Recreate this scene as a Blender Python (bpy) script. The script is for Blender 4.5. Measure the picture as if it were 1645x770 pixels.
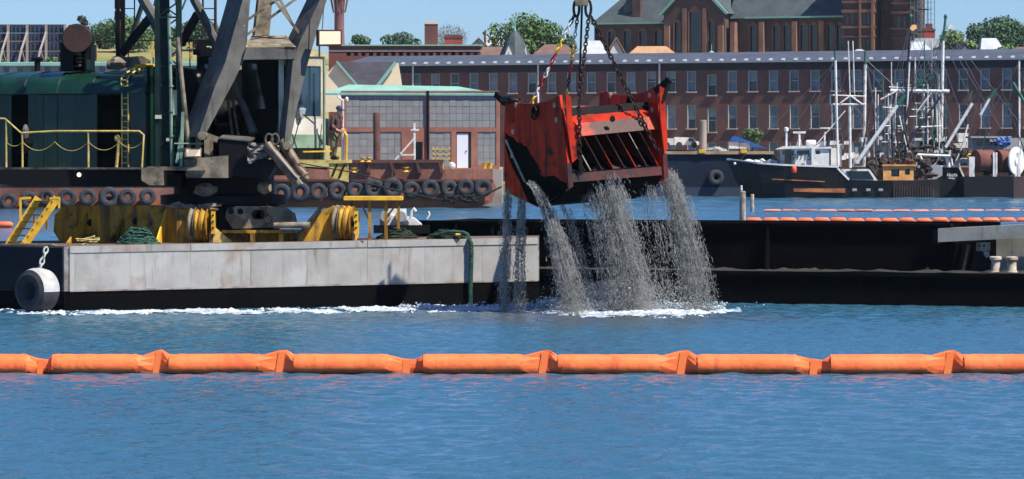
import bpy, bmesh, math, random
from mathutils import Vector, Matrix, noise

random.seed(7)
for _o in list(bpy.data.objects):
    bpy.data.objects.remove(_o)
scn = bpy.context.scene
COL = scn.collection
R = math.radians

# ------------------------------------------------------------------ camera
F, CAMH, HY, CX = 5760.0, 5.14, 245.0, 822.5      # focal length in photo pixels, eye height, horizon row, centre column
cam_d = bpy.data.cameras.new('camera')
cam_d.sensor_width = 36.0
cam_d.lens = F / 1645.0 * 36.0
cam_d.shift_y = -(385.0 - HY) / 1645.0
cam_d.clip_start = 1.0
cam_d.clip_end = 12000.0
cam = bpy.data.objects.new('camera', cam_d)
COL.objects.link(cam)
cam.location = (0, 0, CAMH)
cam.rotation_euler = (R(90), 0, 0)
scn.camera = cam

# ------------------------------------------------------------------ sky and sun
SUN_EL, SUN_AZ = 54.0, 122.0                     # azimuth clockwise from the view direction (+Y)
world = bpy.data.worlds.new('World')
scn.world = world
world.use_nodes = True
wn, wl = world.node_tree.nodes, world.node_tree.links
wn.clear()
wo = wn.new('ShaderNodeOutputWorld')
wb = wn.new('ShaderNodeBackground')
sk = wn.new('ShaderNodeTexSky')
sk.sky_type = 'NISHITA'
sk.sun_disc = False
sk.sun_elevation = R(SUN_EL)
sk.sun_rotation = R(SUN_AZ)
sk.air_density = 1.0
sk.dust_density = 0.15
sk.ozone_density = 3.0
tint = wn.new('ShaderNodeMix')
tint.data_type = 'RGBA'
tint.blend_type = 'MULTIPLY'
tint.inputs[0].default_value = 1.0
wl.new(sk.outputs[0], tint.inputs[6])
tint.inputs[7].default_value = (0.46, 0.64, 1.0, 1)
wl.new(tint.outputs[2], wb.inputs[0])
wb.inputs[1].default_value = 0.088
wl.new(wb.outputs[0], wo.inputs[0])

sd = bpy.data.lights.new('sun', 'SUN')
sd.energy = 5.0
sd.angle = R(0.5)
sd.color = (1.0, 0.93, 0.82)
sun = bpy.data.objects.new('sun', sd)
COL.objects.link(sun)
_to = Vector((math.sin(R(SUN_AZ)) * math.cos(R(SUN_EL)), math.cos(R(SUN_AZ)) * math.cos(R(SUN_EL)), math.sin(R(SUN_EL))))
sun.rotation_euler = _to.to_track_quat('Z', 'Y').to_euler()
sun.location = (60, -40, 80)

vs = scn.view_settings
vs.view_transform = 'Standard'
vs.look = 'None'
vs.gamma = 1.0
vs.use_curve_mapping = False
vs.exposure = 0.65
scn.cycles.max_bounces = 6
scn.cycles.use_denoising = True

# ------------------------------------------------------------------ helpers
def P(px, py, D):
    return Vector(((px - CX) * D / F, D, CAMH - (py - HY) * D / F))
def X(px, D): return (px - CX) * D / F
def Zp(py, D): return CAMH - (py - HY) * D / F
def DW(py): return CAMH * F / (py - HY)           # distance of the water seen on that row
def C(r, g, b):
    f = lambda c: (c / 255 / 12.92) if c / 255 <= 0.04045 else ((c / 255 + 0.055) / 1.055) ** 2.4
    return (f(r), f(g), f(b), 1.0)

def rootloc(o):
    while o.parent: o = o.parent
    return o.location.copy()

SPLIT = set('''engine gutter mast_lacing handrail hydraulic_motor rail_stake gantry_lacing standpipe gantry_post drum_stand crate blower
lamp_bracket tag_plate roof_winch brace stay cage_wire pipe lifting_ring cab_hose bracket_rib hydraulic_hose mast_cap boom_foot_pin gable_wall
pilaster buttress string_course mast_foot_strut green_bracket wrapped_pipe verge_board foot_plate bolt cross_beam gear_box house_shell exhaust_housing
cab_skirt cab_rear rear_guard_rail machinery_deck winch_house upper_cabin bolt_plate eave_snow_guard deck_board fender_slat crown_bracket hose'''.split())
class MB:
    def __init__(s): s.v = []; s.f = []
    def add(s, vs_, fs):
        o = len(s.v)
        s.v.extend([(p[0], p[1], p[2]) for p in vs_])
        s.f.extend([tuple(i + o for i in q) for q in fs])
        return s
    def box(s, x0, x1, y0, y1, z0, z1):
        return s.add([(x0,y0,z0),(x1,y0,z0),(x1,y1,z0),(x0,y1,z0),(x0,y0,z1),(x1,y0,z1),(x1,y1,z1),(x0,y1,z1)],
                     [(0,3,2,1),(4,5,6,7),(0,1,5,4),(1,2,6,5),(2,3,7,6),(3,0,4,7)])
    def prism(s, pts, d):
        n = len(pts); d = Vector(d)
        a = [Vector(p) for p in pts]; b = [p + d for p in a]
        return s.add(a + b, [tuple(range(n)), tuple(range(2*n-1, n-1, -1))] + [(i, i+n, (i+1) % n + n, (i+1) % n) for i in range(n)])
    def ppx(s, pts, D, depth):                    # photo outline at distance D, given its own thickness
        return s.prism([P(x, y, D) for x, y in pts], (0, depth, 0))
    def bpx(s, x0, y0, x1, y1, D, depth):
        a = P(x0, y1, D); b = P(x1, y0, D)
        return s.box(a.x, b.x, D, D + depth, a.z, b.z)
    def beam(s, a, b, w, h=None, up=(0, 0, 1)):
        a = Vector(a); b = Vector(b); h = h or w
        d = (b - a).normalized(); up = Vector(up)
        if abs(d.dot(up)) > 0.98: up = Vector((0, 1, 0))
        x = d.cross(up).normalized() * (w / 2); y = x.cross(d).normalized() * (h / 2)
        q = [a-x-y, a+x-y, a+x+y, a-x+y, b-x-y, b+x-y, b+x+y, b-x+y]
        return s.add(q, [(0,3,2,1),(4,5,6,7),(0,1,5,4),(1,2,6,5),(2,3,7,6),(3,0,4,7)])
    def tube(s, pts, r, n=8, closed=False):
        pts = [Vector(p) for p in pts]; m = len(pts)
        rs = r if isinstance(r, (list, tuple)) else [r] * m
        vs_ = []; fs = []; up = None
        for i, p in enumerate(pts):
            if closed: d = pts[(i+1) % m] - pts[i-1]
            else: d = pts[min(i+1, m-1)] - pts[max(i-1, 0)]
            d.normalize()
            if up is None:
                up = Vector((0, 0, 1)) if abs(d.z) < 0.9 else Vector((0, 1, 0))
            x = d.cross(up)
            if x.length < 1e-5: x = d.cross(Vector((1, 0, 0)))
            x.normalize(); y = x.cross(d).normalized(); up = y
            for k in range(n):
                a = 2 * math.pi * k / n
                vs_.append(p + (x * math.cos(a) + y * math.sin(a)) * rs[i])
        for i in range(m if closed else m - 1):
            j = (i + 1) % m
            for k in range(n):
                fs.append((i*n+k, i*n+(k+1) % n, j*n+(k+1) % n, j*n+k))
        if not closed:
            fs.append(tuple(range(n-1, -1, -1))); fs.append(tuple(range((m-1)*n, m*n)))
        return s.add(vs_, fs)
    def lathe(s, c, axis, prof, n=20, cap=True):  # prof: (radius, height along axis)
        c = Vector(c); a = Vector(axis).normalized()
        t = Vector((0, 0, 1)) if abs(a.z) < 0.9 else Vector((1, 0, 0))
        x = a.cross(t).normalized(); y = a.cross(x).normalized()
        vs_ = []; fs = []
        for r_, h in prof:
            for k in range(n):
                g = 2 * math.pi * k / n
                vs_.append(c + a * h + (x * math.cos(g) + y * math.sin(g)) * r_)
        m = len(prof)
        for i in range(m - 1):
            for k in range(n):
                fs.append((i*n+k, i*n+(k+1) % n, (i+1)*n+(k+1) % n, (i+1)*n+k))
        if cap:
            fs.append(tuple(range(n-1, -1, -1))); fs.append(tuple(range((m-1)*n, m*n)))
        return s.add(vs_, fs)
    def ball(s, c, rx, ry, rz, n=10, jit=0.0, seed=0):
        rg = random.Random(seed); vs_ = []; fs = []; m = max(4, n // 2 + 1)
        for i in range(m + 1):
            t = math.pi * i / m
            for k in range(n):
                g = 2 * math.pi * k / n; j = 1 + rg.uniform(-jit, jit)
                vs_.append((c[0] + rx*j*math.sin(t)*math.cos(g), c[1] + ry*j*math.sin(t)*math.sin(g), c[2] + rz*j*math.cos(t)))
        for i in range(m):
            for k in range(n):
                fs.append((i*n+k, (i+1)*n+k, (i+1)*n+(k+1) % n, i*n+(k+1) % n))
        return s.add(vs_, fs)
    def wall(s, O, u, nrm, W, z0, z1, t, ops=()):  # a wall with real openings; O at its foot, u along it, nrm into it
        O = Vector(O); u = Vector(u); nv = Vector(nrm) * t
        us = sorted(set([0, W] + [c for o in ops for c in (o[0], o[1]) if 0 < c < W]))
        zs = sorted(set([z0, z1] + [c for o in ops for c in (o[2], o[3]) if z0 < c < z1]))
        for i in range(len(us) - 1):
            run = None
            for j in range(len(zs)):
                solid = False
                if j < len(zs) - 1:
                    cu = (us[i] + us[i+1]) / 2; cz = (zs[j] + zs[j+1]) / 2
                    solid = not any(o[0] < cu < o[1] and o[2] < cz < o[3] for o in ops)
                if solid and run is None: run = zs[j]
                if not solid and run is not None:
                    a = O + u * us[i]; b = O + u * us[i+1]
                    q = [Vector((a.x, a.y, run)), Vector((b.x, b.y, run)), Vector((b.x, b.y, zs[j])), Vector((a.x, a.y, zs[j]))]
                    s.prism(q, nv); run = None
        return s
    def pieces(s):                                 # connected pieces as separate builders
        p = list(range(len(s.v)))
        def fd(i):
            while p[i] != i: p[i] = p[p[i]]; i = p[i]
            return i
        for f in s.f:
            r0 = fd(f[0])
            for k in f[1:]: p[fd(k)] = r0
        g = {}
        for f in s.f: g.setdefault(fd(f[0]), []).append(f)
        out = []
        for fs in g.values():
            m = MB(); mp = {}
            for f in fs:
                q = []
                for i in f:
                    if i not in mp: mp[i] = len(m.v); m.v.append(s.v[i])
                    q.append(mp[i])
                m.f.append(tuple(q))
            out.append(m)
        return out
    def build(s, name, mat, parent=None, smooth=False, local=False, label=None, kind=None, uvless=True):
        if name in SPLIT and parent is not None and kind is None:
            ps = s.pieces()
            if len(ps) > 1:
                obs = [m.build1(name, mat, parent, smooth, local, label) for m in ps]
                return obs[0]
        return s.build1(name, mat, parent, smooth, local, label, kind)
    def build1(s, name, mat, parent=None, smooth=False, local=False, label=None, kind=None):
        me = bpy.data.meshes.new(name)
        if parent is not None and not local: off = rootloc(parent)
        elif parent is None and s.v and not local:
            xs = [p[0] for p in s.v]; ys = [p[1] for p in s.v]; zs = [p[2] for p in s.v]
            off = Vector(((min(xs)+max(xs))/2, (min(ys)+max(ys))/2, min(zs)))
        else: off = Vector((0, 0, 0))
        me.from_pydata([(p[0]-off.x, p[1]-off.y, p[2]-off.z) for p in s.v], [], s.f)
        if smooth:
            me.polygons.foreach_set('use_smooth', [True] * len(me.polygons))
            try: me.set_sharp_from_angle(angle=R(40))
            except Exception: pass
        me.materials.append(mat)
        me.update()
        o = bpy.data.objects.new(name, me)
        COL.objects.link(o)
        if parent is not None: o.parent = parent
        elif not local: o.location = off
        if label: o['label'] = label
        if kind: o['kind'] = kind
        return o

def tag(o, label, cat, group=None):
    o['label'] = label; o['category'] = cat
    if group: o['group'] = group
    return o
def thing(name, label, cat, loc=(0, 0, 0), rotz=0.0, group=None):
    o = bpy.data.objects.new(name, None)
    o.empty_display_size = 0.3
    COL.objects.link(o)
    o.location = loc; o.rotation_euler = (0, 0, rotz)
    return tag(o, label, cat, group)
def struct(o):
    o['kind'] = 'structure'; return o
def inst(src, name, parent, loc, rot=None, scale=None):   # a piece sharing its mesh, placed in world coordinates under an unrotated thing
    o = bpy.data.objects.new(name, src.data if hasattr(src, 'data') else src)
    COL.objects.link(o)
    if parent is not None:
        o.parent = parent
        lv = Vector(loc); q = parent
        while q is not None:
            lv = lv - q.location; q = q.parent
        o.location = lv
    else: o.location = loc
    if rot: o.rotation_euler = rot
    if scale: o.scale = scale
    return o
def copy_tree(o, parent=None):
    c = o.copy(); COL.objects.link(c)
    c.parent = parent
    for ch in list(o.children): copy_tree(ch, c)
    return c
def mesh_only(mb, name, mat, smooth=False):
    me = bpy.data.meshes.new(name)
    me.from_pydata([tuple(p) for p in mb.v], [], mb.f)
    if smooth: me.polygons.foreach_set('use_smooth', [True] * len(me.polygons))
    me.materials.append(mat); me.update()
    return me

# ------------------------------------------------------------------ materials
def newmat(name):
    m = bpy.data.materials.new(name); m.use_nodes = True
    nt = m.node_tree
    return m, nt.nodes, nt.links, nt.nodes['Principled BSDF']
def mixrgb(n, l, fac, a, b, mode='MIX'):
    x = n.new('ShaderNodeMix'); x.data_type = 'RGBA'; x.blend_type = mode
    for sock, val in ((0, fac), (6, a), (7, b)):
        if hasattr(val, 'is_output'): l.new(val, x.inputs[sock])
        else: x.inputs[sock].default_value = val
    return x.outputs[2]
def noise_fac(n, l, co, scale, lo, hi, detail=4, stretch=None, rough=0.6):
    mp = n.new('ShaderNodeMapping')
    if stretch: mp.inputs['Scale'].default_value = stretch
    l.new(co, mp.inputs[0])
    t = n.new('ShaderNodeTexNoise'); t.inputs['Scale'].default_value = scale; t.inputs['Detail'].default_value = detail
    t.inputs['Roughness'].default_value = rough
    l.new(mp.outputs[0], t.inputs[0])
    r_ = n.new('ShaderNodeMapRange'); r_.inputs[1].default_value = lo; r_.inputs[2].default_value = hi
    l.new(t.outputs[0], r_.inputs[0])
    return r_.outputs[0]
def mat(name, col, rough=0.6, metal=0.0, col2=None, scale=1.5, lo=0.4, hi=0.65, patch=None, streak=None, bump=0.0, bscale=12.0, spec=0.5, vary=0.0):
    """colour with mottling (col2), separate stains (patch=(colour, scale, lo, hi)) and vertical streaks (streak=(colour, lo, hi))"""
    m, n, l, b = newmat(name)
    tc = n.new('ShaderNodeTexCoord'); oi = n.new('ShaderNodeObjectInfo')
    ad = n.new('ShaderNodeVectorMath'); ad.operation = 'ADD'
    sc_ = n.new('ShaderNodeVectorMath'); sc_.operation = 'SCALE'; sc_.inputs['Scale'].default_value = 40.0
    cb = n.new('ShaderNodeCombineXYZ')
    for k in range(3): l.new(oi.outputs['Random'], cb.inputs[k])
    l.new(cb.outputs[0], sc_.inputs[0])
    l.new(tc.outputs['Object'], ad.inputs[0]); l.new(sc_.outputs[0], ad.inputs[1])
    co = ad.outputs[0]
    c = col
    if col2 is not None: c = mixrgb(n, l, noise_fac(n, l, co, scale, lo, hi), c, col2)
    if streak: c = mixrgb(n, l, noise_fac(n, l, co, 1.0, streak[1], streak[2], 5, (5.0, 5.0, 0.45)), c, streak[0])
    if patch: c = mixrgb(n, l, noise_fac(n, l, co, patch[1], patch[2], patch[3], 6), c, patch[0])
    if vary:
        hv = n.new('ShaderNodeHueSaturation')
        mr = n.new('ShaderNodeMapRange'); mr.inputs[3].default_value = 1 - vary; mr.inputs[4].default_value = 1 + vary
        l.new(oi.outputs['Random'], mr.inputs[0]); l.new(mr.outputs[0], hv.inputs['Value'])
        if hasattr(c, 'is_output'): l.new(c, hv.inputs['Color'])
        else: hv.inputs['Color'].default_value = c
        c = hv.outputs[0]
    if hasattr(c, 'is_output'): l.new(c, b.inputs['Base Color'])
    else: b.inputs['Base Color'].default_value = c
    b.inputs['Roughness'].default_value = rough
    b.inputs['Metallic'].default_value = metal
    b.inputs['Specular IOR Level'].default_value = spec
    if bump:
        t = n.new('ShaderNodeTexNoise'); t.inputs['Scale'].default_value = bscale; t.inputs['Detail'].default_value = 5
        l.new(co, t.inputs[0])
        bp = n.new('ShaderNodeBump'); bp.inputs['Strength'].default_value = bump; bp.inputs['Distance'].default_value = 0.05
        l.new(t.outputs[0], bp.inputs['Height']); l.new(bp.outputs[0], b.inputs['Normal'])
    return m
def emit(name, col, st):
    m, n, l, b = newmat(name)
    b.inputs['Base Color'].default_value = (0.5, 0.42, 0.32, 1)
    b.inputs['Emission Color'].default_value = col; b.inputs['Emission Strength'].default_value = st
    return m
def glass(name, col, rough=0.08):
    m, n, l, b = newmat(name)
    b.inputs['Base Color'].default_value = col; b.inputs['Roughness'].default_value = rough
    b.inputs['Specular IOR Level'].default_value = 0.8
    return m

RUST = C(120, 62, 36); DARKRUST = C(70, 40, 28)
M = {}
M['grey_hull'] = mat('grey_hull', C(168, 167, 163), 0.75, col2=C(142, 139, 134), scale=0.7, lo=.35, hi=.7, streak=(C(112, 100, 86), .55, .78), patch=(C(140, 116, 98), 0.55, .56, .72), bump=0.4, bscale=1.3)
M['grey_edge'] = mat('grey_edge', C(160, 157, 151), 0.75, col2=C(120, 105, 95), scale=2.5, patch=(RUST, 3.0, .66, .76))
M['black_hull'] = mat('black_hull', C(9, 9, 9), 0.8, col2=C(5, 5, 6), scale=1.0, patch=(C(52, 46, 40), 1.6, .68, .85), bump=0.3, bscale=5, spec=.06)
M['deck_steel'] = mat('deck_steel', C(110, 92, 80), 0.85, col2=C(88, 66, 54), scale=2, bump=0.2)
M['mud_hull'] = mat('mud_hull', C(8, 8, 9), 0.85, col2=C(4, 4, 5), scale=0.8, streak=(C(26, 24, 22), .62, .85), bump=0.5, bscale=4, spec=0.08)
M['mud'] = mat('mud', C(50, 48, 44), 0.85, col2=C(24, 23, 22), scale=3, bump=0.6, bscale=6)
M['yellow'] = mat('yellow', C(190, 144, 26), 0.65, col2=C(146, 106, 22), scale=1.2, streak=(C(70, 50, 22), .46, .7), patch=(C(52, 36, 22), 2.0, .54, .68), bump=0.15)
M['yellow_clean'] = mat('yellow_clean', C(230, 186, 48), 0.55, col2=C(200, 150, 36), scale=3)
M['yellow_pale'] = mat('yellow_pale', C(206, 184, 106), 0.6, col2=C(168, 140, 74), scale=5, patch=(RUST, 6, .66, .8))
M['green_house'] = mat('green_house', C(18, 56, 43), 0.36, col2=C(12, 40, 32), scale=0.8, streak=(C(9, 28, 23), .5, .75), patch=(C(60, 56, 44), 1.6, .7, .85))
M['green_pale'] = mat('green_pale', C(126, 150, 130), 0.6, col2=C(100, 122, 104), scale=2, patch=(RUST, 4, .68, .8))
M['green_mast'] = mat('green_mast', C(20, 44, 38), 0.5, col2=C(10, 22, 20), scale=2, spec=.3)
M['dark_green'] = mat('dark_green', C(12, 26, 21), 0.6, col2=C(7, 14, 13), scale=2, spec=.25)
M['black_steel'] = mat('black_steel', C(9, 9, 10), 0.6, col2=C(24, 20, 17), scale=2, lo=.55, hi=.75, spec=.2)
M['boom_grey'] = mat('boom_grey', C(100, 98, 93), 0.7, col2=C(76, 73, 69), scale=1.5, patch=(C(150, 146, 138), 6, .68, .72), streak=(C(52, 48, 44), .55, .75), bump=0.12, spec=.3)
M['tan_steel'] = mat('tan_steel', C(136, 126, 106), 0.75, col2=C(84, 73, 60), scale=2.2, patch=(C(36, 30, 26), 2.5, .55, .7))
M['brown_pipe'] = mat('brown_pipe', C(120, 100, 80), 0.5, col2=C(74, 58, 46), scale=3, lo=.4, hi=.6)
M['canvas'] = mat('canvas', C(128, 126, 120), 0.9, col2=C(84, 82, 78), scale=3)
M['rust_drum'] = mat('rust_drum', C(58, 31, 26), 0.8, col2=C(36, 22, 20), scale=3, bump=0.2)
M['cab_cream'] = mat('cab_cream', C(186, 182, 160), 0.6, col2=C(160, 150, 122), scale=2, patch=(RUST, 5, .68, .8))
M['cab_white'] = mat('cab_white', C(206, 204, 196), 0.6, col2=C(186, 182, 170), scale=1.5, streak=(C(150, 130, 104), .62, .8))
M['cab_glass'] = glass('cab_glass', C(40, 62, 78))
M['dark_glass'] = glass('dark_glass', C(14, 18, 20), 0.1)
M['red_bucket'] = mat('red_bucket', C(206, 50, 18), 0.5, col2=C(158, 34, 16), scale=1.1, patch=(C(44, 24, 20), 1.3, .54, .66), streak=(C(84, 24, 16), .5, .7), bump=0.2, spec=.2)
M['red_clean'] = mat('red_clean', C(178, 43, 14), 0.5, col2=C(132, 30, 13), scale=1.4, patch=(C(58, 30, 26), 2.0, .58, .7), streak=(C(110, 34, 20), .55, .75), bump=0.15, spec=.2)
M['worn_plate'] = mat('worn_plate', C(74, 42, 36), 0.5, col2=C(54, 36, 34), scale=0.8, lo=.42, hi=.55, patch=(C(168, 48, 20), 0.7, .5, .58), bump=0.15, spec=.3)
M['chain_dark'] = mat('chain_dark', C(36, 31, 30), 0.5, 0.5, col2=C(58, 42, 36), scale=5)
M['chain_yellow'] = mat('chain_yellow', C(226, 190, 40), 0.5)
M['chain_red'] = mat('chain_red', C(160, 28, 30), 0.5)
M['chain_white'] = mat('chain_white', C(214, 206, 200), 0.5)
M['mud_spray'] = mat('mud_spray', C(172, 172, 168), 0.2, col2=C(120, 120, 117), scale=4, spec=0.7)
M['mud_spray'].node_tree.nodes['Principled BSDF'].inputs['Alpha'].default_value = 0.52
M['white_spray'] = mat('white_spray', C(214, 216, 216), 0.4, col2=C(170, 172, 172), scale=4)
M['white_spray'].node_tree.nodes['Principled BSDF'].inputs['Alpha'].default_value = 0.34
M['orange_boom'] = mat('orange_boom', C(250, 122, 66), 0.6, col2=C(238, 106, 54), scale=1.2, streak=(C(196, 84, 50), .56, .8), patch=(C(190, 96, 66), 2.4, .62, .8), bump=0.4, bscale=5, spec=.3)
_m = M['orange_boom'].node_tree; _n, _l = _m.nodes, _m.links          # underside shade painted into the fabric's lower band, with waterline grime
_b = _n['Principled BSDF']; _src = _b.inputs['Base Color'].links[0].from_socket
_tc = _n.new('ShaderNodeTexCoord'); _sx = _n.new('ShaderNodeSeparateXYZ'); _l.new(_tc.outputs['Object'], _sx.inputs[0])
_nz = _n.new('ShaderNodeTexNoise'); _nz.inputs['Scale'].default_value = 3.0; _l.new(_tc.outputs['Object'], _nz.inputs[0])
_ma = _n.new('ShaderNodeMath'); _ma.operation = 'MULTIPLY_ADD'; _l.new(_nz.outputs[0], _ma.inputs[0]); _ma.inputs[1].default_value = -0.12; _l.new(_sx.outputs[2], _ma.inputs[2])
_mr = _n.new('ShaderNodeMapRange'); _mr.inputs[1].default_value = 0.07; _mr.inputs[2].default_value = -0.05; _l.new(_ma.outputs[0], _mr.inputs[0])
_l.new(mixrgb(_n, _l, _mr.outputs[0], _src, C(128, 60, 36)), _b.inputs['Base Color'])
M['orange_far'] = mat('orange_far', C(238, 104, 56), 0.6)
M['salmon_far'] = mat('salmon_far', C(226, 142, 118), 0.7, col2=C(150, 84, 74), scale=0.3)
M['strap'] = mat('strap', C(250, 128, 62), 0.5)
M['tyre'] = mat('tyre', C(52, 54, 60), 0.85, col2=C(36, 37, 41), scale=4)
M['tyre_white'] = mat('tyre_white', C(178, 178, 176), 0.7, col2=C(148, 148, 146), scale=2, bump=0.2)
M['rope_green'] = mat('rope_green', C(40, 88, 72), 0.9, col2=C(24, 56, 48), scale=6, bump=0.5, bscale=20)
M['net_dark'] = mat('net_dark', C(34, 50, 38), 0.95, col2=C(18, 26, 20), scale=4)
M['rope_tan'] = mat('rope_tan', C(170, 158, 112), 0.9)
M['rust_hull'] = mat('rust_hull', C(150, 102, 84), 0.85, col2=C(100, 62, 50), scale=0.25, lo=.4, hi=.6, patch=(C(150, 112, 96), 0.5, .58, .72), streak=(C(84, 52, 42), .55, .75))
M['rust_low'] = mat('rust_low', C(170, 98, 62), 0.9, col2=C(126, 70, 48), scale=0.3)
M['rust_dark'] = mat('rust_dark', C(96, 58, 50), 0.85, col2=C(70, 44, 40), scale=0.5)
M['white_paint'] = mat('white_paint', C(222, 222, 218), 0.5, col2=C(196, 194, 188), scale=2)
M['white_rust'] = mat('white_rust', C(226, 224, 218), 0.5, col2=C(204, 200, 192), scale=1.2, patch=(C(150, 92, 54), 1.0, .64, .76))
M['bow_shade'] = mat('bow_shade', C(26, 31, 39), 0.7, col2=C(16, 20, 26), scale=1.2, patch=(C(70, 70, 70), 2.2, .68, .8), spec=.2)
M['rope_black'] = mat('rope_black', C(26, 25, 26), 0.9)
# ================================================================== water, land
def water_mat():
    m, n, l, b = newmat('harbour_water')
    b.inputs['Base Color'].default_value = (0.026, 0.095, 0.155, 1)
    b.inputs['Roughness'].default_value = 0.13
    b.inputs['IOR'].default_value = 1.33
    tc = n.new('ShaderNodeTexCoord')
    hs = []
    def layer(scale, st, w, detail=2.0):
        mp = n.new('ShaderNodeMapping'); mp.inputs['Scale'].default_value = st
        mp.inputs['Rotation'].default_value = (0, 0, R(12))
        l.new(tc.outputs['Object'], mp.inputs[0])
        t = n.new('ShaderNodeTexNoise'); t.inputs['Scale'].default_value = scale; t.inputs['Detail'].default_value = detail
        t.inputs['Roughness'].default_value = 0.55
        l.new(mp.outputs[0], t.inputs[0])
        q = n.new('ShaderNodeMath'); q.operation = 'MULTIPLY'; q.inputs[1].default_value = w
        l.new(t.outputs[0], q.inputs[0]); hs.append(q.outputs[0])
    layer(3.0, (0.6, 1.0, 1.0), 0.075, 3.0)
    layer(9.0, (0.7, 1.0, 1.0), 0.026, 2.0)
    s_ = hs[0]
    for h in hs[1:]:
        a = n.new('ShaderNodeMath'); a.operation = 'ADD'; l.new(s_, a.inputs[0]); l.new(h, a.inputs[1]); s_ = a.outputs[0]
    # gust patches: where the wind does not reach, the ripples are flatter
    g = noise_fac(n, l, tc.outputs['Object'], 0.05, 0.35, 0.65, 3, (0.35, 1.6, 1.0))
    gm = n.new('ShaderNodeMapRange'); gm.inputs[3].default_value = 0.6; gm.inputs[4].default_value = 1.0
    l.new(g, gm.inputs[0])
    bp = n.new('ShaderNodeBump'); bp.inputs['Distance'].default_value = 1.0
    l.new(gm.outputs[0], bp.inputs['Strength'])
    l.new(s_, bp.inputs['Height']); l.new(bp.outputs[0], b.inputs['Normal'])
    # silty plume spreading from under the bucket: turbid brown-grey water with a ragged edge
    mp = n.new('ShaderNodeMapping'); mp.inputs['Location'].default_value = (-2.0/9.0, -111.0/8.0, 0); mp.inputs['Scale'].default_value = (1/9.0, 1/8.0, 1.0)
    l.new(tc.outputs['Object'], mp.inputs[0])
    ln = n.new('ShaderNodeVectorMath'); ln.operation = 'LENGTH'; l.new(mp.outputs[0], ln.inputs[0])
    nz = n.new('ShaderNodeTexNoise'); nz.inputs['Scale'].default_value = 0.35; nz.inputs['Detail'].default_value = 5; l.new(tc.outputs['Object'], nz.inputs[0])
    ad = n.new('ShaderNodeMath'); ad.operation = 'ADD'; l.new(ln.outputs['Value'], ad.inputs[0]); l.new(nz.outputs[0], ad.inputs[1])
    mr = n.new('ShaderNodeMapRange'); mr.inputs[1].default_value = 1.45; mr.inputs[2].default_value = 0.75; mr.inputs[4].default_value = 0.75; l.new(ad.outputs[0], mr.inputs[0])
    l.new(mixrgb(n, l, mr.outputs[0], (0.032, 0.105, 0.165, 1), (0.070, 0.070, 0.066, 1)), b.inputs['Base Color'])
    return m
M['water'] = water_mat()
import numpy as np
def wave_patch(x0, x1, y0, y1, dx, dy, lmin, lmax, slope, seed, n=80):
    rs = np.random.RandomState(seed)
    xs = np.arange(x0, x1 + dx*.5, dx); ys = np.arange(y0, y1 + dy*.5, dy)
    xs[-1] = x1; ys[-1] = y1
    XX, YY = np.meshgrid(xs, ys); Z = np.zeros_like(XX)
    for k in range(n):
        L = lmin*(lmax/lmin)**rs.rand(); a = math.radians(90 + rs.normal(0, 38)); kk = 2*math.pi/L
        ph = kk*(XX*math.cos(a) + YY*math.sin(a)) + rs.rand()*6.283
        s_ = slope*math.sqrt(2.0/n)/kk
        w = np.sin(ph); Z += s_*(w + .25*np.cos(2*ph))
    gust = .9 + .1*np.sin(YY*.19 + 1.2*np.sin(XX*.08 + .7)) * np.sin(XX*.06 + YY*.05 + 1.1)
    edge = np.clip(np.minimum(np.minimum(XX - x0, x1 - XX), np.minimum(YY - y0, y1 - YY))/2.0, 0, 1)
    Z *= gust*edge
    ny, nx = XX.shape
    V = np.stack([XX, YY, Z], -1).reshape(-1, 3)
    idx = np.arange(nx*ny).reshape(ny, nx)
    Q = np.stack([idx[:-1, :-1], idx[:-1, 1:], idx[1:, 1:], idx[1:, :-1]], -1).reshape(-1, 4)
    return V, Q
parts = [wave_patch(-30, 34, 40, 127, .12, .085, .22, 1.5, .17, 3), wave_patch(-30, 90, 127, 426, .5, .45, 1.5, 9.0, .10, 4)]
fl = [(-4000, -30, -400, 426), (90, 4000, -400, 426), (-30, 90, -400, 40), (34, 90, 40, 127), (-4000, 4000, 426, 4000)]
Vs, Qs, off_ = [], [], 0
for V, Q in parts: Vs.append(V); Qs.append(Q + off_); off_ += len(V)
for a, b, c, d in fl:
    Vs.append(np.array([(a, c, 0), (b, c, 0), (b, d, 0), (a, d, 0)], float)); Qs.append(np.array([[0, 1, 2, 3]]) + off_); off_ += 4
V = np.concatenate(Vs); Q = np.concatenate(Qs)
me = bpy.data.meshes.new('water')
me.vertices.add(len(V)); me.vertices.foreach_set('co', V.astype(np.float32).ravel())
me.loops.add(Q.size); me.loops.foreach_set('vertex_index', Q.astype(np.int32).ravel())
me.polygons.add(len(Q)); me.polygons.foreach_set('loop_start', np.arange(0, Q.size, 4, dtype=np.int32))
me.polygons.foreach_set('use_smooth', np.ones(len(Q), bool))
me.update(calc_edges=True); me.validate()
me.materials.append(M['water'])
wobj = bpy.data.objects.new('water', me); COL.objects.link(wobj); struct(wobj)

def sstep(a, b, t):
    t = max(0, min(1, (t - a) / (b - a))); return t * t * (3 - 2 * t)
def ground_z(x, y):
    z = 1.4 + 8.5 * sstep(485, 560, y) + 5.0 * sstep(560, 680, y)
    return z + 11.5 * sstep(-8, -46, x) * sstep(480, 570, y)
mb = MB()
gx = [-2500, -800, -300] + [-200 + 10 * i for i in range(41)] + [300, 800, 2500]
gy = [427 + 0.0, 460, 485] + [495 + 15 * i for i in range(14)] + [800, 1200, 3500]
vv = [(x, y, ground_z(x, y)) for y in gy for x in gx]; W_ = len(gx)
ff = [(j*W_+i, j*W_+i+1, (j+1)*W_+i+1, (j+1)*W_+i) for j in range(len(gy)-1) for i in range(W_-1)]
mb.add(vv, ff)
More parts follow.
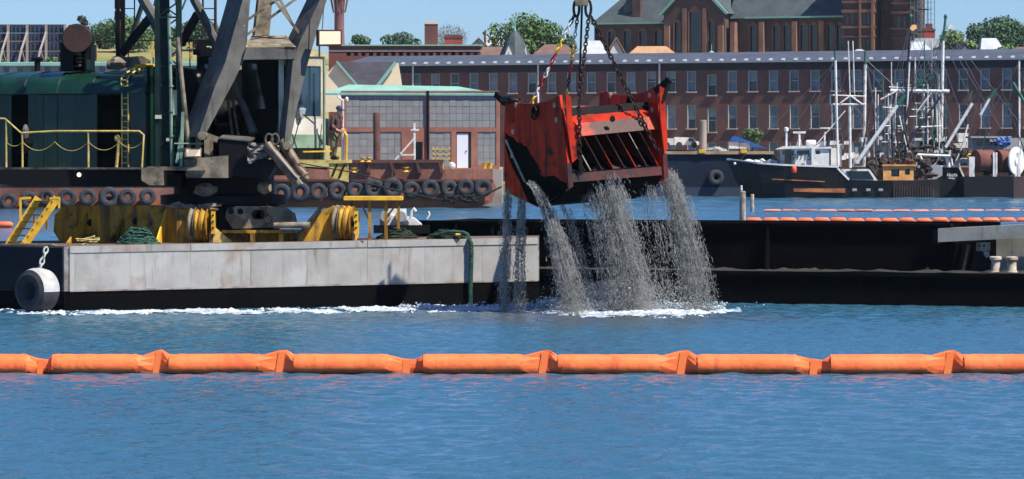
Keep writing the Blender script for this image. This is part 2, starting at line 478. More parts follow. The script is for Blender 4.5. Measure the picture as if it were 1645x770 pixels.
# quay face down into the water
mb.add([(x, 427, 1.4) for x in gx] + [(x, 427, -3) for x in gx], [(i, i+W_, i+W_+1, i+1) for i in range(W_-1)])
M['grass_bank'] = mat('grass_bank', C(150, 136, 88), 0.95, col2=C(96, 108, 58), scale=0.05)
struct(mb.build('ground', M['grass_bank'], local=True))

# ================================================================== trees
def leaf_mat(name, c1, c2, rough=0.7):
    m = mat(name, c1, rough, col2=c2, scale=0.35, lo=.35, hi=.65)
    b = m.node_tree.nodes['Principled BSDF']
    b.inputs['Subsurface Weight'].default_value = 0.0
    return m
M['leaf_mid'] = leaf_mat('leaf_mid', C(92, 120, 58), C(60, 90, 44))
M['leaf_light'] = leaf_mat('leaf_light', C(104, 122, 58), C(70, 94, 46))
M['leaf_dark'] = leaf_mat('leaf_dark', C(66, 98, 60), C(42, 72, 48))
M['leaf_pine'] = leaf_mat('leaf_pine', C(62, 78, 70), C(42, 58, 56))
M['twig'] = mat('twig', C(120, 112, 96), 0.9, col2=C(92, 86, 74))
M['bark'] = mat('bark', C(84, 70, 56), 0.95, col2=C(58, 48, 40), scale=3)
def tree(name, label, px, top_py, D, h, rx, leaf, seed, n=2600, size=0.5, lobes=9, group='trees on the skyline', sink=0.0, dens=1.0):
    rg = random.Random(seed)
    x = X(px, D); top = Zp(top_py, D); base = top - h
    t = thing(name, label, 'tree', (x, D, base), 0, group)
    mb = MB()
    mb.tube([(x, D, base), (x + .1, D, base + h*.25), (x - .15, D, base + h*.5), (x, D, base + h*.82)], [h*.035, h*.028, h*.02, h*.006], 7)
    for k in range(6):
        a = rg.uniform(0, 6.28); r_ = rx * rg.uniform(.5, .8); z0 = base + h * rg.uniform(.25, .5)
        mb.tube([(x, D, z0), (x + math.cos(a)*r_*.5, D + math.sin(a)*r_*.5, z0 + h*.14), (x + math.cos(a)*r_, D + math.sin(a)*r_, z0 + h*.3)], [h*.016, h*.011, h*.004], 5)
    mb.build('trunk', M['bark'], t)
    mb = MB(); cs = []
    for k in range(lobes):
        a = rg.uniform(0, 6.28); q = rg.uniform(.2, .75); zz = rg.uniform(.42, .84)
        w = math.sin(math.pi * min(1, max(0, (zz - .2) / .85))) ** .6
        cs.append((x + math.cos(a)*rx*q*w, D + math.sin(a)*rx*q*w, base + h*zz, rx*rg.uniform(.3, .5)))
    cs.append((x, D, base + h*.85, rx*.38))
    for c in cs:
        m_ = int(n / len(cs))
        for i in range(m_):
            u = Vector((rg.gauss(0, 1), rg.gauss(0, 1), rg.gauss(0, 1))).normalized()
            r_ = c[3] * (rg.uniform(.35, 1.0) ** .45) * (1 + .25 * noise.noise(u * 2.2 + Vector(c[:3])))
            p = Vector(c[:3]) + Vector((u.x*r_, u.y*r_, u.z*r_*.82))
            s_ = size * rg.uniform(.5, 1.1)
            nv = (u + Vector((rg.gauss(0, .6), rg.gauss(0, .6), rg.gauss(0, .6)))).normalized()
            a_ = nv.cross(Vector((rg.gauss(0, 1), rg.gauss(0, 1), rg.gauss(0, 1)))).normalized() * s_ * .5
            b_ = nv.cross(a_).normalized() * s_ * .5
            mb.add([p - a_ - b_*.4, p + a_*.2 - b_, p + a_ + b_*.4, p - a_*.2 + b_], [(0, 1, 2, 3)])
    mb.build('crown', leaf, t)
    return t
def bare_tree(name, label, px, top_py, D, h, rx, seed, cat='tree'):
    rg = random.Random(seed); x = X(px, D); top = Zp(top_py, D); base = top - h
    t = thing(name, label, cat, (x, D, base), 0, 'trees on the skyline')
    mb = MB(); mb.tube([(x, D, base), (x, D, base + h*.8)], [h*.03, h*.008], 6); mb.build('trunk', M['bark'], t)
    mb = MB()
    for k in range(9):
        a = rg.uniform(0, 6.28); e = Vector((x + math.cos(a)*rx*.6, D + math.sin(a)*rx*.6, base + h*rg.uniform(.6, .85)))
        mb.tube([(x, D, base + h*.35), Vector((x, D, base + h*.45)).lerp(e, .5) + Vector((0, 0, -.2)), e], [.1, .07, .03], 4)
    for k in range(900):
        u = Vector((rg.gauss(0, 1), rg.gauss(0, 1), rg.gauss(0, 1))).normalized()*rg.random()**.4
        p0 = Vector((x + u.x*rx*.95, D + u.y*rx*.95, base + h*.68 + u.z*h*.3)); d = Vector((u.x, u.y, abs(u.z) + .4)).normalized() + Vector((rg.gauss(0, .5), rg.gauss(0, .5), rg.gauss(0, .3)))
        mb.beam(p0, p0 + d*rg.uniform(.25, .6), .035)
    mb.build('crown', M['twig'], t)
tree('leafy_tree', 'broad bright green tree behind the slate steeple with the cross', 852, 24, 560, 13, 6.6, M['leaf_mid'], 1, 8500, .5, 20)
tree('leafy_tree', 'smaller dark green tree right of the broad tree, above the brown roof', 912, 55, 566, 7, 3.6, M['leaf_dark'], 2, 1800)
tree('leafy_tree', 'large dark round tree at the right end of the skyline', 1612, 26, 570, 13, 6.6, M['leaf_dark'], 3, 8500, .5, 20)
tree('leafy_tree', 'light green low tree between the red chimney and the round tree', 1535, 50, 560, 7, 3.8, M['leaf_light'], 4, 1800)
tree('leafy_tree', 'low green tree in front of the pale house at far right', 1618, 74, 540, 5, 3.4, M['leaf_mid'], 5, 1500)
tree('leafy_tree', 'big rounded tree seen behind the black gantry post of the crane', 203, 31, 560, 6.2, 5.0, M['leaf_mid'], 6, 6000, .42, 18)
tree('leafy_tree', 'dark leafy tree seen between the green mast and the grey crane leg', 325, 30, 566, 7.5, 4.6, M['leaf_dark'], 7, 4500, .45, 14)
tree('leafy_tree', 'dark tree just right of the rusty exhaust drum on the crane roof', 166, 40, 575, 5.2, 3.6, M['leaf_dark'], 8, 3000, .42, 12)
tree('leafy_tree', 'green leafy tree left of the leaning grey crane leg', 262, 44, 572, 5.2, 3.2, M['leaf_mid'], 11, 2200, .42)
tree('pine_tree', 'grey green pine poking up behind the exhaust drum', 131, 18, 600, 9, 2.0, M['leaf_pine'], 9, 1500)
bare_tree('bare_tree', 'pale bare tree above the dark panelled hoarding, left', 75, 48, 600, 6, 3.2, 10)
bare_tree('bare_tree', 'pale bare tree above the dark panelled hoarding, right', 100, 50, 600, 6, 2.6, 14)
tree('leafy_tree', 'small dark tree right of the mauve stack, above the long brick block', 572, 54, 640, 6, 2.6, M['leaf_dark'], 21, 1200)
tree('leafy_tree', 'wide low dark tree left of the tall square red chimney', 640, 55, 640, 6, 4.2, M['leaf_dark'], 22, 1800)
bare_tree('bare_tree', 'bare grey tree beside the tall square red chimney', 722, 40, 620, 8, 3.2, 23)
tree('leafy_shrub', 'green shrub at the foot of the mill beside the blue tarpaulin', 1208, 207, 434, 3.0, 1.5, M['leaf_mid'], 31, 700, .3, 6, 'shrubs')
tree('leafy_shrub', 'small green bush below the panelled hoarding by the vent cap', 86, 91, 440, 2.6, 1.3, M['leaf_light'], 33, 500, .3, 6, 'shrubs')
tree('leafy_shrub', 'small green bush at the left frame edge below the hoarding', 3, 92, 440, 2.6, 1.1, M['leaf_light'], 34, 400, .3, 6, 'shrubs')

# ================================================================== brick mill
def brickish(name, c1, c2, c3, rough=.9):
    m = mat(name, c1, rough, col2=c2, scale=0.35, lo=.35, hi=.65, patch=(c3, 1.2, .58, .72))
    return m
M['mill_brick'] = brickish('mill_brick', C(116, 80, 74), C(98, 70, 66), C(84, 62, 60))
M['mill_pane'] = mat('mill_pane', C(52, 64, 76), 0.15, col2=C(34, 44, 54), scale=0.6, spec=0.8, vary=0.3)
M['blind'] = mat('blind', C(128, 142, 150), 0.5, col2=C(100, 114, 124), scale=0.5, vary=0.2)
M['mill_frame'] = mat('mill_frame', C(176, 172, 166), 0.7)
M['sill'] = mat('sill', C(190, 178, 166), 0.8)
M['mill_roof'] = mat('mill_roof', C(70, 78, 92), 0.75, col2=C(60, 66, 78), scale=0.3)
M['eave_shadow'] = mat('eave_shadow_strip', C(56, 50, 58), 0.9, col2=C(44, 40, 48), scale=.5)
M['eave'] = mat('eave', C(150, 156, 164), 0.7)
A = P(640, HY, 465); B = P(1700, HY, 431)
wu = (B - A); wu.z = 0; wlen = wu.length; wu.normalize(); wn_ = Vector((-wu.y, wu.x, 0))
def ray_on_wall(px):
    k = (px - CX) / F                   # x = k*y
    # A + s*wu : A.x + s*wu.x = k*(A.y + s*wu.y)
    return (k*A.y - A.x) / (wu.x - k*wu.y)
s0 = ray_on_wall(1046); s17 = ray_on_wall(1617.5); dsp = (s17 - s0) / 17
O = A - wu * 8; O.z = 0
mill = thing('brick_mill', 'long red brick mill with rows of tall windows behind the moored boats', 'building', (O.x + wu.x*45, O.y + wu.y*45, 1.4))
Wm = wlen + 26
cols = [s0 + dsp*k + 8 for k in range(-13, 21)]
cols = [c for c in cols if 1 < c < Wm - 1]
WW = 1.16; ops = []; wins = []
for i, c in enumerate(cols):
    for (zb, zt) in ((12.76, 15.3), (8.15, 11.05), (3.5, 6.4)):
        dz = -.45 if (i == 16 and zb > 5) else 0
        ops.append((c - WW/2, c + WW/2, zb + dz, zt + dz)); wins.append((c, zb + dz, zt + dz))
mb = MB(); mb.wall(O, wu, wn_, Wm, 1.4, 16.3, .4, ops)
mb.wall(O + wu*Wm, wn_, -wu, 18, 1.4, 16.3, .4); mb.wall(O, wn_, wu, 18, 1.4, 16.3, .4)
mb.build('wall', M['mill_brick'], mill)
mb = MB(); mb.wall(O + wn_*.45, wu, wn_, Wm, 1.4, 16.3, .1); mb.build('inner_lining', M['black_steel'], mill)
def win_meshes(w, h, tag_):
    f = MB(); t = .09
    f.box(-w/2, -w/2+t, -.27, .12, 0, h); f.box(w/2-t, w/2, -.2, .12, 0, h); f.box(-w/2+t, w/2-t, -.1, .12, h-t, h); f.box(-w/2+t, w/2-t, 0, .12, h*.5-.05, h*.5+.05)
    p = MB(); p.box(-w/2+t, w/2-t, .05, .08, t*.5, h-t)
    s_ = MB(); s_.box(-w/2-.12, w/2+.12, -.42, .1, -.16, 0)
    return mesh_only(f, 'window_' + tag_, M['mill_frame']), mesh_only(p, 'pane_' + tag_, M['mill_pane']), mesh_only(s_, 'sill_' + tag_, M['sill'])
cache = {}; rngw = random.Random(12)
ang = math.atan2(wu.y, wu.x)
for (c, zb, zt) in wins:
    key = round(zt - zb, 2)
    if key not in cache: cache[key] = win_meshes(WW, zt - zb, str(key))
    f, p, s_ = cache[key]
    loc = O + wu*c + wn_*.26; loc.z = zb
    fo = inst(f, 'window', mill, loc, (0, 0, ang))
    for nm, me in (('pane', p), ('sill', s_)):
        o = bpy.data.objects.new(nm, me); COL.objects.link(o); o.parent = fo
    fr = rngw.choice((1, 1, 1, .97, .62, .5, .35, 0))
    if fr:
        if (key, fr) not in cache:
            q = MB(); hh = zt - zb; q.box(-WW/2 + .1, WW/2 - .1, .035, .045, hh - .09 - (hh - .14)*fr, hh - .09); cache[(key, fr)] = mesh_only(q, 'blind', M['blind'])
        o = bpy.data.objects.new('blind', cache[(key, fr)]); COL.objects.link(o); o.parent = fo
mb = MB(); mb.wall(O - wn_*.04, wu, wn_, Wm, 15.42, 16.28, .03); mb.build('eave_shadow_strip', M['eave_shadow'], mill)  # eave shadow laid on the wall top as a dark-coloured strip
# roof: shallow slope behind an overhanging eave
def on(s_, d, z): q = O + wu*s_ + wn_*d; return Vector((q.x, q.y, z))
mb = MB()
mb.add([on(-.5, -.4, 16.5), on(Wm+.5, -.4, 16.5), on(Wm+.5, 9, 17.9), on(-.5, 9, 17.9), on(Wm+.5, 18.6, 16.5), on(-.5, 18.6, 16.5),
        on(-.5, -.4, 16.3), on(Wm+.5, -.4, 16.3), on(Wm+.5, 18.6, 16.3), on(-.5, 18.6, 16.3)],
       [(0, 1, 2, 3), (3, 2, 4, 5), (0, 6, 7, 1), (1, 7, 8, 4, 2), (4, 8, 9, 5), (5, 9, 6, 0, 3), (6, 9, 8, 7)])
rf = mb.build('roof', M['mill_roof'], mill)
mb = MB(); mb.prism([on(-.5, -.48, 16.32), on(Wm+.5, -.48, 16.32), on(Wm+.5, -.48, 16.5), on(-.5, -.48, 16.5)], wn_*.07)
mb.build('gutter', M['eave'], rf)
mb = MB(); s_ = .6
while s_ < Wm:
    a = on(s_, -.42, 16.5); mb.beam(a, on(s_, .1, 16.75), .42, .18); s_ += 1.62
mb.build('eave_snow_guard', M['eave'], rf)
for px in (664, 865, 1060, 1638):
    q = ray_on_wall(px) + 8; mb = MB(); a = on(q, -.12, 8.0); b = on(q, -.12, 16.3); mb.tube([a, b], .12, 8); mb.build('downpipe', M['white_paint'], mill)

# ================================================================== church
M['brownstone'] = brickish('brownstone', C(92, 70, 64), C(72, 55, 52), C(54, 43, 43))
M['brownstone_light'] = brickish('brownstone_light', C(136, 98, 82), C(112, 80, 68), C(94, 68, 60))
M['slate'] = mat('slate', C(66, 76, 79), 0.75, col2=C(52, 61, 65), scale=0.4, patch=(C(82, 90, 91), 1.2, .6, .75))
M['copper'] = mat('copper', C(120, 170, 156), 0.7)
M['dark_wood'] = mat('dark_wood', C(44, 40, 42), 0.8)
DC = 640.0; mpp = DC / F
church = thing('brownstone_church', 'large dark brownstone church with slate roofs rising behind the mill', 'church', (X(1200, DC), DC, 12))
gz = 12.0
def cx_(px, d=0): return X(px, DC)
z30, z90 = Zp(30, DC), gz
def lancets(xs, w, ztop, zbot, D, parent, openings):
    for px in xs:
        x = X(px, DC); openings.append((x, w, zbot, ztop))
# nave wall with lancet openings
nave_x0, nave_x1 = X(1172, DC), X(1362, DC)
ops = []; lanc = []
for px in (1210, 1246, 1262, 1288, 1304, 1330, 1344):
    x = X(px, DC) - nave_x0; ops.append((x - .55, x + .55, Zp(82, DC), Zp(42, DC))); lanc.append((px, 1.1, Zp(82, DC), Zp(42, DC), DC))
mb = MB(); mb.wall((nave_x0, DC, 0), (1, 0, 0), (0, 1, 0), nave_x1 - nave_x0, gz, z30, .8, ops)
mb.build('nave_wall', M['brownstone'], church); mb = MB()
apx0, apx1 = X(957, DC), X(1080, DC)
ops2 = []
for px in (985, 1010, 1035, 1060):
    x = X(px, DC) - apx0; ops2.append((x - .6, x + .6, Zp(80, DC), Zp(48, DC))); lanc.append((px, 1.2, Zp(80, DC), Zp(48, DC), DC))
mb.wall((apx0, DC, 0), (1, 0, 0), (0, 1, 0), apx1 - apx0, gz, Zp(36, DC), .8, ops2)
mb.wall((apx0, DC, 0), (0, 1, 0), (1, 0, 0), 13, gz, Zp(36, DC), .8)
mb.build('choir_wall', M['brownstone'], church)
# nave roof
zr = Zp(-42, DC)
mb = MB(); e = DC - .8
mb.add([(nave_x0, e, z30), (nave_x1, e, z30), (nave_x1, DC + 7, zr), (nave_x0, DC + 7, zr), (nave_x1, DC + 14.8, z30), (nave_x0, DC + 14.8, z30)], [(0, 1, 2, 3), (3, 2, 4, 5), (1, 4, 2), (0, 3, 5), (0, 5, 4, 1)])
ra = Zp(36, DC)
mb.add([(apx0 - .4, e, ra), (apx1, e, ra), (apx1, DC + 7, zr), (apx0 + 7, DC + 7, zr), (apx1, DC + 14.8, ra), (apx0 - .4, DC + 14.8, ra)], [(0, 1, 2, 3), (3, 2, 4, 5), (0, 3, 5), (1, 4, 2), (0, 5, 4, 1)])
nrf = mb.build('roof', M['slate'], church)
mb = MB(); mb.box(nave_x0 + 3, nave_x1, e - .12, e + .1, z30 - .05, z30 + .25); mb.box(apx0 - .4, apx1 - .5, e - .12, e + .1, ra - .05, ra + .2); mb.build('gutter', M['copper'], nrf)
# dormer and chimney on the choir roof
mb = MB(); mb.prism([P(995, 30, DC+1), P(1024, 30, DC+1), P(1024, -12, DC+1), P(1008, -12, DC+1)], (0, 4, 0)); mb.build('dormer', M['slate'], nrf)
mb = MB(); mb.bpx(1017, -20, 1030, 26, DC + .3, 1.2); mb.build('chimney', M['brownstone'], nrf)
# transept gable standing forward
tx0, tx1, DT = 1079, 1175, DC - 3
txx = X(tx0, DT); ops3 = []
for px, w, yb, yt in ((1100, .95, 80, 34), (1128, 2.0, 82, 18), (1154, .95, 80, 34)):
    x = X(px, DT) - txx; ops3.append((x - w/2, x + w/2, Zp(yb, DT), Zp(yt, DT))); lanc.append((px, w, Zp(yb, DT), Zp(yt, DT), DT))
mb = MB(); mb.wall((txx, DT, 0), (1, 0, 0), (0, 1, 0), X(tx1, DT) - txx, gz, Zp(18, DT), .8, ops3)
mb.prism([P(tx0, 18, DT), P(tx1, 18, DT), P(1127, -32, DT)], (0, .8, 0))
mb.box(txx, txx + .5, DT + .81, DC, gz, Zp(18, DT)); mb.box(X(tx1, DT) - .5, X(tx1, DT), DT + .81, DC, gz, Zp(18, DT))
mb.build('transept', M['brownstone'], church)
mb = MB()
for px in (1112, 1144): mb.bpx(px - 3, 12, px + 3, 90, DT - .35, .34)
for px in (1085, 1170): mb.bpx(px - 4, 40, px + 4, 90, DT - .6, .59)
mb.build('pilaster', M['brownstone_light'], church)
mb = MB()
mb.add([P(1074, 22, DT - .3), P(1127, -36, DT - .3), P(1127, -36, DT + 10), P(1074, 22, DT + 10), P(1180, 22, DT - .3), P(1180, 22, DT + 10)], [(0, 1, 2, 3), (1, 4, 5, 2)])
trf = mb.build('transept_roof', M['slate'], church)
mb = MB(); mb.beam(P(1074, 22, DT - .4), P(1127, -36, DT - .4), .35, .45); mb.beam(P(1180, 22, DT - .4), P(1127, -36, DT - .4), .35, .45); mb.build('coping', M['copper'], trf)
for (px, w, zb, zt, d) in lanc:
    x = X(px, d); mb = MB(); mb.box(x - w/2, x + w/2, d + .45, d + .55, zb, zt); wi = mb.build('window', M['dark_glass'], church)
    mb = MB(); mb.box(x - w/2 - .15, x - w/2, d - .12, d + .1, zb, zt); mb.box(x + w/2, x + w/2 + .15, d - .12, d + .1, zb, zt)
    mb.prism([(x - w/2 - .15, d - .12, zt), (x + w/2 + .15, d - .12, zt), (x, d - .12, zt + w*.6)], (0, .22, 0)); mb.build('frame', M['brownstone_light'], wi)
mb = MB()
for px in (1183, 1225, 1276, 1318): mb.prism([P(px-4, 90, DC-1.6), P(px+4, 90, DC-1.6), P(px+4, 52, DC-1.6), P(px+4, 36, DC-.5), P(px-4, 36, DC-.5), P(px-4, 52, DC-1.6)], (0, .5, 0)) if False else mb.box(X(px-3.5, DC), X(px+3.5, DC), DC - (2.2 if px == 1183 else 1.2), DC - .01, gz, Zp(36, DC))
mb.build('buttress', M['brownstone_light'], church)
# tower: two stone masses, a dark recess between
DTW = DC - 2
mb = MB()
mb.bpx(1356, -80, 1404, 110, DTW, 9); mb.bpx(1404.5, -80, 1431.5, 110, DTW + 2.5, 6); mb.bpx(1432, -80, 1459, 110, DTW, 9)
tw = mb.build('tower', M['brownstone'], church)
mb = MB()
for y0, y1 in ((4, 8), (18, 23), (44, 48), (60, 62)): mb.bpx(1354, y0, 1406, y1, DTW - .35, .34); mb.bpx(1430, y0 + 4, 1461, y1 + 3, DTW - .35, .34)
mb.bpx(1381, -80, 1384, 90, DTW - .5, .49); mb.bpx(1400, -80, 1404, 90, DTW - .5, .49)
mb.build('string_course', M['brownstone_light'], tw)
for px in (1362, 1370, 1388, 1394):
    for (yt, yb) in ((24, 42), (66, 80)):
        mb = MB(); mb.bpx(px - 2, yt, px + 2, yb, DTW - .1, .12); mb.build('window', M['dark_glass'], tw)
for px in (1441, 1450):
    mb = MB(); mb.bpx(px - 2, 30, px + 2, 50, DTW - .1, .12); mb.build('window', M['dark_glass'], tw)
# scaffolding round the tower's right flank: its own thing
M['scaffold'] = mat('scaffold', C(120, 128, 136), 0.5, 0.5)
sca = thing('scaffold_tower', 'open pipe scaffold climbing the right side of the church tower', 'scaffold', (X(1468, DTW), DTW, gz))
mb = MB()
for px in (1461, 1467, 1473, 1479):
    for d in (DTW - 1, DTW + 2, DTW + 5): mb.beam(P(px, 108, d), P(px, -80, d), .09)
for y in range(-72, 105, 9):
    for d in (DTW - 1, DTW + 2, DTW + 5): mb.beam(P(1461, y, d), P(1479, y, d), .08)
    for px in (1461, 1479): mb.beam(P(px, y, DTW - 1), P(px, y, DTW + 5), .08)
    mb.beam(P(1461, y, DTW - 1), P(1479, y + 9, DTW - 1), .06)
mb.build('pipe_frame', M['scaffold'], sca)
mb = MB()
for y in (-54, -18, 18, 54, 90): mb.box(X(1461, DTW), X(1479, DTW), DTW - .8, DTW + 5, Zp(y, DTW) - .12, Zp(y, DTW) - .06)
mb.build('deck_board', M['dark_wood'], sca)
# the church stands at an angle to the shore: turn it, its right end nearer
_yaw = R(-22)
church.rotation_euler = (0, 0, _yaw); church.scale = (1/math.cos(_yaw), 1, 1)
_d = sca.location - church.location; _d.x /= math.cos(_yaw)
sca.location = church.location + Matrix.Rotation(_yaw, 3, 'Z') @ _d
sca.rotation_euler = (0, 0, _yaw)
# green copper cupola and dome at the foot of the church
def cupola(px, py, r_px, D, label):
    c = P(px, py, D); r_ = r_px*D/F
    t = thing('copper_cupola', label, 'cupola', (c.x, D, c.z - 6))
    mb = MB(); mb.lathe((c.x, D, c.z - 6), (0, 0, 1), [(r_*.9, 0), (r_*.9, 6)], 12); mb.build('drum', M['brownstone_light'], t)
    mb = MB(); mb.lathe((c.x, D, c.z), (0, 0, 1), [(r_, 0), (r_*.92, .35), (r_*.6, .75), (r_*.15, .95), (.06, 1.0), (.05, 2.0)], 14); mb.build('dome', M['copper'], t, True)
cupola(1143, 92, 8, 560, 'small green copper dome peeping over the mill roof before the church gable')

# ================================================================== houses behind the mill
M['siding_white'] = mat('siding_white', C(206, 206, 204), 0.8, col2=C(190, 190, 190))
M['siding_grey'] = mat('siding_grey', C(150, 154, 158), 0.8)
M['siding_cream'] = mat('siding_cream', C(226, 208, 176), 0.8, col2=C(212, 194, 160), scale=.4)
M['shingle_brown'] = mat('shingle_brown', C(116, 88, 78), 0.9, col2=C(98, 74, 68), scale=.8)
M['shingle_tan'] = mat('shingle_tan', C(176, 138, 100), 0.9, col2=C(158, 120, 86), scale=.6)
M['shingle_grey'] = mat('shingle_grey', C(128, 134, 140), 0.9, col2=C(108, 114, 120), scale=.6)
M['shingle_pale'] = mat('shingle_pale', C(176, 182, 188), 0.85, col2=C(160, 164, 170), scale=.6)
M['shingle_dark'] = mat('shingle_dark', C(60, 58, 66), 0.85, col2=C(46, 44, 52), scale=.6)
M['red_brick'] = brickish('red_brick', C(118, 66, 58), C(98, 56, 52), C(82, 52, 50))
M['red_bright'] = brickish('red_bright', C(160, 74, 60), C(140, 62, 52), C(120, 56, 50))
def house(label, x0, x1, ye, yr, D, roofm, wallm, depth=9, hip=0.0, gable_side=False, group='houses behind the mill', chim=None, win=(), name='house'):
    base = min(ground_z(X(x0, D), D), Zp(ye, D) - 4)
    xa, xb = X(x0, D), X(x1, D); ze, zr_ = Zp(ye, D), Zp(yr, D); xm = (xa + xb) / 2; w = xb - xa
    t = thing(name, label, 'house', (xm, D, base), 0, group)
    ops = [(X(px, D) - xa - .5, X(px, D) - xa + .5, Zp(py, D) - .75, Zp(py, D) + .75) for px, py in win]
    mb = MB(); mb.wall((xa, D, 0), (1, 0, 0), (0, 1, 0), w, base, ze, .3, ops)
    mb.wall((xa, D + .31, 0), (0, 1, 0), (1, 0, 0), depth - .6, base, ze, .3); mb.wall((xb, D + .31, 0), (0, 1, 0), (-1, 0, 0), depth - .6, base, ze, .3)
    mb.wall((xa, D + depth, 0), (1, 0, 0), (0, -1, 0), w, base, ze, .3)
    if gable_side: mb.prism([(xa, D, ze), (xb, D, ze), (xm, D, zr_ - .25)], (0, .3, 0))
    mb.build('wall', wallm, t)
    mb = MB(); o_ = .35; th = Vector((0, 0, .22))
    if gable_side:
        for q in ([(xa-o_, D-o_, ze-.2), (xm, D-o_, zr_), (xm, D+depth, zr_), (xa-o_, D+depth, ze-.2)], [(xm, D-o_, zr_), (xb+o_, D-o_, ze-.2), (xb+o_, D+depth, ze-.2), (xm, D+depth, zr_)]): mb.prism(q, th)
    else:
        h_ = hip*w; a, b_, c, d = (xa-o_, D-o_, ze), (xb+o_, D-o_, ze), (xb+o_, D+depth+o_, ze), (xa-o_, D+depth+o_, ze)
        r0, r1 = (xa+h_, D+depth/2, zr_), (xb-h_, D+depth/2, zr_)
        mb.add([a, b_, c, d, r0, r1], [(0, 1, 5, 4), (1, 2, 5), (2, 3, 4, 5), (3, 0, 4), (0, 3, 2, 1)])
    rf_ = mb.build('roof', roofm, t)
    if chim:
        mb = MB(); mb.bpx(chim[0]-chim[2]/2, chim[1], chim[0]+chim[2]/2, chim[1] + 26, D + depth*.45, .9); mb.build('chimney', M['red_brick'], rf_)
    for px, py in win:
        x, z = X(px, D), Zp(py, D)
        mb = MB(); mb.box(x-.5, x+.5, D + .18, D + .22, z-.75, z+.75); wi = mb.build('window', M['dark_glass'], t)
        mb = MB(); mb.box(x-.6, x-.5, D-.05, D+.1, z-.75, z+.85); mb.box(x+.5, x+.6, D-.05, D+.1, z-.75, z+.85); mb.box(x-.5, x+.5, D-.05, D+.1, z+.75, z+.85); mb.build('frame', M['white_paint'], wi)
    return t
house('brown hip-roofed house right of the steeple', 850, 935, 96, 70, 545, M['shingle_brown'], M['siding_grey'], hip=.3)
house('pale grey roof between the chains, behind the mill', 930, 978, 97, 64, 552, M['shingle_pale'], M['siding_white'], hip=.25)
house('white gabled house at the left foot of the church', 976, 1004, 90, 62, 548, M['shingle_tan'], M['siding_white'], gable_side=True)
house('tan hip-roofed house below the church', 1002, 1096, 97, 73, 540, M['shingle_tan'], M['siding_cream'], hip=.25, chim=(1053, 82, 5))
house('brown gable roof just left of the steeple', 770, 815, 97, 74, 548, M['shingle_brown'], M['siding_grey'], hip=.1)
house('grey house with white trim and little chimney left of the broad tree', 752, 786, 80, 62, 580, M['shingle_grey'], M['siding_white'], gable_side=True, chim=(779, 50, 4), win=((766, 77), (773, 77)))
house('pale grey ridge roof rising toward the broad tree', 776, 812, 74, 56, 600, M['shingle_pale'], M['siding_grey'], hip=.1)
house('grey low-roofed house between the wooden masts left of the church tower foot', 1366, 1404, 90, 78, 545, M['shingle_pale'], M['siding_white'], hip=.4)
house('long dark grey roof with red chimney right of the scaffold', 1468, 1545, 88, 60, 560, M['shingle_grey'], M['siding_grey'], hip=.08)
house('white roofed house between the two tall masts', 1462, 1500, 88, 66, 550, M['shingle_pale'], M['siding_white'], hip=.3)
house('small white gabled house with dark roof near the round tree', 1538, 1562, 90, 70, 545, M['shingle_dark'], M['siding_white'], gable_side=True)
house('pale grey gabled house below the round tree', 1578, 1612, 84, 60, 556, M['shingle_pale'], M['siding_white'], hip=.15)
house('brown roof at the right frame edge above the mill', 1615, 1700, 97, 74, 548, M['shingle_brown'], M['siding_grey'], hip=.3)
# red chimney block right of the scaffold
def chimney(label, x0, x1, yt, D, m_, cap=None, depth=None, hood=0.0, name='brick_chimney'):
    a, b_ = X(x0, D), X(x1, D); zt = Zp(yt, D); zb = min(ground_z((a+b_)/2, D), zt - 8)
    t = thing(name, label, 'chimney', ((a+b_)/2, D, zb)); dp = depth or (b_ - a)
    mb = MB(); mb.box(a, b_, D, D + dp, zb, zt); mb.build('shaft', m_, t)
    mb = MB(); mb.box(a - .1, b_ + .1, D - .1, D + dp + .1, zt, zt + .28); mb.box(a + .15, b_ - .15, D + .15, D + dp - .15, zt + .28, zt + .45); mb.build('cap', cap or M['red_brick'], t)
    return t
t = chimney('red brick chimney with stepped shoulders right of the scaffold', 1484, 1502, 50, 572, M['red_bright'])
mb = MB(); mb.bpx(1488, 38, 1498, 50, 573, 1.2); mb.build('flue', M['red_brick'], t)
chimney('tall square dark red brick chimney above the long brick block', 682, 703, 39, 520, M['red_brick'], M['sill'])
chimney('short bright red brick stack right of the tall square chimney', 714, 743, 61, 520, M['red_bright'])
# mauve stack at the top edge
M['mauve'] = mat('mauve', C(128, 88, 92), 0.9, col2=C(108, 72, 78), scale=.5)
st = P(545, 50, 620); mb = MB()
mb.lathe((st.x, 620, 14), (0, 0, 1), [(1.0, 0), (.95, 10), (.85, st.z - 14), (.85, st.z - 10), (1.0, st.z - 8.5), (1.5, st.z - 8), (1.5, st.z - 7)], 16)
tk = thing('smoke_stack', 'slim mauve smoke stack flaring at the top edge above the floodlight', 'stack', (st.x, 620, 14))
mb.build('shaft', M['mauve'], tk, True)
mb = MB(); zt = Zp(12, 620)
for k in range(14):
    a = k*math.pi/7; mb.beam((st.x + 1.05*math.cos(a), 620 + 1.05*math.sin(a), zt - .9), (st.x + 1.5*math.cos(a), 620 + 1.5*math.sin(a), zt + 1.4), .16)
mb.build('crown_bracket', M['mauve'], tk)
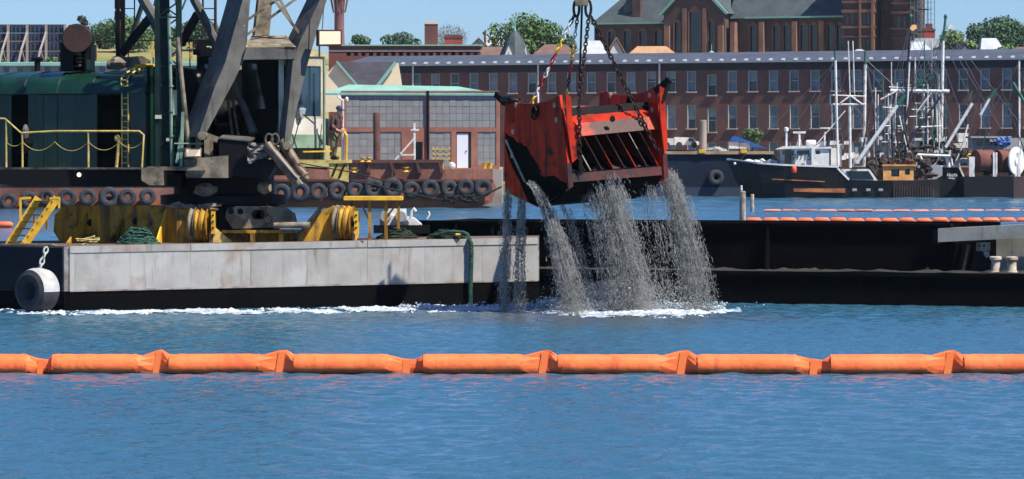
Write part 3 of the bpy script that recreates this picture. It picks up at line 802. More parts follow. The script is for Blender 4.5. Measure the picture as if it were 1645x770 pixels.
# long low brick block with a pale band
t = thing('long_brick_block', 'long low red brick block with pale stone band and green eave', 'building', (X(645, 515), 515, ground_z(X(645, 515), 515)))
mb = MB(); x0, x1 = X(528, 515), X(772, 515); ops = []
for px in range(560, 770, 12): ops.append((X(px, 515) - x0 - .3, X(px, 515) - x0 + .3, Zp(90, 515), Zp(84, 515)))
mb.wall((x0, 515, 0), (1, 0, 0), (0, 1, 0), x1 - x0, ground_z(X(645, 515), 515), Zp(74, 515), .5, ops); mb.wall((x1, 515.5, 0), (0, 1, 0), (-1, 0, 0), 10, 10, Zp(74, 515), .5)
mb.build('wall', M['red_brick'], t)
mb = MB(); mb.box(x0, x1, 514.9, 514.99, Zp(83, 515), Zp(80.5, 515)); mb.build('stone_band', M['sill'], t)
mb = MB(); mb.box(x0 - .3, x1 + .3, 514.6, 526, Zp(74, 515), Zp(72, 515)); mb.build('eave', M['copper'], t)
mb = MB(); mb.box(x0 + .2, x1 - .2, 515.52, 515.6, ground_z(X(645, 515), 515), Zp(74, 515)); mb.build('inner_lining', M['black_steel'], t)
# slate steeple with cross and white dormers
DS = 540; c = P(827, 48, DS); zb = Zp(100, DS); rr = 28*DS/F
t = thing('slate_steeple', 'squat dark slate steeple topped by a pale cross, with white gablets', 'steeple', (c.x, DS, ground_z(c.x, DS)))
mb = MB(); mb.lathe((c.x, DS, zb), (0, 0, 1), [(rr*1.0, 0), (rr*.86, (c.z-zb)*.25), (rr*.62, (c.z-zb)*.55), (rr*.36, (c.z-zb)*.8), (.1, c.z-zb)], 8); spire = mb.build('spire', M['shingle_grey'] if False else M['slate'], t)
mb = MB(); mb.lathe((c.x, DS, ground_z(c.x, DS)), (0, 0, 1), [(rr*.95, 0), (rr*.95, zb - ground_z(c.x, DS))], 8); mb.build('drum', M['siding_grey'], t)
mb = MB(); mb.lathe((c.x, DS, c.z - .3), (0, 0, 1), [(.25, 0), (.1, .8), (.08, 2.1)], 8); mb.beam((c.x - .45, DS, c.z + 1.4), (c.x + .45, DS, c.z + 1.4), .12); mb.build('cross', M['copper'], spire)
for px, d in ((817, DS - rr*.9), (844, DS - rr*.55)):
    w = 10 if px == 817 else 5
    mb = MB(); mb.prism([P(px - w, 97, d), P(px + w, 97, d), P(px, 74, d)], (0, 1.5, 0)); g = mb.build('gablet', M['siding_white'], t)
    mb = MB(); mb.prism([P(px - w*.55, 96, d - .04), P(px + w*.55, 96, d - .04), P(px, 83, d - .04)], (0, .03, 0)); mb.build('louvre', M['siding_grey'], g)
# cream gabled shed with dark roof left of the mill
DG = 402
t = thing('cream_gabled_shed', 'low shed with dark roof between two cream gable ends above the teal-roofed shed', 'building', (X(590, DG), DG, 1.5))
mb = MB()
mb.prism([P(500, 180, DG), P(574, 180, DG), P(574, 139, DG), P(541, 101, DG), P(508, 139, DG), P(500, 139, DG)], (0, .4, 0))
mb.prism([P(607, 180, DG), P(648, 180, DG), P(646, 139, DG), P(640, 101, DG), P(636, 101, DG), P(607, 139, DG)], (0, .4, 0))
mb.build('gable_wall', M['siding_cream'], t)
mb = MB()
mb.add([P(541, 99, DG - .4), P(576, 140, DG - .4), P(576, 140, DG + 6), P(541, 99, DG + 6)], [(0, 1, 2, 3)])
mb.add([P(638, 99, DG - .4), P(604, 140, DG - .4), P(604, 140, DG + 6), P(638, 99, DG + 6)], [(0, 1, 2, 3)])
mb.prism([P(576, 142, DG + .6), P(604, 142, DG + .6), P(641, 101, DG + 5), P(538, 101, DG + 5)], (0, .2, .1))
mb.build('roof', M['shingle_dark'], t)
mb = MB(); mb.beam(P(636, 100, DG - .5), P(604, 141, DG - .5), .3, .35); mb.beam(P(541, 99, DG - .5), P(576, 140, DG - .5), .16, .22); mb.build('verge_board', M['copper'], t)

# ================================================================== teal-roofed shed behind the crane and panelled hoarding, upper left
M['teal_roof'] = mat('teal_roof', C(126, 172, 160), 0.7, col2=C(106, 152, 142), scale=.4, patch=(C(150, 160, 150), .8, .6, .75))
M['pale_wall'] = mat('pale_wall', C(150, 152, 148), 0.8, col2=C(116, 120, 120), scale=.3, lo=.45, hi=.55)
D = 400
t = thing('teal_eaved_shed', 'long pale shed with a teal eave behind the green machinery house', 'building', (X(140, D), D, 1.5))
x0, x1 = X(-120, D), X(340, D)
mb = MB(); mb.wall((x0, D, 0), (1, 0, 0), (0, 1, 0), x1 - x0, 1.4, Zp(106, D), .4); mb.wall((x1 - .4, D + .4, 0), (0, 1, 0), (-1, 0, 0), 10, 1.4, Zp(106, D), .4); mb.build('wall', M['pale_wall'], t)
mb = MB(); mb.prism([(x0, D - .6, Zp(106, D)), (x0, D - .6, Zp(101, D)), (x0, D + 8, Zp(97, D)), (x0, D + 11, Zp(106, D))], (x1 - x0 + .4, 0, 0)); mb.build('roof', M['teal_roof'], t)
for k in range(18):
    px = -60 + 22*k
    mb = MB(); mb.bpx(px, 108, px + 9, 117, D - .06, .05); mb.build('window', M['mill_pane'], t)
D = 440
M['hoarding'] = mat('hoarding', C(44, 52, 72), 0.6, col2=C(34, 40, 58), scale=.4)
M['hoarding_hi'] = mat('hoarding_hi', C(50, 58, 78), 0.7)
M['brace'] = mat('brace', C(150, 138, 132), 0.7)
t = thing('panelled_hoarding', 'tall dark blue panelled hoarding held up by pale raking braces', 'hoarding', (X(45, D), D + 3, 1.5))
for k in range(-1, 4):
    xl = 13 + 30.5*(k - 1) + 1
    for j, (y0, y1) in enumerate(((39.5, 53), (53.6, 66), (66.6, 82), (82.6, 112))):
        mb = MB(); mb.bpx(xl, y0, xl + 28.5, y1, D + 2, .25); pn = mb.build('panel', M['hoarding'], t)
        mb = MB()
        for q in range(4): mb.bpx(xl + 3 + 6.6*q, y0 + 2, xl + 5.5 + 6.6*q, y1 - 2, D + 1.88, .11)
        mb.build('rib', M['hoarding_hi'], pn)
for px in (-18, 13, 43.5, 74, 104.5):
    mb = MB(); mb.beam(P(px, 39, D + 1.7), P(px, 200, D + 1.7), .3); mb.build('post', M['brace'], t)
    if px < 100:
        mb = MB(); mb.beam(P(px, 52, D + 1.5), P(px - 9, 80, D - 1), .2); mb.beam(P(px - 9, 80, D - 1), P(px - 16, 110, D - 2.5), .2); mb.beam(P(px - 9, 80, D - 1), P(px - 1, 110, D + 1), .16); mb.build('brace', M['brace'], t)
# ================================================================== wharf under the panelled shed
DB, DSH = 328.0, 343.0
M['concrete'] = mat('concrete', C(158, 146, 134), 0.9, col2=C(128, 116, 106), scale=.3)
mb = MB(); mb.box(X(-200, 341), X(806, 341), 341, 399, -3, Zp(272.5, 341)); struct(mb.build('wharf', M['concrete']))
# ------------------------------------------------------------------ shed with small-paned walls
M['shed_frame'] = mat('shed_frame', C(160, 108, 90), 0.9, col2=C(132, 88, 74), scale=.5)
M['shed_pane'] = mat('shed_pane', C(142, 143, 142), 0.8, col2=C(126, 128, 128), scale=.35, patch=(C(160, 160, 160), 3.0, .7, .8), vary=0.05, spec=.25)
M['shed_back'] = mat('shed_back', C(112, 112, 112), 0.8)
M['white_door'] = mat('white_door', C(226, 230, 236), 0.6)
D = DSH; zf = Zp(272.5, 341)
shed = thing('paned_shed', 'grey shed walled with small square panes under a teal roof on the wharf', 'building', (X(676, D), D, zf))
x0 = X(548, D)
def op(a, y0, b, y1): return (X(a, D) - x0, X(b, D) - x0, Zp(y1, D), Zp(y0, D))
fields = [(556, 149, 684.5, 205), (690, 149, 797, 205), (556, 212, 645, 270), (690, 212, 725, 268), (767, 212, 797, 266)]
ops = [op(*f) for f in fields] + [op(733, 212, 757, 270), op(663, 228, 679, 270)]
mb = MB(); mb.wall((x0, D, 0), (1, 0, 0), (0, 1, 0), X(802, D) - x0, zf, Zp(146, D), .4, ops)
mb.wall((X(802, D) - .4, D + .4, 0), (0, 1, 0), (1, 0, 0), 14, zf, Zp(146, D), .4)
mb.build('frame_wall', M['shed_frame'], shed)
mb = MB(); mb.box(x0 + .3, X(802, D) - .5, D + .42, D + .5, zf, Zp(146, D)); mb.build('inner_lining', M['shed_back'], shed)
cw = 10.7; cache2 = {}
for (a, y0, b, y1) in fields:
    nx = max(1, round((b - a) / cw)); nz = max(1, round((y1 - y0) / 11.0))
    pw, ph = (b - a) / nx * D / F, (y1 - y0) / nz * D / F; key = (round(pw, 3), round(ph, 3))
    if key not in cache2:
        q = MB(); q.box(.012, pw - .012, 0, .12, .012, ph - .012); cache2[key] = mesh_only(q, 'pane', M['shed_pane'])
    for i in range(nx):
        for j in range(nz):
            p = P(a + i*(b - a)/nx, y1 - j*(y1 - y0)/nz, D); inst(cache2[key], 'pane', shed, (p.x, D + .06 + random.uniform(0, .03), p.z))
mb = MB(); mb.bpx(734, 215, 752, 270, D + .12, .08); dr = mb.build('door', M['white_door'], shed)
mb = MB(); mb.ball(P(749, 243, D + .08), .07, .07, .07, 6); mb.build('door_handle', M['black_steel'], dr)
mb = MB(); mb.bpx(664, 229, 678, 270, D + .3, .08); mb.build('door', M['dark_glass'], shed)
mb = MB(); mb.tube([P(687.5, 146, D - .1), P(687.5, 272, D - .1)], .12, 8); mb.build('downpipe', M['black_steel'], shed)
mb = MB()
mb.add([P(520, 150, D - .12), P(806, 151, D - .12), P(735, 139, D + 2), P(560, 136, D + 2), P(806, 151, D + 14), P(520, 150, D + 14),
        P(520, 153, D - .12), P(806, 154, D - .12)], [(0, 1, 2, 3), (1, 4, 2), (2, 4, 5, 3), (0, 3, 5), (0, 6, 7, 1)])
mb.build('roof', M['teal_roof'], shed)
# ladder-like white davit, yellow rails, yellow bins, rusty pipe pile
t = thing('white_davit', 'white cross-topped davit with diagonal stay before the paned shed', 'davit', tuple(P(666, 272, 341.4)))
mb = MB(); mb.beam(P(666, 272, 341.4), P(666, 198, 341.4), .2); mb.build('post', M['white_paint'], t)
mb = MB(); mb.beam(P(660, 209, 341.3), P(673, 209, 341.3), .16); mb.build('cross_arm', M['white_paint'], t)
mb = MB(); mb.beam(P(666, 222, 341.3), P(634, 258, 341.3), .16); mb.beam(P(641, 249, 341.3), P(666, 249, 341.3), .16); mb.build('stay', M['white_paint'], t)
t = thing('yellow_rail', 'small pale yellow pipe guard rail before the shed door', 'railing', tuple(P(710, 272, 341.5)))
for px in (696, 703, 712, 722):
    mb = MB(); mb.beam(P(px, 272, 341.5), P(px, 236, 341.5), .12); mb.build('post', M['yellow_pale'], t)
for py in (240, 248, 256):
    mb = MB(); mb.beam(P(694, py, 341.4), P(724, py, 341.4), .1); mb.build('rail', M['yellow_pale'], t)
for k, px in enumerate((778, 787)):
    mb = MB(); c = P(px, 271, 341.6); mb.lathe(c, (0, 0, 1), [(.2, 0), (.27, .5), (.3, .55), (.24, .56)], 10)
    tag(mb.build('yellow_bollard', M['yellow_clean'], None, True), ['yellow bollard left of the pair at the wharf corner', 'yellow bollard right of the pair at the wharf corner'][k], 'bollard')
mb = MB(); mb.ball(P(726, 267, 341.6), .35, .3, .4, 8, .1, 3); tag(mb.build('white_barrel', M['white_paint'], None, True), 'small white barrel left of the white shed door', 'barrel')
mb = MB(); a, b = P(605, 280, 336), P(600, 181, 336); mb.lathe(a, (0, 0, 1), [(.32, 0), (.32, b.z - a.z - .1), (.26, b.z - a.z)], 12)
tag(mb.build('pipe_pile', M['rust_dark'], None, True), 'tall rust brown pipe pile standing before the paned shed', 'pile')

# ------------------------------------------------------------------ rust barge
zt = Zp(289, DB)
barge = thing('rust_barge', 'rust red barge with tyre fenders lying before the wharf', 'barge', (X(380, DB), DB + 5, 0))
mb = MB()
mb.prism([P(-150, 360, DB), P(-150, 289, DB), P(792, 289, DB), P(797, 300, DB), P(790, 326, DB), P(760, 338, DB), P(740, 360, DB)], (0, 11, 0)); mb.build('hull', M['rust_hull'], barge)
mb = MB(); mb.prism([P(-150, 352, DB - .05), P(-150, 322, DB - .05), P(786, 322, DB - .05), P(756, 340, DB - .05), P(745, 352, DB - .05)], (0, .045, 0)); mb.build('boot_stripe', M['rust_low'], barge)
# upper strake: plates with slanting ribs
for a, b in ((-150, -60), (-60, 30), (30, 120), (120, 210), (210, 300), (300, 390), (390, 470), (470, 553), (553, 630), (630, 712), (712, 792)):
    top = 272 if a >= 712 else (260 if a >= 553 else 268)
    mb = MB(); mb.ppx([(a + .5, 289), (b - .5, 289), (b - .5, top), (a + .5, top)], DB + .35, .3); mb.build('plate', M['rust_hull'], barge)
for px in (586, 626, 668, 704):
    mb = MB(); mb.ppx([(px, 262), (px + 4, 262), (px + 10, 278), (px + 4, 278)], DB - .2, .5); mb.build('rib', M['rust_dark'], barge)
mb = MB(); mb.beam(P(553, 260, DB + .3), P(712, 259, DB + .3), .35, .3); mb.build('bulwark_rail', M['rust_dark'], barge)
mb = MB(); mb.beam(P(-150, 290, DB - .1), P(792, 290, DB - .1), .25, .2); mb.build('rub_rail', M['rust_dark'], barge)
for px, py in ((568, 274), (652, 273), (582, 257), (592, 257)):
    mb = MB(); mb.lathe(P(px, py + 3, DB - .35), (0, 0, 1), [(.3, 0), (.12, .12), (.12, .3), (.3, .36), (.3, .42)], 8); mb.build('cleat', M['yellow_clean'], barge)
# tyres
def tyre_mesh(Ro, Ri, W, m_, n=24):
    q = MB(); prof = [(Ri, -W*.35), (Ri*1.05, -W/2), (Ro*.9, -W/2), (Ro, -W*.36), (Ro, W*.36), (Ro*.9, W/2), (Ri*1.05, W/2), (Ri, W*.35), (Ri, -W*.35)]
    q.lathe((0, 0, 0), (0, 1, 0), prof, n, False); return mesh_only(q, 'tyre', m_, True)
TY = tyre_mesh(.88, .31, .66, M['tyre'])
ty = [(14, 324), (46, 321), (76, 318), (108, 318), (141, 317), (175, 317), (205, 317), (237, 316), (452, 311), (482, 309), (511, 308), (541, 307), (570, 305), (600, 303), (630, 302), (661, 305), (691, 303), (721, 303), (748, 301), (776, 302)]
ordw = ['first', 'second', 'third', 'fourth', 'fifth', 'sixth', 'seventh', 'eighth', 'ninth', 'tenth', 'eleventh', 'twelfth']
for i, (px, py) in enumerate(ty):
    if i < 8: lb = 'tyre fender on rust barge left of crane pedestal, %s from frame edge' % ordw[i]
    else: lb = 'tyre fender on rust barge right of crane pedestal, %s from the pedestal' % ordw[i - 8]
    rg = random.Random(i)
    o = inst(TY, 'tyre_fender', None, P(px, py, DB - .72), (rg.uniform(-.12, .12), rg.uniform(0, 3), rg.uniform(-.25, .45)))
    s_ = rg.uniform(.84, 1.08); o.scale = (s_, s_, s_); tag(o, lb, 'tyre', 'tyre fenders on the rust barge')
# drooping hawser along the hull
t = thing('mooring_hawser', 'dark hawser sagging along the rust barge with a knotted bunch', 'rope', tuple(P(690, 330, DB - 2)))
pts = [P(545, 287, DB - 2), P(600, 297, DB - 2), P(650, 309, DB - 2), P(700, 320, DB - 2), P(730, 322, DB - 2), P(770, 318, DB - 2), P(806, 300, DB - 2)]
mb = MB(); mb.tube(pts, .09, 6); mb.build('rope', M['rope_black'], t)
mb = MB(); rg = random.Random(5)
for k in range(26):
    c = P(rg.uniform(715, 765), rg.uniform(314, 324), DB - 2); mb.ball(c, .22, .2, .18, 6, .3, k)
mb.tube([P(727, 322, DB - 2), P(724, 336, DB - 2)], .07, 5); mb.build('knot_bunch', M['rope_black'], t)

# ================================================================== booms further out, piles
def far_boom(label, x0, x1, py, n, h_px, m_, cat='boom', gap=.12, jig=.6, seed=1):
    D = DW(py); rg = random.Random(seed); t = thing('distant_boom', label, cat, (X((x0+x1)/2, D), D, 0))
    s_ = (x1 - x0) / n; r_ = h_px*D/F/2
    for i in range(n):
        a = X(x0 + i*s_ + s_*gap*rg.uniform(.3, 1), D); b = X(x0 + (i+1)*s_ - s_*gap*rg.uniform(.3, 1), D); zc = r_*rg.uniform(.75, 1.05); dy = rg.uniform(-.3, .3)
        mb = MB(); mb.tube([(a, D+dy, zc*.8), (a + (b-a)*.12, D+dy, zc), (a + (b-a)*.88, D+dy, zc), (b, D+dy, zc*.8)], [r_*.6, r_, r_, r_*.6], 8); mb.build('float', m_, t, True)
        if i: mb = MB(); mb.tube([(a - s_*D/F*gap*2, D+dy, zc*.6), (a + .1, D+dy, zc*.7)], r_*.35, 6); mb.build('link', m_, t)
far_boom('bright orange float boom just beyond the black barge, right', 1198, 1660, 358, 17, 8.5, M['orange_far'])
far_boom('thin faded pink boom far out before the moored boats', 1226, 1700, 340.5, 16, 4.2, M['salmon_far'], gap=.05)
far_boom('pale orange floats left of the wooden piles behind the mud fall', 1096, 1188, 361, 3, 5, M['salmon_far'])
far_boom('short orange floats seen over the black barge left of the bucket', 720, 806, 362, 3, 6, M['salmon_far'])
far_boom('orange float end at the left frame edge behind the yellow stairs', -40, 22, 366, 2, 10, M['orange_far'])
M['pile_wood'] = mat('pile_wood', C(176, 164, 146), 0.9, col2=C(124, 112, 98), scale=2, streak=(C(90, 80, 70), .5, .75))
for px, yt, yb, r_, lb in ((1193, 308, 361, 5.2, 'thick weathered wooden pile standing behind the black barge'), (1208.5, 313, 341, 3, 'thinner wooden pile farther out, right of the thick one')):
    D = DW(yb); a = P(px, yb, D); h = (yb - yt)*D/F; rr = r_*D/F
    t = thing('wooden_pile', lb, 'pile', (a.x, D, 0))
    mb = MB(); mb.lathe((a.x, D, -2), (0, 0, 1), [(rr*1.05, 0), (rr, 2), (rr*.95, h + 2), (rr*.7, h + 2.05)], 12); mb.build('shaft', M['pile_wood'], t, True)
    if r_ > 5:
        mb = MB(); mb.ball((a.x - .1, D, h + .18), .1, .2, .16, 8); mb.ball((a.x - .1, D - .15, h + .36), .08, .09, .08, 6); mb.build('perched_gull', M['white_paint'], t, True)

# ================================================================== pier and navy hulk behind the boats
DP = 412.0
M['navy'] = mat('navy', C(20, 32, 50), 0.7, col2=C(14, 24, 40), scale=.3, spec=.2)
M['navy_low'] = mat('navy_low', C(36, 50, 70), 0.7, col2=C(40, 52, 72), scale=.3)
M['tan_deck'] = mat('tan_deck', C(176, 152, 118), 0.9, col2=C(140, 116, 88), scale=.4)
t = thing('navy_barge', 'big navy blue flat-sided barge with tan deck edge right of the bucket', 'barge', (X(1140, DP), DP + 4, 0))
mb = MB(); mb.prism([P(1000, 340, DP), P(1000, 248, DP), P(1242, 248, DP), P(1256, 262, DP), P(1246, 340, DP)], (0, 9, 0)); mb.build('hull', M['navy'], t)
mb = MB(); mb.prism([P(1000, 330, DP - .06), P(1000, 301, DP - .06), P(1248, 301, DP - .06), P(1247, 330, DP - .06)], (0, .05, 0)); mb.build('boot_stripe', M['navy_low'], t)
mb = MB(); mb.bpx(1000, 243, 1243, 248, DP - .3, 9.5); mb.build('deck_edge', M['tan_deck'], t)
for px in (1128, 1195):
    mb = MB(); mb.bpx(px - 5, 240, px + 5, 246, DP - .45, .8); mb.build('yellow_fairlead', M['yellow_clean'], t)
o = inst(TY, 'tyre_fender', None, P(1150, 285, DP - .4), (0, 0, .2)); tag(o, 'lone dark tyre fender on the navy barge side', 'tyre')
mb = MB(); mb.prism([P(1060, 247, DP + 9.2), P(1060, 240, DP + 9.2), P(1252, 246, DP + 9.2), P(1252, 252, DP + 9.2)], (0, 4, 0)); struct(mb.build('pier', M['dark_wood']))
# vans parked on the quay
def van(px, py, D, w, label, m_):
    p = P(px, py, D); t = thing('parked_van', label, 'van', (p.x, D, p.z), 0, 'vans parked on the pier')
    s_ = w*D/F; h = s_*.42
    mb = MB(); pr = [(-s_/2, .35), (s_/2, .35), (s_/2, h*.62), (s_*.38, h*.66), (s_*.26, h*1.0), (-s_*.44, h*1.05), (-s_/2, h*.95)]
    mb.prism([(p.x + a, D, p.z + b) for a, b in pr], (0, 1.9, 0)); mb.build('body', m_, t)
    mb = MB(); mb.prism([(p.x + a, D - .03, p.z + b) for a, b in ((s_*.08, h*.62), (s_*.34, h*.62), (s_*.24, h*.92), (s_*.08, h*.94))], (0, .02, 0)); mb.build('side_window', M['dark_glass'], t)
    for q in (-.3, .3):
        mb = MB(); mb.lathe((p.x + q*s_, D - .04, p.z + .36), (0, 1, 0), [(.36, 0), (.36, .25)], 12); mb.build('wheel', M['tyre'], t)
van(1103, 238, DP + 7, 40, 'white van parked on the navy barge deck, nearer the bucket', M['white_paint'])
van(1082, 238, DP + 10.5, 36, 'second white van tucked behind the first by the bucket', M['white_paint'])
mb = MB(); a = P(1129.5, 246, DP + 6); mb.lathe(a, (0, 0, 1), [(.42, 0), (.42, 3.8), (.3, 3.85)], 14)
tag(mb.build('concrete_pillar', M['concrete'], None, True), 'pale round pillar standing beside the white van', 'pillar')
t = thing('tarped_stack', 'white crates half covered by a bright blue tarpaulin', 'stack', tuple(P(1195, 243, DP + 9.5)))
mb = MB(); mb.bpx(1171, 228, 1187, 239, DP + 9.5, 1.6); mb.bpx(1188, 229.5, 1205, 239, DP + 9.5, 1.6); mb.build('crate', M['white_paint'], t)
M['tarp'] = mat('tarp', C(36, 92, 170), 0.5, col2=C(26, 70, 140), scale=1, bump=.4, bscale=2)
mb = MB(); mb.prism([P(x, y, DP + 9.3) for x, y in ((1172, 228), (1177, 219), (1185, 219.5), (1206, 228), (1234, 239), (1206, 236), (1203, 230), (1176, 227))], (0, 2.2, 0)); mb.build('tarpaulin', M['tarp'], t)
t = thing('deck_gear', 'grey bundles of gear lying on the navy barge deck', 'gear', tuple(P(1150, 243, DP + 1)))
mb = MB(); rg = random.Random(2)
for k in range(9): c = P(rg.uniform(1140, 1162), rg.uniform(239, 243), DP + rg.uniform(.5, 2)); mb.ball(c, .5, .4, .3, 7, .25, k)
mb.build('bundle', M['pale_wall'], t)

# ================================================================== fishing boats
M['boat_black'] = mat('boat_black', C(16, 19, 25), 0.6, col2=C(26, 24, 25), scale=.3, streak=(C(70, 46, 34), .62, .82), spec=.25)
M['boat_rust'] = mat('boat_rust', C(58, 40, 36), 0.8, col2=C(34, 28, 28), scale=.3, patch=(C(110, 64, 44), .6, .6, .75))
M['rust_streak'] = mat('rust_streak', C(188, 116, 62), 0.85, col2=C(120, 72, 46), scale=.5)
M['pole_white'] = mat('pole_white', C(226, 226, 222), 0.5, col2=C(196, 190, 180), scale=1.5, patch=(C(140, 100, 74), 1.5, .68, .8))
M['pole_dark'] = mat('pole_dark', C(42, 40, 42), 0.6)
M['pole_green'] = mat('pole_green', C(30, 96, 74), 0.6)
M['orange_house'] = mat('orange_house', C(226, 170, 96), 0.7, col2=C(190, 120, 62), scale=.6)
M['drum_brown'] = mat('drum_brown', C(112, 66, 52), 0.85, col2=C(88, 50, 42), scale=.8)
M['gear_brown'] = mat('gear_brown', C(78, 64, 56), 0.9, col2=C(48, 40, 38), scale=1)
M['wire'] = mat('wire', C(110, 112, 116), 0.5, 0.4)
M['lamp_orange'] = mat('lamp_orange', C(250, 190, 120), 0.5)
M['ink'] = mat('ink', C(30, 34, 42), 0.6)
M['red_light'] = mat('red_light', C(240, 76, 48), 0.5)
def poles(parent, lst, D):
    for (a, b, c, d, r_, m_, dd, nm) in lst:
        mb = MB(); mb.tube([P(a, b, D + dd), P(c, d, D + dd)], r_*D/F, 8); mb.build(nm, M[m_], parent, True)
def wires(parent, lst, D, r_=.025):
    for (a, b, c, d) in lst:
        mb = MB(); mb.tube([P(a, b, D), P(c, d, D + .3)], r_, 4); mb.build('rigging_wire', M['wire'], parent)
def hull(mb, D, secs):
    """secs: (px, py_sheer, half-beam, keel half-beam) from bow to stern; waterline below 0"""
    n = len(secs); v = []; f = []
    for px, py, hb, kb, px2 in secs:
        x, z, x2 = X(px, D), Zp(py, D), X(px2, D)
        v += [(x2, D - kb, -1.0), (x2 * .35 + x * .65, D - hb*.93, z*.45), (x, D - hb, z), (x, D + hb, z), (x2 * .35 + x * .65, D + hb*.93, z*.45), (x2, D + kb, -1.0)]
    for i in range(n - 1):
        for k in range(5): f.append((i*6+k, i*6+k+1, (i+1)*6+k+1, (i+1)*6+k))
    f.append(tuple(range(6))); f.append(tuple(range((n-1)*6 + 5, (n-1)*6 - 1, -1)))
    mb.add(v, f)
def text_mesh(txt, size, m_, name, parent, loc, rot):
    cu = bpy.data.curves.new(name, 'FONT'); cu.body = txt; cu.size = size; cu.extrude = .02; cu.align_x = 'CENTER'
    o = bpy.data.objects.new(name + '_tmp', cu); COL.objects.link(o)
    dg = bpy.context.evaluated_depsgraph_get(); dg.update()
    me = bpy.data.meshes.new_from_object(o.evaluated_get(dg)); me.materials.clear(); me.materials.append(m_)
    bpy.data.objects.remove(o); bpy.data.curves.remove(cu)
    q = inst(me, name, parent, loc, rot); return q
# --- the long dragger with white wheelhouse
D1 = 400.0
b1 = thing('fishing_dragger', 'long black fishing dragger with white wheelhouse and rusty aft hull', 'fishing boat', (X(1330, D1), D1, 0))
mb = MB()
hull(mb, D1 + 3, [(1168, 257, .1, .05, 1208), (1185, 259, 1.3, .5, 1212), (1215, 263, 2.3, 1.6, 1232), (1255, 266, 2.9, 2.4, 1260), (1310, 268.5, 3.1, 2.7, 1310), (1343, 269, 3.1, 2.8, 1343)])
mb.build('fore_hull', M['boat_black'], b1)
mb = MB()
hull(mb, D1 + 3, [(1343.3, 269, 3.1, 2.8, 1343.3), (1364, 289, 3.1, 2.8, 1364), (1430, 291, 3.1, 2.8, 1430)]); mb.build('aft_hull', M['boat_black'], b1)
mb = MB()
hull(mb, D1 + 3, [(1430.3, 291, 3.1, 2.8, 1430.3), (1505, 288, 3.0, 2.6, 1503)]); mb.build('stern_hull', M['boat_rust'], b1)
mb = MB()
for k in range(16): px = 1436 + k*4.2; mb.bpx(px, 300, px + 1.6, 319, D1 - .12, .2)
mb.build('fender_slat', M['gear_brown'], b1)
mb = MB()
for a, b in (((1168, 256), (1215, 262)), ((1215, 262), (1255, 265)), ((1255, 265), (1343, 268))):
    hbA = {1168: .1, 1215: 2.3, 1255: 2.9}[a[0]]; hbB = {1215: 2.3, 1255: 2.9, 1343: 3.1}[b[0]]
    pa, pb = P(a[0], a[1], D1 + 3), P(b[0], b[1], D1 + 3); mb.beam((pa.x, pa.y - hbA, pa.z), (pb.x, pb.y - hbB, pb.z), .18, .2)
mb.beam(P(1343, 268, D1), P(1364, 289, D1), .2, .22); mb.build('cap_rail', M['white_rust'], b1)
mb = MB(); mb.ppx([(1275, 303), (1358, 303), (1358, 310), (1275, 308)], D1 - .06, .05); mb.build('rust_band', M['rust_streak'], b1)
mb = MB(); mb.beam(P(1240, 288, D1 + .3), P(1325, 292, D1 - .05), .08, .12); mb.build('rub_rail', M['rust_streak'], b1)
mb = MB(); mb.lathe(P(1275.5, 278, D1 - .3), (0, 0, 1), [(.22, 0), (.3, .15), (.3, .6), (.2, .72)], 10); mb.build('red_fender', M['red_light'], b1, True)
mb = MB(); mb.ball(P(1180.5, 263, D1 + 1.2), .16, .1, .16, 8); mb.build('hawse_light', M['white_paint'], b1)
for px in (1373, 1395, 1415):
    mb = MB(); mb.bpx(px - 3.5, 303, px + 3.5, 307, D1 - .1, .08); mb.build('freeing_port', M['pale_wall'], b1)
# wheelhouse with openings
wx0, wx1 = X(1278, D1), X(1304, D1); wd = D1 + .8
mb = MB()
ops = [(X(1281, D1) - wx0, X(1301, D1) - wx0, Zp(248, D1), Zp(242, D1)), (X(1288, D1) - wx0, X(1293.5, D1) - wx0, Zp(266, D1), Zp(263, D1))]
mb.wall((wx0, wd, 0), (1, 0, 0), (0, 1, 0), wx1 - wx0, Zp(269, D1), Zp(238, D1), .12, ops)
# slanted front facets
fl = Vector((X(1258, D1), wd + 2.0, 0)); fr = Vector((wx0, wd, 0)); ud = (fr - fl); ul = ud.length; ud.normalize()
mb.wall(fl, ud, (-ud.y, ud.x, 0), ul, Zp(269, D1), Zp(238, D1), .12, [(ul*.5, ul*.92, Zp(250, D1), Zp(242, D1)), (ul*.08, ul*.35, Zp(249, D1), Zp(242, D1))])
mb.box(X(1258, D1), X(1260, D1), wd + 2.2, wd + 4.2, Zp(269, D1), Zp(238, D1))
mb.box(X(1304.2, D1), X(1309.5, D1), wd - .35, wd + 4, Zp(269, D1), Zp(237, D1))
mb.wall((X(1309.7, D1), wd, 0), (1, 0, 0), (0, 1, 0), X(1333, D1) - X(1309.7, D1), Zp(269, D1), Zp(239, D1), .12, [(.0 + .1, .1 + .5, Zp(248, D1), Zp(242, D1))])
mb.box(X(1333, D1) - .12, X(1333, D1), wd + .12, wd + 4, Zp(269, D1), Zp(239, D1))
wh = mb.build('wheelhouse', M['white_paint'], b1)
mb = MB(); mb.box(X(1262, D1), X(1332, D1), wd + .5, wd + .55, Zp(268, D1), Zp(239, D1)); mb.build('window_glass', M['dark_glass'], wh)
mb = MB(); mb.prism([P(1250, 240, wd - .3), P(1306, 238.5, wd - .3), P(1306, 234, wd - .3), P(1262, 235, wd - .3)], (0, 4.6, 0)); mb.bpx(1306.2, 236, 1336, 239, wd - .2, 4.3); mb.build('wheelhouse_roof', M['white_paint'], wh)
text_mesh('697154', .95, M['ink'], 'hull_number', wh, (X(1291, D1), wd - .03, Zp(257.5, D1)), (R(90), 0, 0))
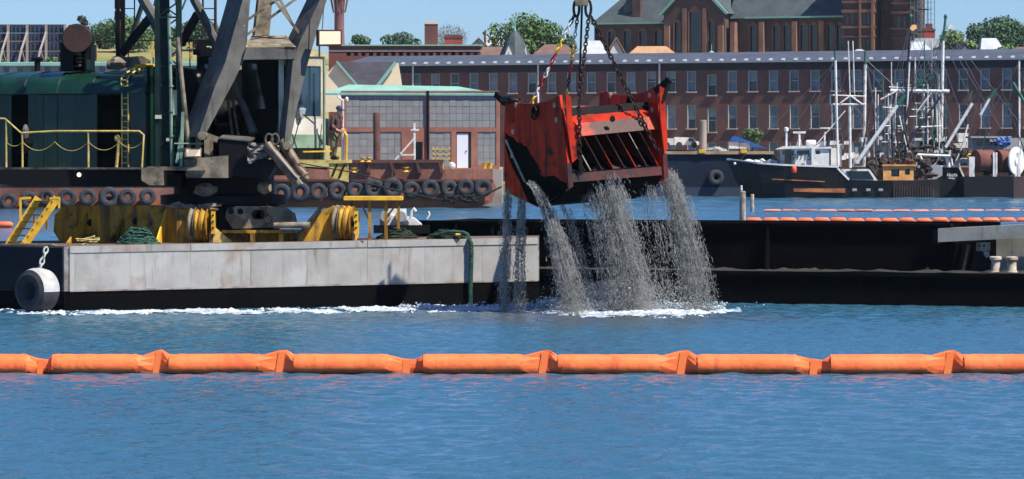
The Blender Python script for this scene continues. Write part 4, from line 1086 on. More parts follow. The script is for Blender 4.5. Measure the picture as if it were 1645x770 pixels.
mb = MB(); mb.lathe(P(1263, 236, wd + .5), (0, 0, 1), [(.13, 0), (.13, 1.7), (.26, 1.75), (.26, 2.1), (.1, 2.2)], 10); mb.build('light_mast', M['pole_white'], b1)
mb = MB(); a = P(1284, 236, wd + 1); mb.tube([a, a + Vector((0, 0, 1.5))], .12, 8); mb.box(a.x - .7, a.x + .7, a.y - .12, a.y + .12, a.z + 1.5, a.z + 1.72); mb.beam(a + Vector((-.3, 0, 0)), a + Vector((0, 0, 1.3)), .06); mb.beam(a + Vector((.3, 0, 0)), a + Vector((0, 0, 1.3)), .06); mb.build('radar', M['pole_white'], b1)
mb = MB(); a = P(1302, 230.5, wd + 1); mb.lathe(a - Vector((.5, 0, 0)), (1, 0, 0), [(.3, 0), (.38, .1), (.38, 1.0), (.3, 1.1)], 12); mb.build('life_raft', M['white_paint'], b1, True)
mb = MB(); a = P(1324, 238, wd + 1.5); mb.tube([a, P(1325, 212, wd + 1.5)], .1, 6); mb.box(a.x - .5, a.x + .6, a.y - .1, a.y + .1, Zp(207, D1), Zp(204.5, D1)); mb.build('radar', M['pole_white'], b1)
mb = MB(); mb.tube([P(1329, 240, wd + .4), P(1331, 222, wd + .4)], .22, 10); mb.build('exhaust_pipe', M['pole_dark'], b1)
mb = MB(); mb.prism([P(x, y, D1 + 2) for x, y in ((1310, 236), (1345, 232), (1350, 226), (1322, 227))], (0, 2.5, 0)); mb.bpx(1335, 238, 1352, 266, D1 + 2, 2); mb.build('upper_cabin', M['white_rust'], b1)
mb = MB(); mb.prism([P(x, y, D1 + 1.2) for x, y in ((1352, 272), (1397, 272), (1410, 290), (1362, 290))], (0, 3.2, 0)); mb.build('hatch_coaming', M['white_rust'], b1)
mb = MB(); mb.ppx([(1360, 275), (1395, 275), (1404, 288), (1366, 288)], D1 + 1.1, .08); mb.build('hatch_opening', M['dark_glass'], b1)
mb = MB(); mb.ppx([(1396, 266), (1408, 266), (1432, 289), (1412, 289)], D1 + 2, 2.5); mb.build('chute', M['gear_brown'], b1)
ox = X(1421, D1); mb = MB(); mb.wall((ox, D1 + 1.5, 0), (1, 0, 0), (0, 1, 0), X(1470, D1) - ox, Zp(290, D1), Zp(267, D1), .15, [(X(1434, D1) - ox, X(1447, D1) - ox, Zp(284, D1), Zp(272, D1)), (X(1456, D1) - ox, X(1464, D1) - ox, Zp(281, D1), Zp(272, D1))])
mb.box(X(1470, D1) - .15, X(1470, D1), D1 + 1.65, D1 + 4, Zp(290, D1), Zp(267, D1)); mb.bpx(1418, 264.5, 1473, 267, D1 + 1.3, 3)
oh = mb.build('orange_deckhouse', M['orange_house'], b1)
mb = MB(); mb.bpx(1422, 268, 1469, 289, D1 + 2.2, .1); mb.build('inner_lining', M['dark_glass'], oh)
poles(b1, [
 (1346, 268, 1342, 97, 2.0, 'pole_white', 1.0, 'mast'), (1342, 97, 1341, 82, 1.6, 'pole_green', 1.0, 'mast_top'),
 (1388, 268, 1390, 104, 2.4, 'pole_white', 3.5, 'mast'), (1390, 104, 1390, 82, 2.0, 'pole_green', 3.5, 'mast_top'),
 (1366, 270, 1365, 168, 2.2, 'pole_white', 1.5, 'mast'), (1366, 168, 1362.5, 66, .9, 'pole_white', 1.5, 'whip_antenna'), (1373, 160, 1370, 66, .9, 'pole_white', 1.7, 'whip_antenna'),
 (1334, 153, 1390, 155, 1.0, 'pole_white', 1.4, 'crosstree'), (1334, 168, 1390, 168, 1.5, 'pole_white', 1.4, 'crosstree'), (1334, 153, 1334, 168, 1.0, 'pole_white', 1.4, 'crosstree'),
 (1350, 166, 1366, 154, 1.2, 'pole_white', 1.3, 'crosstree_brace'), (1366, 154, 1384, 167, 1.2, 'pole_white', 1.3, 'crosstree_brace'),
 (1376, 262, 1442, 169, 3.1, 'pole_white', .4, 'outrigger'), (1442, 169, 1454, 152, 3.4, 'pole_green', .4, 'outrigger_tip'),
 (1382, 264, 1402, 150, 1.1, 'pole_dark', .9, 'boom_pole'), (1312, 232, 1358, 178, .9, 'pole_white', 1.0, 'stay_pole'),
 (1408, 270, 1403, 165, 1.2, 'pole_dark', 2, 'boom_pole'), (1435, 268, 1432, 180, 2.0, 'pole_dark', 2.4, 'gallows_post'), (1445, 268, 1440, 190, 1.4, 'pole_dark', 2.6, 'gallows_post'),
], D1)
wires(b1, [(1342, 90, 1284, 236), (1342, 100, 1263, 225), (1390, 90, 1420, 264), (1366, 100, 1324, 215), (1342, 100, 1188, 258), (1453, 153, 1390, 95), (1442, 165, 1470, 266), (1365, 130, 1410, 262), (1388, 120, 1352, 240), (1390, 100, 1455, 200), (1390, 110, 1340, 232)], D1 + 1.5)
mb = MB(); rg = random.Random(11)
for k in range(40):
    c = P(rg.uniform(1395, 1500), rg.uniform(255, 287), D1 + rg.uniform(2.5, 4.5)); mb.ball(c, rg.uniform(.25, .7), .4, rg.uniform(.2, .6), 6, .35, k)
mb.build('fishing_gear', M['gear_brown'], b1, kind='stuff')
mb = MB(); rg = random.Random(12)
for k in range(34):
    px, py = rg.uniform(1312, 1420), rg.uniform(222, 264); c = P(px, py, D1 + rg.uniform(2.5, 5)); w = rg.uniform(.15, .5)
    mb.box(c.x - w, c.x + w, c.y, c.y + .5, c.z - rg.uniform(.1, .5), c.z + rg.uniform(.1, .4))
mb.build('deck_fittings', M['white_rust'], b1, kind='stuff')
mb = MB(); rg = random.Random(13)
for k in range(12): c = P(rg.uniform(1195, 1245), rg.uniform(259, 263), D1 + rg.uniform(2, 4)); mb.ball(c, .5, .4, .25, 6, .3, k)
mb.build('foredeck_gear', M['white_paint'], b1, kind='stuff')

# --- stern-on trawler with the lettered transom
D2 = 406.0
b2 = thing('stern_trawler', 'black trawler seen from astern with white gallows and lettered transom', 'fishing boat', (X(1515, D2), D2 + 8, 0))
mb = MB(); mb.prism([P(x, y, D2) for x, y in ((1497, 330), (1497, 268), (1542, 268), (1552, 285), (1548, 330))], (0, 16, 0)); mb.build('hull', M['boat_black'], b2)
mb = MB(); mb.ppx([(1497, 269), (1542, 269), (1542, 266), (1497, 266)], D2 - .1, .4); mb.beam(P(1541, 268, D2 - .1), P(1550, 288, D2 - .1), .2); mb.build('cap_rail', M['white_rust'], b2)
# illegible white lettering: strokes of differing height
mb = MB(); rg = random.Random(3); x = 1521.5
while x < 1537:
    w = rg.uniform(1.2, 1.9); mb.bpx(x, 278.3 + (x-1521)*.06, x + w*.4, 283.3 + (x-1521)*.06, D2 - .05, .04); mb.bpx(x + w*.4, rg.choice((278.5, 280.6, 282.4)) + (x-1521)*.06, x + w, rg.choice((279.6, 281.7, 283.2)) + .9 + (x-1521)*.06, D2 - .05, .04); x += w + .35
x = 1524
while x < 1533: mb.bpx(x, 285.2 + (x-1524)*.08, x + .9, 287.4 + (x-1524)*.08, D2 - .05, .04); x += 1.25
mb.build('name_lettering', M['white_paint'], b2, kind='stuff')
mb = MB(); mb.prism([P(x, y, D2 - 1.5) for x, y in ((1474, 290), (1500, 290), (1514, 282), (1514, 270), (1508, 265), (1474, 266))], (0, .3, 0)); mb.build('net_door', M['siding_grey'], b2)
mb = MB(); mb.ball(P(1495, 272, D2 - 1.6), .28, .1, .18, 8); mb.build('door_slot', M['dark_glass'], b2)
poles(b2, [
 (1474, 249, 1526, 251, 2.2, 'pole_white', -1, 'gallows_beam'), (1478, 250, 1492, 290, 2.2, 'pole_white', -1, 'gallows_leg'), (1521, 250, 1524, 268, 3.0, 'pole_white', -.8, 'gallows_leg'), (1527, 250, 1530, 266, 1.6, 'pole_white', -.5, 'gallows_leg'),
 (1500, 266, 1512, 252, .9, 'pole_white', -.8, 'gallows_brace'),
 (1463, 30, 1459, 96, 1.8, 'pole_dark', 3, 'mast_top'), (1459, 96, 1455, 262, 2.4, 'pole_dark', 3, 'mast'), (1464.5, 66, 1463.5, 78, 2.2, 'pole_white', 2.6, 'mast_band'), (1461, 100, 1456, 200, 1.4, 'pole_white', 2.6, 'mast_pipe'),
 (1519, 28, 1515, 66, 2.0, 'pole_green', 4, 'mast_top'), (1515, 66, 1512, 240, 2.5, 'pole_white', 4, 'mast'),
 (1430, 146, 1525, 147, 3.0, 'pole_white', 3.2, 'crosstree'), (1428, 140, 1472, 142, .9, 'pole_white', 3.2, 'crosstree'), (1415, 160, 1445, 144, 1.4, 'pole_white', 2.8, 'crosstree_brace'),
 (1484, 240, 1485, 66, 1.0, 'pole_green', 4.5, 'antenna_mast'), (1484, 240, 1484, 130, 1.8, 'pole_white', 4.5, 'antenna_mast'), (1497, 120, 1497, 66, .8, 'pole_white', 4.6, 'whip_antenna'),
 (1432, 146, 1432, 100, .8, 'pole_white', 3.3, 'whip_antenna'), (1470, 146, 1470, 90, 1.0, 'scaff', 3.3, 'whip_antenna') if False else (1470, 146, 1470, 92, 1.0, 'pole_white', 3.3, 'whip_antenna'),
 (1511, 155, 1459, 230, 1.9, 'pole_dark', 1.5, 'outrigger'), (1444, 250, 1466, 140, 1.8, 'pole_dark', 1.2, 'outrigger'),
 (1519, 237, 1562, 166, 2.6, 'pole_white', .6, 'outrigger'), (1562, 166, 1576, 144, 2.0, 'pole_dark', .6, 'outrigger_tip'),
 (1470, 205, 1512, 203, 1.5, 'pole_white', 3, 'crosstree'), (1473, 180, 1496, 150, 1.2, 'pole_white', 3, 'crosstree_brace'), (1500, 240, 1497, 150, 1.4, 'pole_white', 3.4, 'gantry_post'), (1506, 240, 1504, 150, 1.2, 'pole_white', 3.6, 'gantry_post'),
 (1544, 240, 1555, 200, 1.4, 'pole_white', 2, 'stay_pole'), (1534, 262, 1552, 222, 1.2, 'pole_white', 1, 'stay_pole'),
], D2)
mb = MB(); mb.ppx([(1461, 46), (1466, 40), (1472, 40), (1473, 46), (1466, 50)], D2 + 2.6, .6); mb.build('deck_lamp', M['lamp_orange'], b2)
mb = MB(); mb.ppx([(1521, 46), (1526, 39), (1530, 41), (1534, 45), (1527, 47)], D2 + 3.6, .6); mb.build('deck_lamp', M['white_paint'], b2)
mb = MB(); mb.ball(P(1463, 27, D2 + 3), .22, .22, .3, 8); mb.ball(P(1519, 27, D2 + 4), .22, .22, .3, 8); mb.build('mast_cap', M['pole_green'], b2)
wires(b2, [(1463, 40, 1430, 146), (1463, 40, 1420, 264), (1519, 40, 1470, 146), (1519, 40, 1576, 146), (1519, 60, 1610, 210), (1517, 70, 1590, 220), (1515, 100, 1560, 230), (1576, 146, 1545, 260), (1515, 66, 1476, 140), (1463, 60, 1490, 140), (1463, 50, 1510, 130), (1512, 130, 1455, 250), (1500, 150, 1545, 262), (1519, 45, 1640, 200)], D2 + 2)
mb = MB(); mb.ppx([(1472, 226), (1515, 226), (1515, 246), (1476, 246)], D2 + 8, 3); mb.bpx(1468, 222, 1520, 226, D2 + 7.6, 4); mb.build('wheelhouse', M['white_rust'], b2)
mb = MB(); mb.bpx(1478, 228, 1511, 238, D2 + 7.9, .08); mb.build('window_glass', M['dark_glass'], b2)
mb = MB(); rg = random.Random(21)
for k in range(46):
    px, py = rg.uniform(1440, 1545), rg.uniform(228, 266); c = P(px, py, D2 + rg.uniform(1, 5)); mb.ball(c, rg.uniform(.2, .6), .4, rg.uniform(.2, .5), 6, .35, k)
mb.build('fishing_gear', M['gear_brown'], b2, kind='stuff')
mb = MB(); rg = random.Random(22)
for k in range(30):
    px, py = rg.uniform(1430, 1525), rg.uniform(130, 160) if k % 2 else rg.uniform(215, 250); a = P(px, py, D2 + 3.4); b = P(px + rg.uniform(-5, 5), py + rg.uniform(-9, 9), D2 + 3.4); mb.beam(a, b, .1)
mb.build('mast_fittings', M['pole_white'], b2, kind='stuff')
mb = MB(); rg = random.Random(23)
for k in range(26): a = P(rg.uniform(1472, 1500), rg.uniform(118, 142), D2 + 3.8); b = a + Vector((rg.uniform(-.7, .7), rg.uniform(-.3, .3), rg.uniform(-.7, .7))); mb.beam(a, b, .12)
mb.build('green_netting', M['pole_green'], b2, kind='stuff')
mb = MB(); mb.ball(P(1553, 250, D2 + 1), .55, .4, .28, 8, .2, 4); mb.build('yellow_float', M['yellow_clean'], b2)

rg = random.Random(99); extra = []
for k in range(30):                                   # more masts, stays and derricks of the fleet
    x = rg.uniform(1405, 1525); y0 = rg.uniform(225, 262); y1 = rg.uniform(120, 200); lean = rg.choice((0, 0, rg.uniform(-18, 18)))
    extra.append((x, y0, x + lean, y1, rg.uniform(.7, 1.6), rg.choice(('pole_white', 'pole_white', 'pole_white', 'pole_dark', 'pole_green')), rg.uniform(2, 6), 'derrick_pole'))
for k in range(14):
    x = rg.uniform(1400, 1500); y = rg.uniform(165, 232); extra.append((x, y, x + rg.uniform(10, 34), y + rg.uniform(-2, 2), rg.uniform(.7, 1.2), 'pole_white', rg.uniform(2, 5), 'derrick_rail'))
poles(b2, extra, D2)
wires(b2, [(rg.uniform(1455, 1520), rg.uniform(40, 150), rg.uniform(1400, 1560), rg.uniform(200, 262)) for k in range(16)], D2 + 3)
wires(b1, [(rg.choice((1342, 1390, 1366)), rg.uniform(90, 160), rg.uniform(1300, 1430), rg.uniform(210, 264)) for k in range(12)], D1 + 2)
mb = MB(); mb.ppx([(1525, 232), (1562, 228), (1562, 262), (1525, 262)], D2 + 9, 3); mb.bpx(1540, 214, 1556, 228, D2 + 9.5, 2); mb.build('aft_cabin', M['white_rust'], b2)
mb = MB(); mb.bpx(1530, 238, 1556, 246, D2 + 8.9, .08); mb.build('window_glass', M['dark_glass'], b2)
# --- boat with net drums at the right edge
D3 = 402.0
b3 = thing('net_drum_trawler', 'black and rust trawler with big net drums at the right frame edge', 'fishing boat', (X(1620, D3), D3 + 6, 0))
mb = MB(); mb.prism([P(x, y, D3) for x, y in ((1550, 330), (1548, 284), (1628, 284), (1626, 330))], (0, 14, 0)); mb.build('hull', M['boat_black'], b3)
mb = MB(); mb.prism([(X(1628.2, D3), D3, -1), (X(1628.2, D3), D3, Zp(284, D3)), (X(1700, D3), D3 + 4, Zp(282, D3)), (X(1698, D3), D3 + 4, -1)], (0, 9, 0)); mb.build('side_hull', M['boat_rust'], b3)
for px, lab, dk in ((1579, 'drum_brown', 0), (1614, 'drum_brown', .6)):
    mb = MB(); c = P(px, 259, D3 + 1.6 + dk); mb.lathe(c - Vector((.9, .4, 0)), (.92, .38, 0), [(1.25, 0), (1.28, .1), (1.28, 2.0), (1.25, 2.1)], 24); mb.build('net_drum', M[lab], b3, True)
mb = MB(); c = P(1633, 259, D3 + .8); mb.lathe(c, (.75, -.66, 0), [(1.58, -.12), (1.6, 0), (1.58, .1), (.6, .12), (.55, .25), (.2, .3)], 28); mb.build('drum_flange', M['white_rust'], b3, True)
mb = MB()
for px in (1597, 1600, 1632, 1637): mb.beam(P(px, 284, D3 + .6), P(px, 245, D3 + .6), .28)
mb.bpx(1557, 252, 1566, 284, D3 + .5, .4); mb.build('drum_stand', M['pole_white'], b3)
mb = MB(); mb.bpx(1558, 219, 1625, 222, D3 + 7, 5); mb.bpx(1562, 222, 1645, 240, D3 + 8, 4); mb.bpx(1590, 224, 1660, 228, D3 + 6.8, .3); cb_ = mb.build('cabin', M['siding_grey'], b3)
mb = MB()
for px in (1570, 1584, 1598): mb.bpx(px, 226, px + 9, 234, D3 + 7.9, .08)
mb.build('window_glass', M['dark_glass'], cb_)
poles(b3, [(1575, 185, 1590, 158, 2.2, 'pole_white', .5, 'outrigger'), (1590, 158, 1600, 143, 2.6, 'pole_green', .5, 'outrigger_tip'), (1556, 160, 1562, 145, 1.4, 'pole_green', 1, 'outrigger_tip'),
 (1627, 133, 1650, 172, 2.6, 'pole_green', .8, 'outrigger'), (1650, 172, 1680, 225, 2.6, 'pole_white', .8, 'outrigger'), (1637.5, 235, 1637, 99, 1.6, 'pole_white', 3, 'mast'), (1610, 150, 1645, 240, .9, 'pole_dark', 1, 'stay_pole')], D3)
wires(b3, [(1637, 102, 1560, 240), (1637, 102, 1600, 145), (1600, 145, 1575, 250), (1627, 135, 1600, 250), (1637, 110, 1690, 250)], D3 + 2)
mb = MB(); rg = random.Random(31)
for k in range(30):
    px, py = rg.uniform(1545, 1650), rg.uniform(240, 282); c = P(px, py, D3 + rg.uniform(3, 6)); mb.ball(c, rg.uniform(.2, .6), .4, rg.uniform(.2, .5), 6, .35, k)
mb.build('fishing_gear', M['gear_brown'], b3, kind='stuff')
mb = MB()
for k in range(8): c = P(1604 + k*2.2, 226 + (k % 3)*3, D3 + 5.5); mb.ball(c, .35, .3, .4, 6, .3, k)
mb.build('blue_netting', M['tarp'], b3, kind='stuff')
# ================================================================== grey crane barge
def zdeck(px): return 2.08 + 0.17 * (px - 105) / 761.0
DL, DRt, DBK = 116.0, 121.0, 123.8
def hfront(px): return 1.0/(1/DL + (1/DRt - 1/DL) * (px - 105) / 761.0) if px > 105 else DL + (105 - px) * 0.02083 * .8
gb = thing('crane_barge', 'grey steel deck barge carrying the dredging crane, black below', 'barge', (X(480, 120), 120, 0))
pl = [(-110, hfront(-110)), (98, DL + .16), (103, DL + .04), (112, DL + .05), (866, DRt), (866, DBK), (-110, DBK)]
def ring(zf): return [Vector((X(px, d), d, zf(px))) for px, d in pl]
def lofted(mb, rings):
    n = len(rings[0]); v = [p for r_ in rings for p in r_]; f = []
    for i in range(len(rings) - 1):
        for k in range(n): f.append((i*n+k, i*n+(k+1) % n, (i+1)*n+(k+1) % n, (i+1)*n+k))
    f.append(tuple(range(n-1, -1, -1))); f.append(tuple(range((len(rings)-1)*n, len(rings)*n))); mb.add(v, f)
mb = MB(); lofted(mb, [ring(lambda p: -1.2), ring(lambda p: zdeck(p) - 1.44)]); mb.build('lower_hull', M['black_hull'], gb)
mb = MB(); lofted(mb, [ring(lambda p: zdeck(p) - 1.438), ring(lambda p: zdeck(p))]); mb.build('upper_hull', M['grey_edge'], gb)
mb = MB(); lofted(mb, [ring(lambda p: zdeck(p) + .003), ring(lambda p: zdeck(p) + .02)]); mb.build('deck', M['deck_steel'], gb)
# side plates proud of the frame with open seams
seams = [(112, 119.9), (120.2, 208.3), (208.6, 306.3), (306.6, 402.3), (402.7, 493.3), (493.6, 590.2), (590.5, 682.3), (682.6, 775.3), (775.6, 864)]
for a, b in seams:
    mb = MB(); q = []
    jit = random.uniform(-.004, .004)
    for px, top in ((a, 0), (b, 0), (b, 1), (a, 1)):
        d = hfront(px) - .02 + jit; q.append(Vector((X(px, d), d, zdeck(px) - (.205 if top else 1.43))))
    mb.prism(q, (-.003, .018, 0)); mb.build('side_plate', M['grey_hull'], gb)
for a, b in ((112, 306), (307, 590), (591, 864)):
    mb = MB(); q = []
    for px, top in ((a, 0), (b, 0), (b, 1), (a, 1)):
        d = hfront(px) - .045; q.append(Vector((X(px, d), d, zdeck(px) - (-.02 if top else .2))))
    mb.prism(q, (-.005, .043, 0)); mb.build('gunwale_plate', M['grey_hull'], gb)
for a, b in ((112, 480), (480, 864)):
    mb = MB(); q = []
    for px, top in ((a, 0), (b, 0), (b, 1), (a, 1)):
        d = hfront(px) - .028; q.append(Vector((X(px, d), d, zdeck(px) - (1.40 if top else 1.455))))
    mb.prism(q, (-.003, .02, 0)); mb.build('chine_bar', M['yellow_pale'] if False else M['grey_edge'], gb)
# bow plating: shade of the turned-away face painted into its colour
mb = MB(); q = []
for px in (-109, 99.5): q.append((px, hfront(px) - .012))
mb.prism([Vector((X(q[0][0], q[0][1]), q[0][1], zdeck(0) - 1.43)), Vector((X(q[1][0], q[1][1]), q[1][1], zdeck(0) - 1.43)), Vector((X(q[1][0], q[1][1]), q[1][1], zdeck(0) - .01)), Vector((X(q[0][0], q[0][1]), q[0][1], zdeck(0) - .01))], (.004, -.02, 0)); mb.build('bow_shade_plate', M['bow_shade'], gb, label='bow plating with its shade painted in')
# toe rail at the bow
mb = MB(); a = P(-60, 393, hfront(-60) + .2); b = P(84, 393, DL + .6); mb.tube([a, b, P(96, 398, DL + .4)], .04, 6)
for px in (-20, 5, 30, 55, 80): d = hfront(px) + .3; mb.tube([P(px, 400, d), P(px, 392, d)], .03, 5)
mb.build('toe_rail', M['tan_steel'], gb)
# ------------------------------------------------------------------ old tyre fender on chain
FD = 115.0; fc = P(60, 467, FD)
t = thing('tyre_fender', 'large white-topped rubber fender hanging by a chain at the barge corner', 'fender', (fc.x, FD, fc.z - .7))
mb = MB(); ax = Vector((-.62, -.78, .0)); prof = [(.26, -.28), (.3, -.36), (.52, -.42), (.66, -.34), (.72, -.1), (.72, .1), (.66, .34), (.52, .42), (.3, .36), (.26, .28), (.26, -.28)]
mb.lathe(fc, ax, prof, 32, False); mb.build('tyre', M['tyre'], t, True)
mb = MB(); 
# white paint worn onto the tread over its upper right half
nseg = 18; vv = []; xx = ax.cross(Vector((0, 0, 1))).normalized(); yy = Vector((0, 0, 1))
pf = [(.728, -.34 + .3), (.73, -.1), (.73, .1), (.676, .35), (.53, .43)] if False else [(.672, -.345), (.73, -.1), (.73, .1), (.672, .345)]
for i in range(nseg + 1):
    g = R(-18 + 200*i/nseg)
    for r_, h in pf: vv.append(fc + ax*h + (xx*math.cos(g) + yy*math.sin(g))*r_)
m_ = len(pf); mb.add(vv, [(i*m_+k, (i+1)*m_+k, (i+1)*m_+k+1, i*m_+k+1) for i in range(nseg) for k in range(m_-1)])
mb.build('tread_paint', M['tyre_white'], t, True)
def chain(mb, a, b, link=.16, r=.022, n=6):
    a, b = Vector(a), Vector(b); L = (b - a).length; k = max(2, int(L/(link*.72))); d = (b - a).normalized()
    t_ = d.cross(Vector((0, 1, 0)));  t_ = t_.normalized() if t_.length > .01 else Vector((1, 0, 0)); u_ = d.cross(t_).normalized()
    for i in range(k):
        c = a.lerp(b, (i + .5)/k); s_ = (t_ if i % 2 else u_); w = link*.3; h = link*.5
        if i % 2: s_ = (t_ + u_*.5).normalized()
        else: s_ = (u_ - t_*.5).normalized()
        pts = [c + d*(h*math.cos(g)) + s_*(w*math.sin(g)) for g in [2*math.pi*q/8 for q in range(8)]]
        mb.tube(pts, r, 5, True)
mb = MB(); chain(mb, P(63, 434, FD), P(75, 398, FD + .3), .24, .032); mb.build('chain', M['tyre_white'], t)
# ================================================================== ropes and heaps on the deck
def heap(name, label, px, py, D, w, h, m_, n, seed, cat, rr=.035, extra=None):
    rg = random.Random(seed); c = P(px, py, D); t = thing(name, label, cat, tuple(c)); mb = MB()
    for k in range(n):
        a0 = rg.uniform(0, 6.28); r0 = rg.uniform(.15, 1)**.6; z0 = rg.uniform(0, 1); pts = []
        zz = h*(1 - r0**2)*rg.uniform(.4, 1.05) + .04
        for q in range(6):
            a = a0 + q*rg.uniform(.25, .5); pts.append((c.x + math.cos(a)*r0*w/2*rg.uniform(.85, 1.1), c.y + math.sin(a)*r0*w/3, c.z + max(.03, zz + rg.uniform(-.05, .05))))
        mb.tube(pts, rr, 5)
    mb.build('coil', m_, t, True); return t
t = heap('net_heap', 'heap of green netting on the barge deck against the yellow base', 222, 395, 118.2, 1.35, .62, M['rope_green'], 130, 3, 'net', .03)
t = heap('rope_pile', 'dark tangle of line with a yellow float on the barge deck edge', 716, 386, 120.6, 1.25, .34, M['net_dark'], 80, 4, 'rope', .032)
mb = MB(); mb.lathe(P(735, 377, 120.2), (1, .2, 0), [(.03, -.1), (.07, -.07), (.07, .07), (.03, .1)], 8); mb.build('float', M['yellow_clean'], t, True)
heap('rope_pile', 'dark heap of line under the yellow work table', 640, 386, 121.6, 1.4, .4, M['net_dark'], 70, 6, 'rope', .035)
heap('rope_pile', 'black coil of rope on the deck between the sheaves', 222, 392, 119.0, .9, .3, M['net_dark'], 20, 16, 'rope', .035) if False else None
t = thing('timber_scraps', 'small jumble of pale sticks and rope by the yellow base', 'timber', tuple(P(143, 396, 117.5)))
mb = MB(); rg = random.Random(9)
for k in range(11):
    a = P(rg.uniform(122, 140), rg.uniform(384, 394), 117.4 + rg.uniform(0, .5)); b = a + Vector((rg.uniform(.25, .6), rg.uniform(-.2, .2), rg.uniform(-.05, .15))); mb.tube([a, b], .028, 5)
mb.build('stick', M['rope_tan'], t)
mb = MB(); mb.tube([P(122, 384, 117.3), P(160, 386, 117.3)], .03, 6); mb.build('yellow_stick', M['yellow_pale'], t)
t = thing('hanging_rope', 'thick green rope hanging over the barge side to the water', 'rope', tuple(P(757, 495, hfront(757) - .1)))
pts = []
for i in range(26):
    f_ = i/25; y = 376 + 122*f_; x = 750 + min(6.5, f_*50) + .8*math.sin(f_*6); d = hfront(757) - .16 + (.5*(1 - f_*12) if f_ < .08 else 0); pts.append(P(x, y, d))
mb = MB()
for k in range(3):
    q = []
    for i in range(140):
        f_ = i/139*25; j = min(24, int(f_)); p = pts[j].lerp(pts[j+1], f_ - j); g = i*.42 + k*2.094
        q.append(p + Vector((math.cos(g), math.sin(g), 0))*.042)
    mb.tube(q, .04, 5)
mb.build('strand', M['rope_green'], t, True)
mb = MB(); mb.tube([P(700, 378, 120.3), P(722, 372, 120.0), P(742, 373, 119.95), P(750, 376, hfront(757) + .3)], .06, 6); mb.build('lead', M['rope_green'], t)

# ================================================================== black mud scow
ms = thing('mud_scow', 'black mud-caked hopper scow lying behind the crane barge', 'barge', (X(866, 125.6), 125.6, 0), R(-18))
DM = 125.6
mb = MB(); zt = Zp(431, DM); n = 60; rg = random.Random(8)
x0, x1 = X(560, DM), X(2100, DM)
top = [Vector((x0 + (x1-x0)*i/n, DM + rg.uniform(-.02, .02), zt + rg.uniform(-.012, .012))) for i in range(n+1)]
bot = [Vector((p.x, DM, -1.2)) for p in top]; back = [Vector((p.x, DM + 2.2, zt)) for p in top]
v = bot + top + back; m_ = n + 1
mb.add(v, [(i, i+1, i+1+m_, i+m_) for i in range(n)] + [(i+m_, i+1+m_, i+1+2*m_, i+2*m_) for i in range(n)] + [(0, m_, 2*m_)] + [(n, 2*m_+n, m_+n)]); mb.build('hull', M['mud_hull'], ms)
mb = MB(); mb.beam(Vector((x0, DM - .04, zt - .05)), Vector((x1, DM - .04, zt - .05)), .1, .14); mb.build('rub_rail', M['mud_hull'], ms)
DCo = 127.2
xa, xb = X(600, DCo), X(1506, DCo)
zc = Zp(363, DCo) + .1
mb = MB(); mb.box(xa, xb, DCo, DCo + .3, zt, zc); mb.box(xa, xb, DCo - .12, DCo + .4, zc + .003, zc + .09); mb.box(xa, xa + .3, DCo + .31, DCo + 9, zt, zc); mb.box(xa, xb, DCo + 9.01, DCo + 9.3, zt, zc - .02); mb.build('coaming', M['mud_hull'], ms)
for px in (640, 702, 764, 1216):
    mb = MB(); p = X(px, DCo); mb.prism([(p, DCo - .01, zt), (p, DCo - .5, zt), (p, DCo - .12, zc - .1), (p, DCo - .01, zc - .05)], (.07, 0, 0)); mb.build('stiffener', M['mud_hull'], ms)
mb = MB(); rg = random.Random(77)           # mud caked along the side deck
N = 260; rows = 5; v = []; 
for j in range(rows):
    for i in range(N):
        f_ = i/(N-1); x = x0 + (x1 - 4 - x0)*f_; y = DM + .05 + (DCo - DM - .1)*j/(rows-1)
        h = .015 + .16*max(0, noise.noise(Vector((x*.9, y*1.5, 3.1))) + .5*noise.noise(Vector((x*4, y*4, 1))) + .1)*(.35 + .65*j/(rows-1)); v.append((x, y, zt + h))
mb.add(v, [(j*N+i, j*N+i+1, (j+1)*N+i+1, (j+1)*N+i) for j in range(rows-1) for i in range(N-1)]); mb.build('mud_cake', M['mud'], ms, True)
mb = MB(); v = []; N = 150; rows = 14      # load of mud in the hopper
for j in range(rows):
    for i in range(N):
        x = xa + .3 + (xb - xa - .6)*i/(N-1); y = DCo + .31 + 8.6*j/(rows-1); v.append((x, y, zc - .55 + .35*noise.noise(Vector((x*.5, y*.6, 9)))+ .18*noise.noise(Vector((x*2, y*2, 1)))))
mb.add(v, [(j*N+i, j*N+i+1, (j+1)*N+i+1, (j+1)*N+i) for j in range(rows-1) for i in range(N-1)]); mb.build('mud_load', M['mud'], ms, True)
M['pale_steel'] = mat('pale_steel', C(164, 162, 152), 0.8, col2=C(134, 130, 120), scale=1, streak=(C(70, 64, 56), .55, .75))
mb = MB(); mb.prism([P(1512, 383, DCo - .3), P(1512, 362, DCo - .3), P(1780, 348, DCo - .3), P(1780, 368, DCo - .3)], (0, .8, 0)); mb.build('end_beam', M['pale_steel'], ms)
mb = MB(); mb.bpx(1503, 365, 1511.5, 386, DCo - .2, .5); mb.build('beam_bracket', M['black_steel'], ms)
mb = MB(); mb.bpx(1588, 376, 1800, 428, DCo + .7, .3); mb.build('end_bulkhead', M['pale_steel'], ms)
mb = MB(); mb.bpx(1500, 362, 1700, 432, DCo + 1.1, .2); mb.build('stained_bulkhead', M['black_steel'], ms)
for px, w in ((1492, 3), (1510, 5), (1525, 4), (1535, 6), (1548, 3), (1556, 5)):
    mb = MB(); mb.prism([P(px - w, 430, DCo - .1), P(px + w*.6, 430, DCo - .1), P(px + w, 388, DCo + .4), P(px, 386, DCo + .4)], (0, .12, 0)); mb.build('frame_rib', M['mud_hull'] if w > 3 else M['tan_steel'], ms)
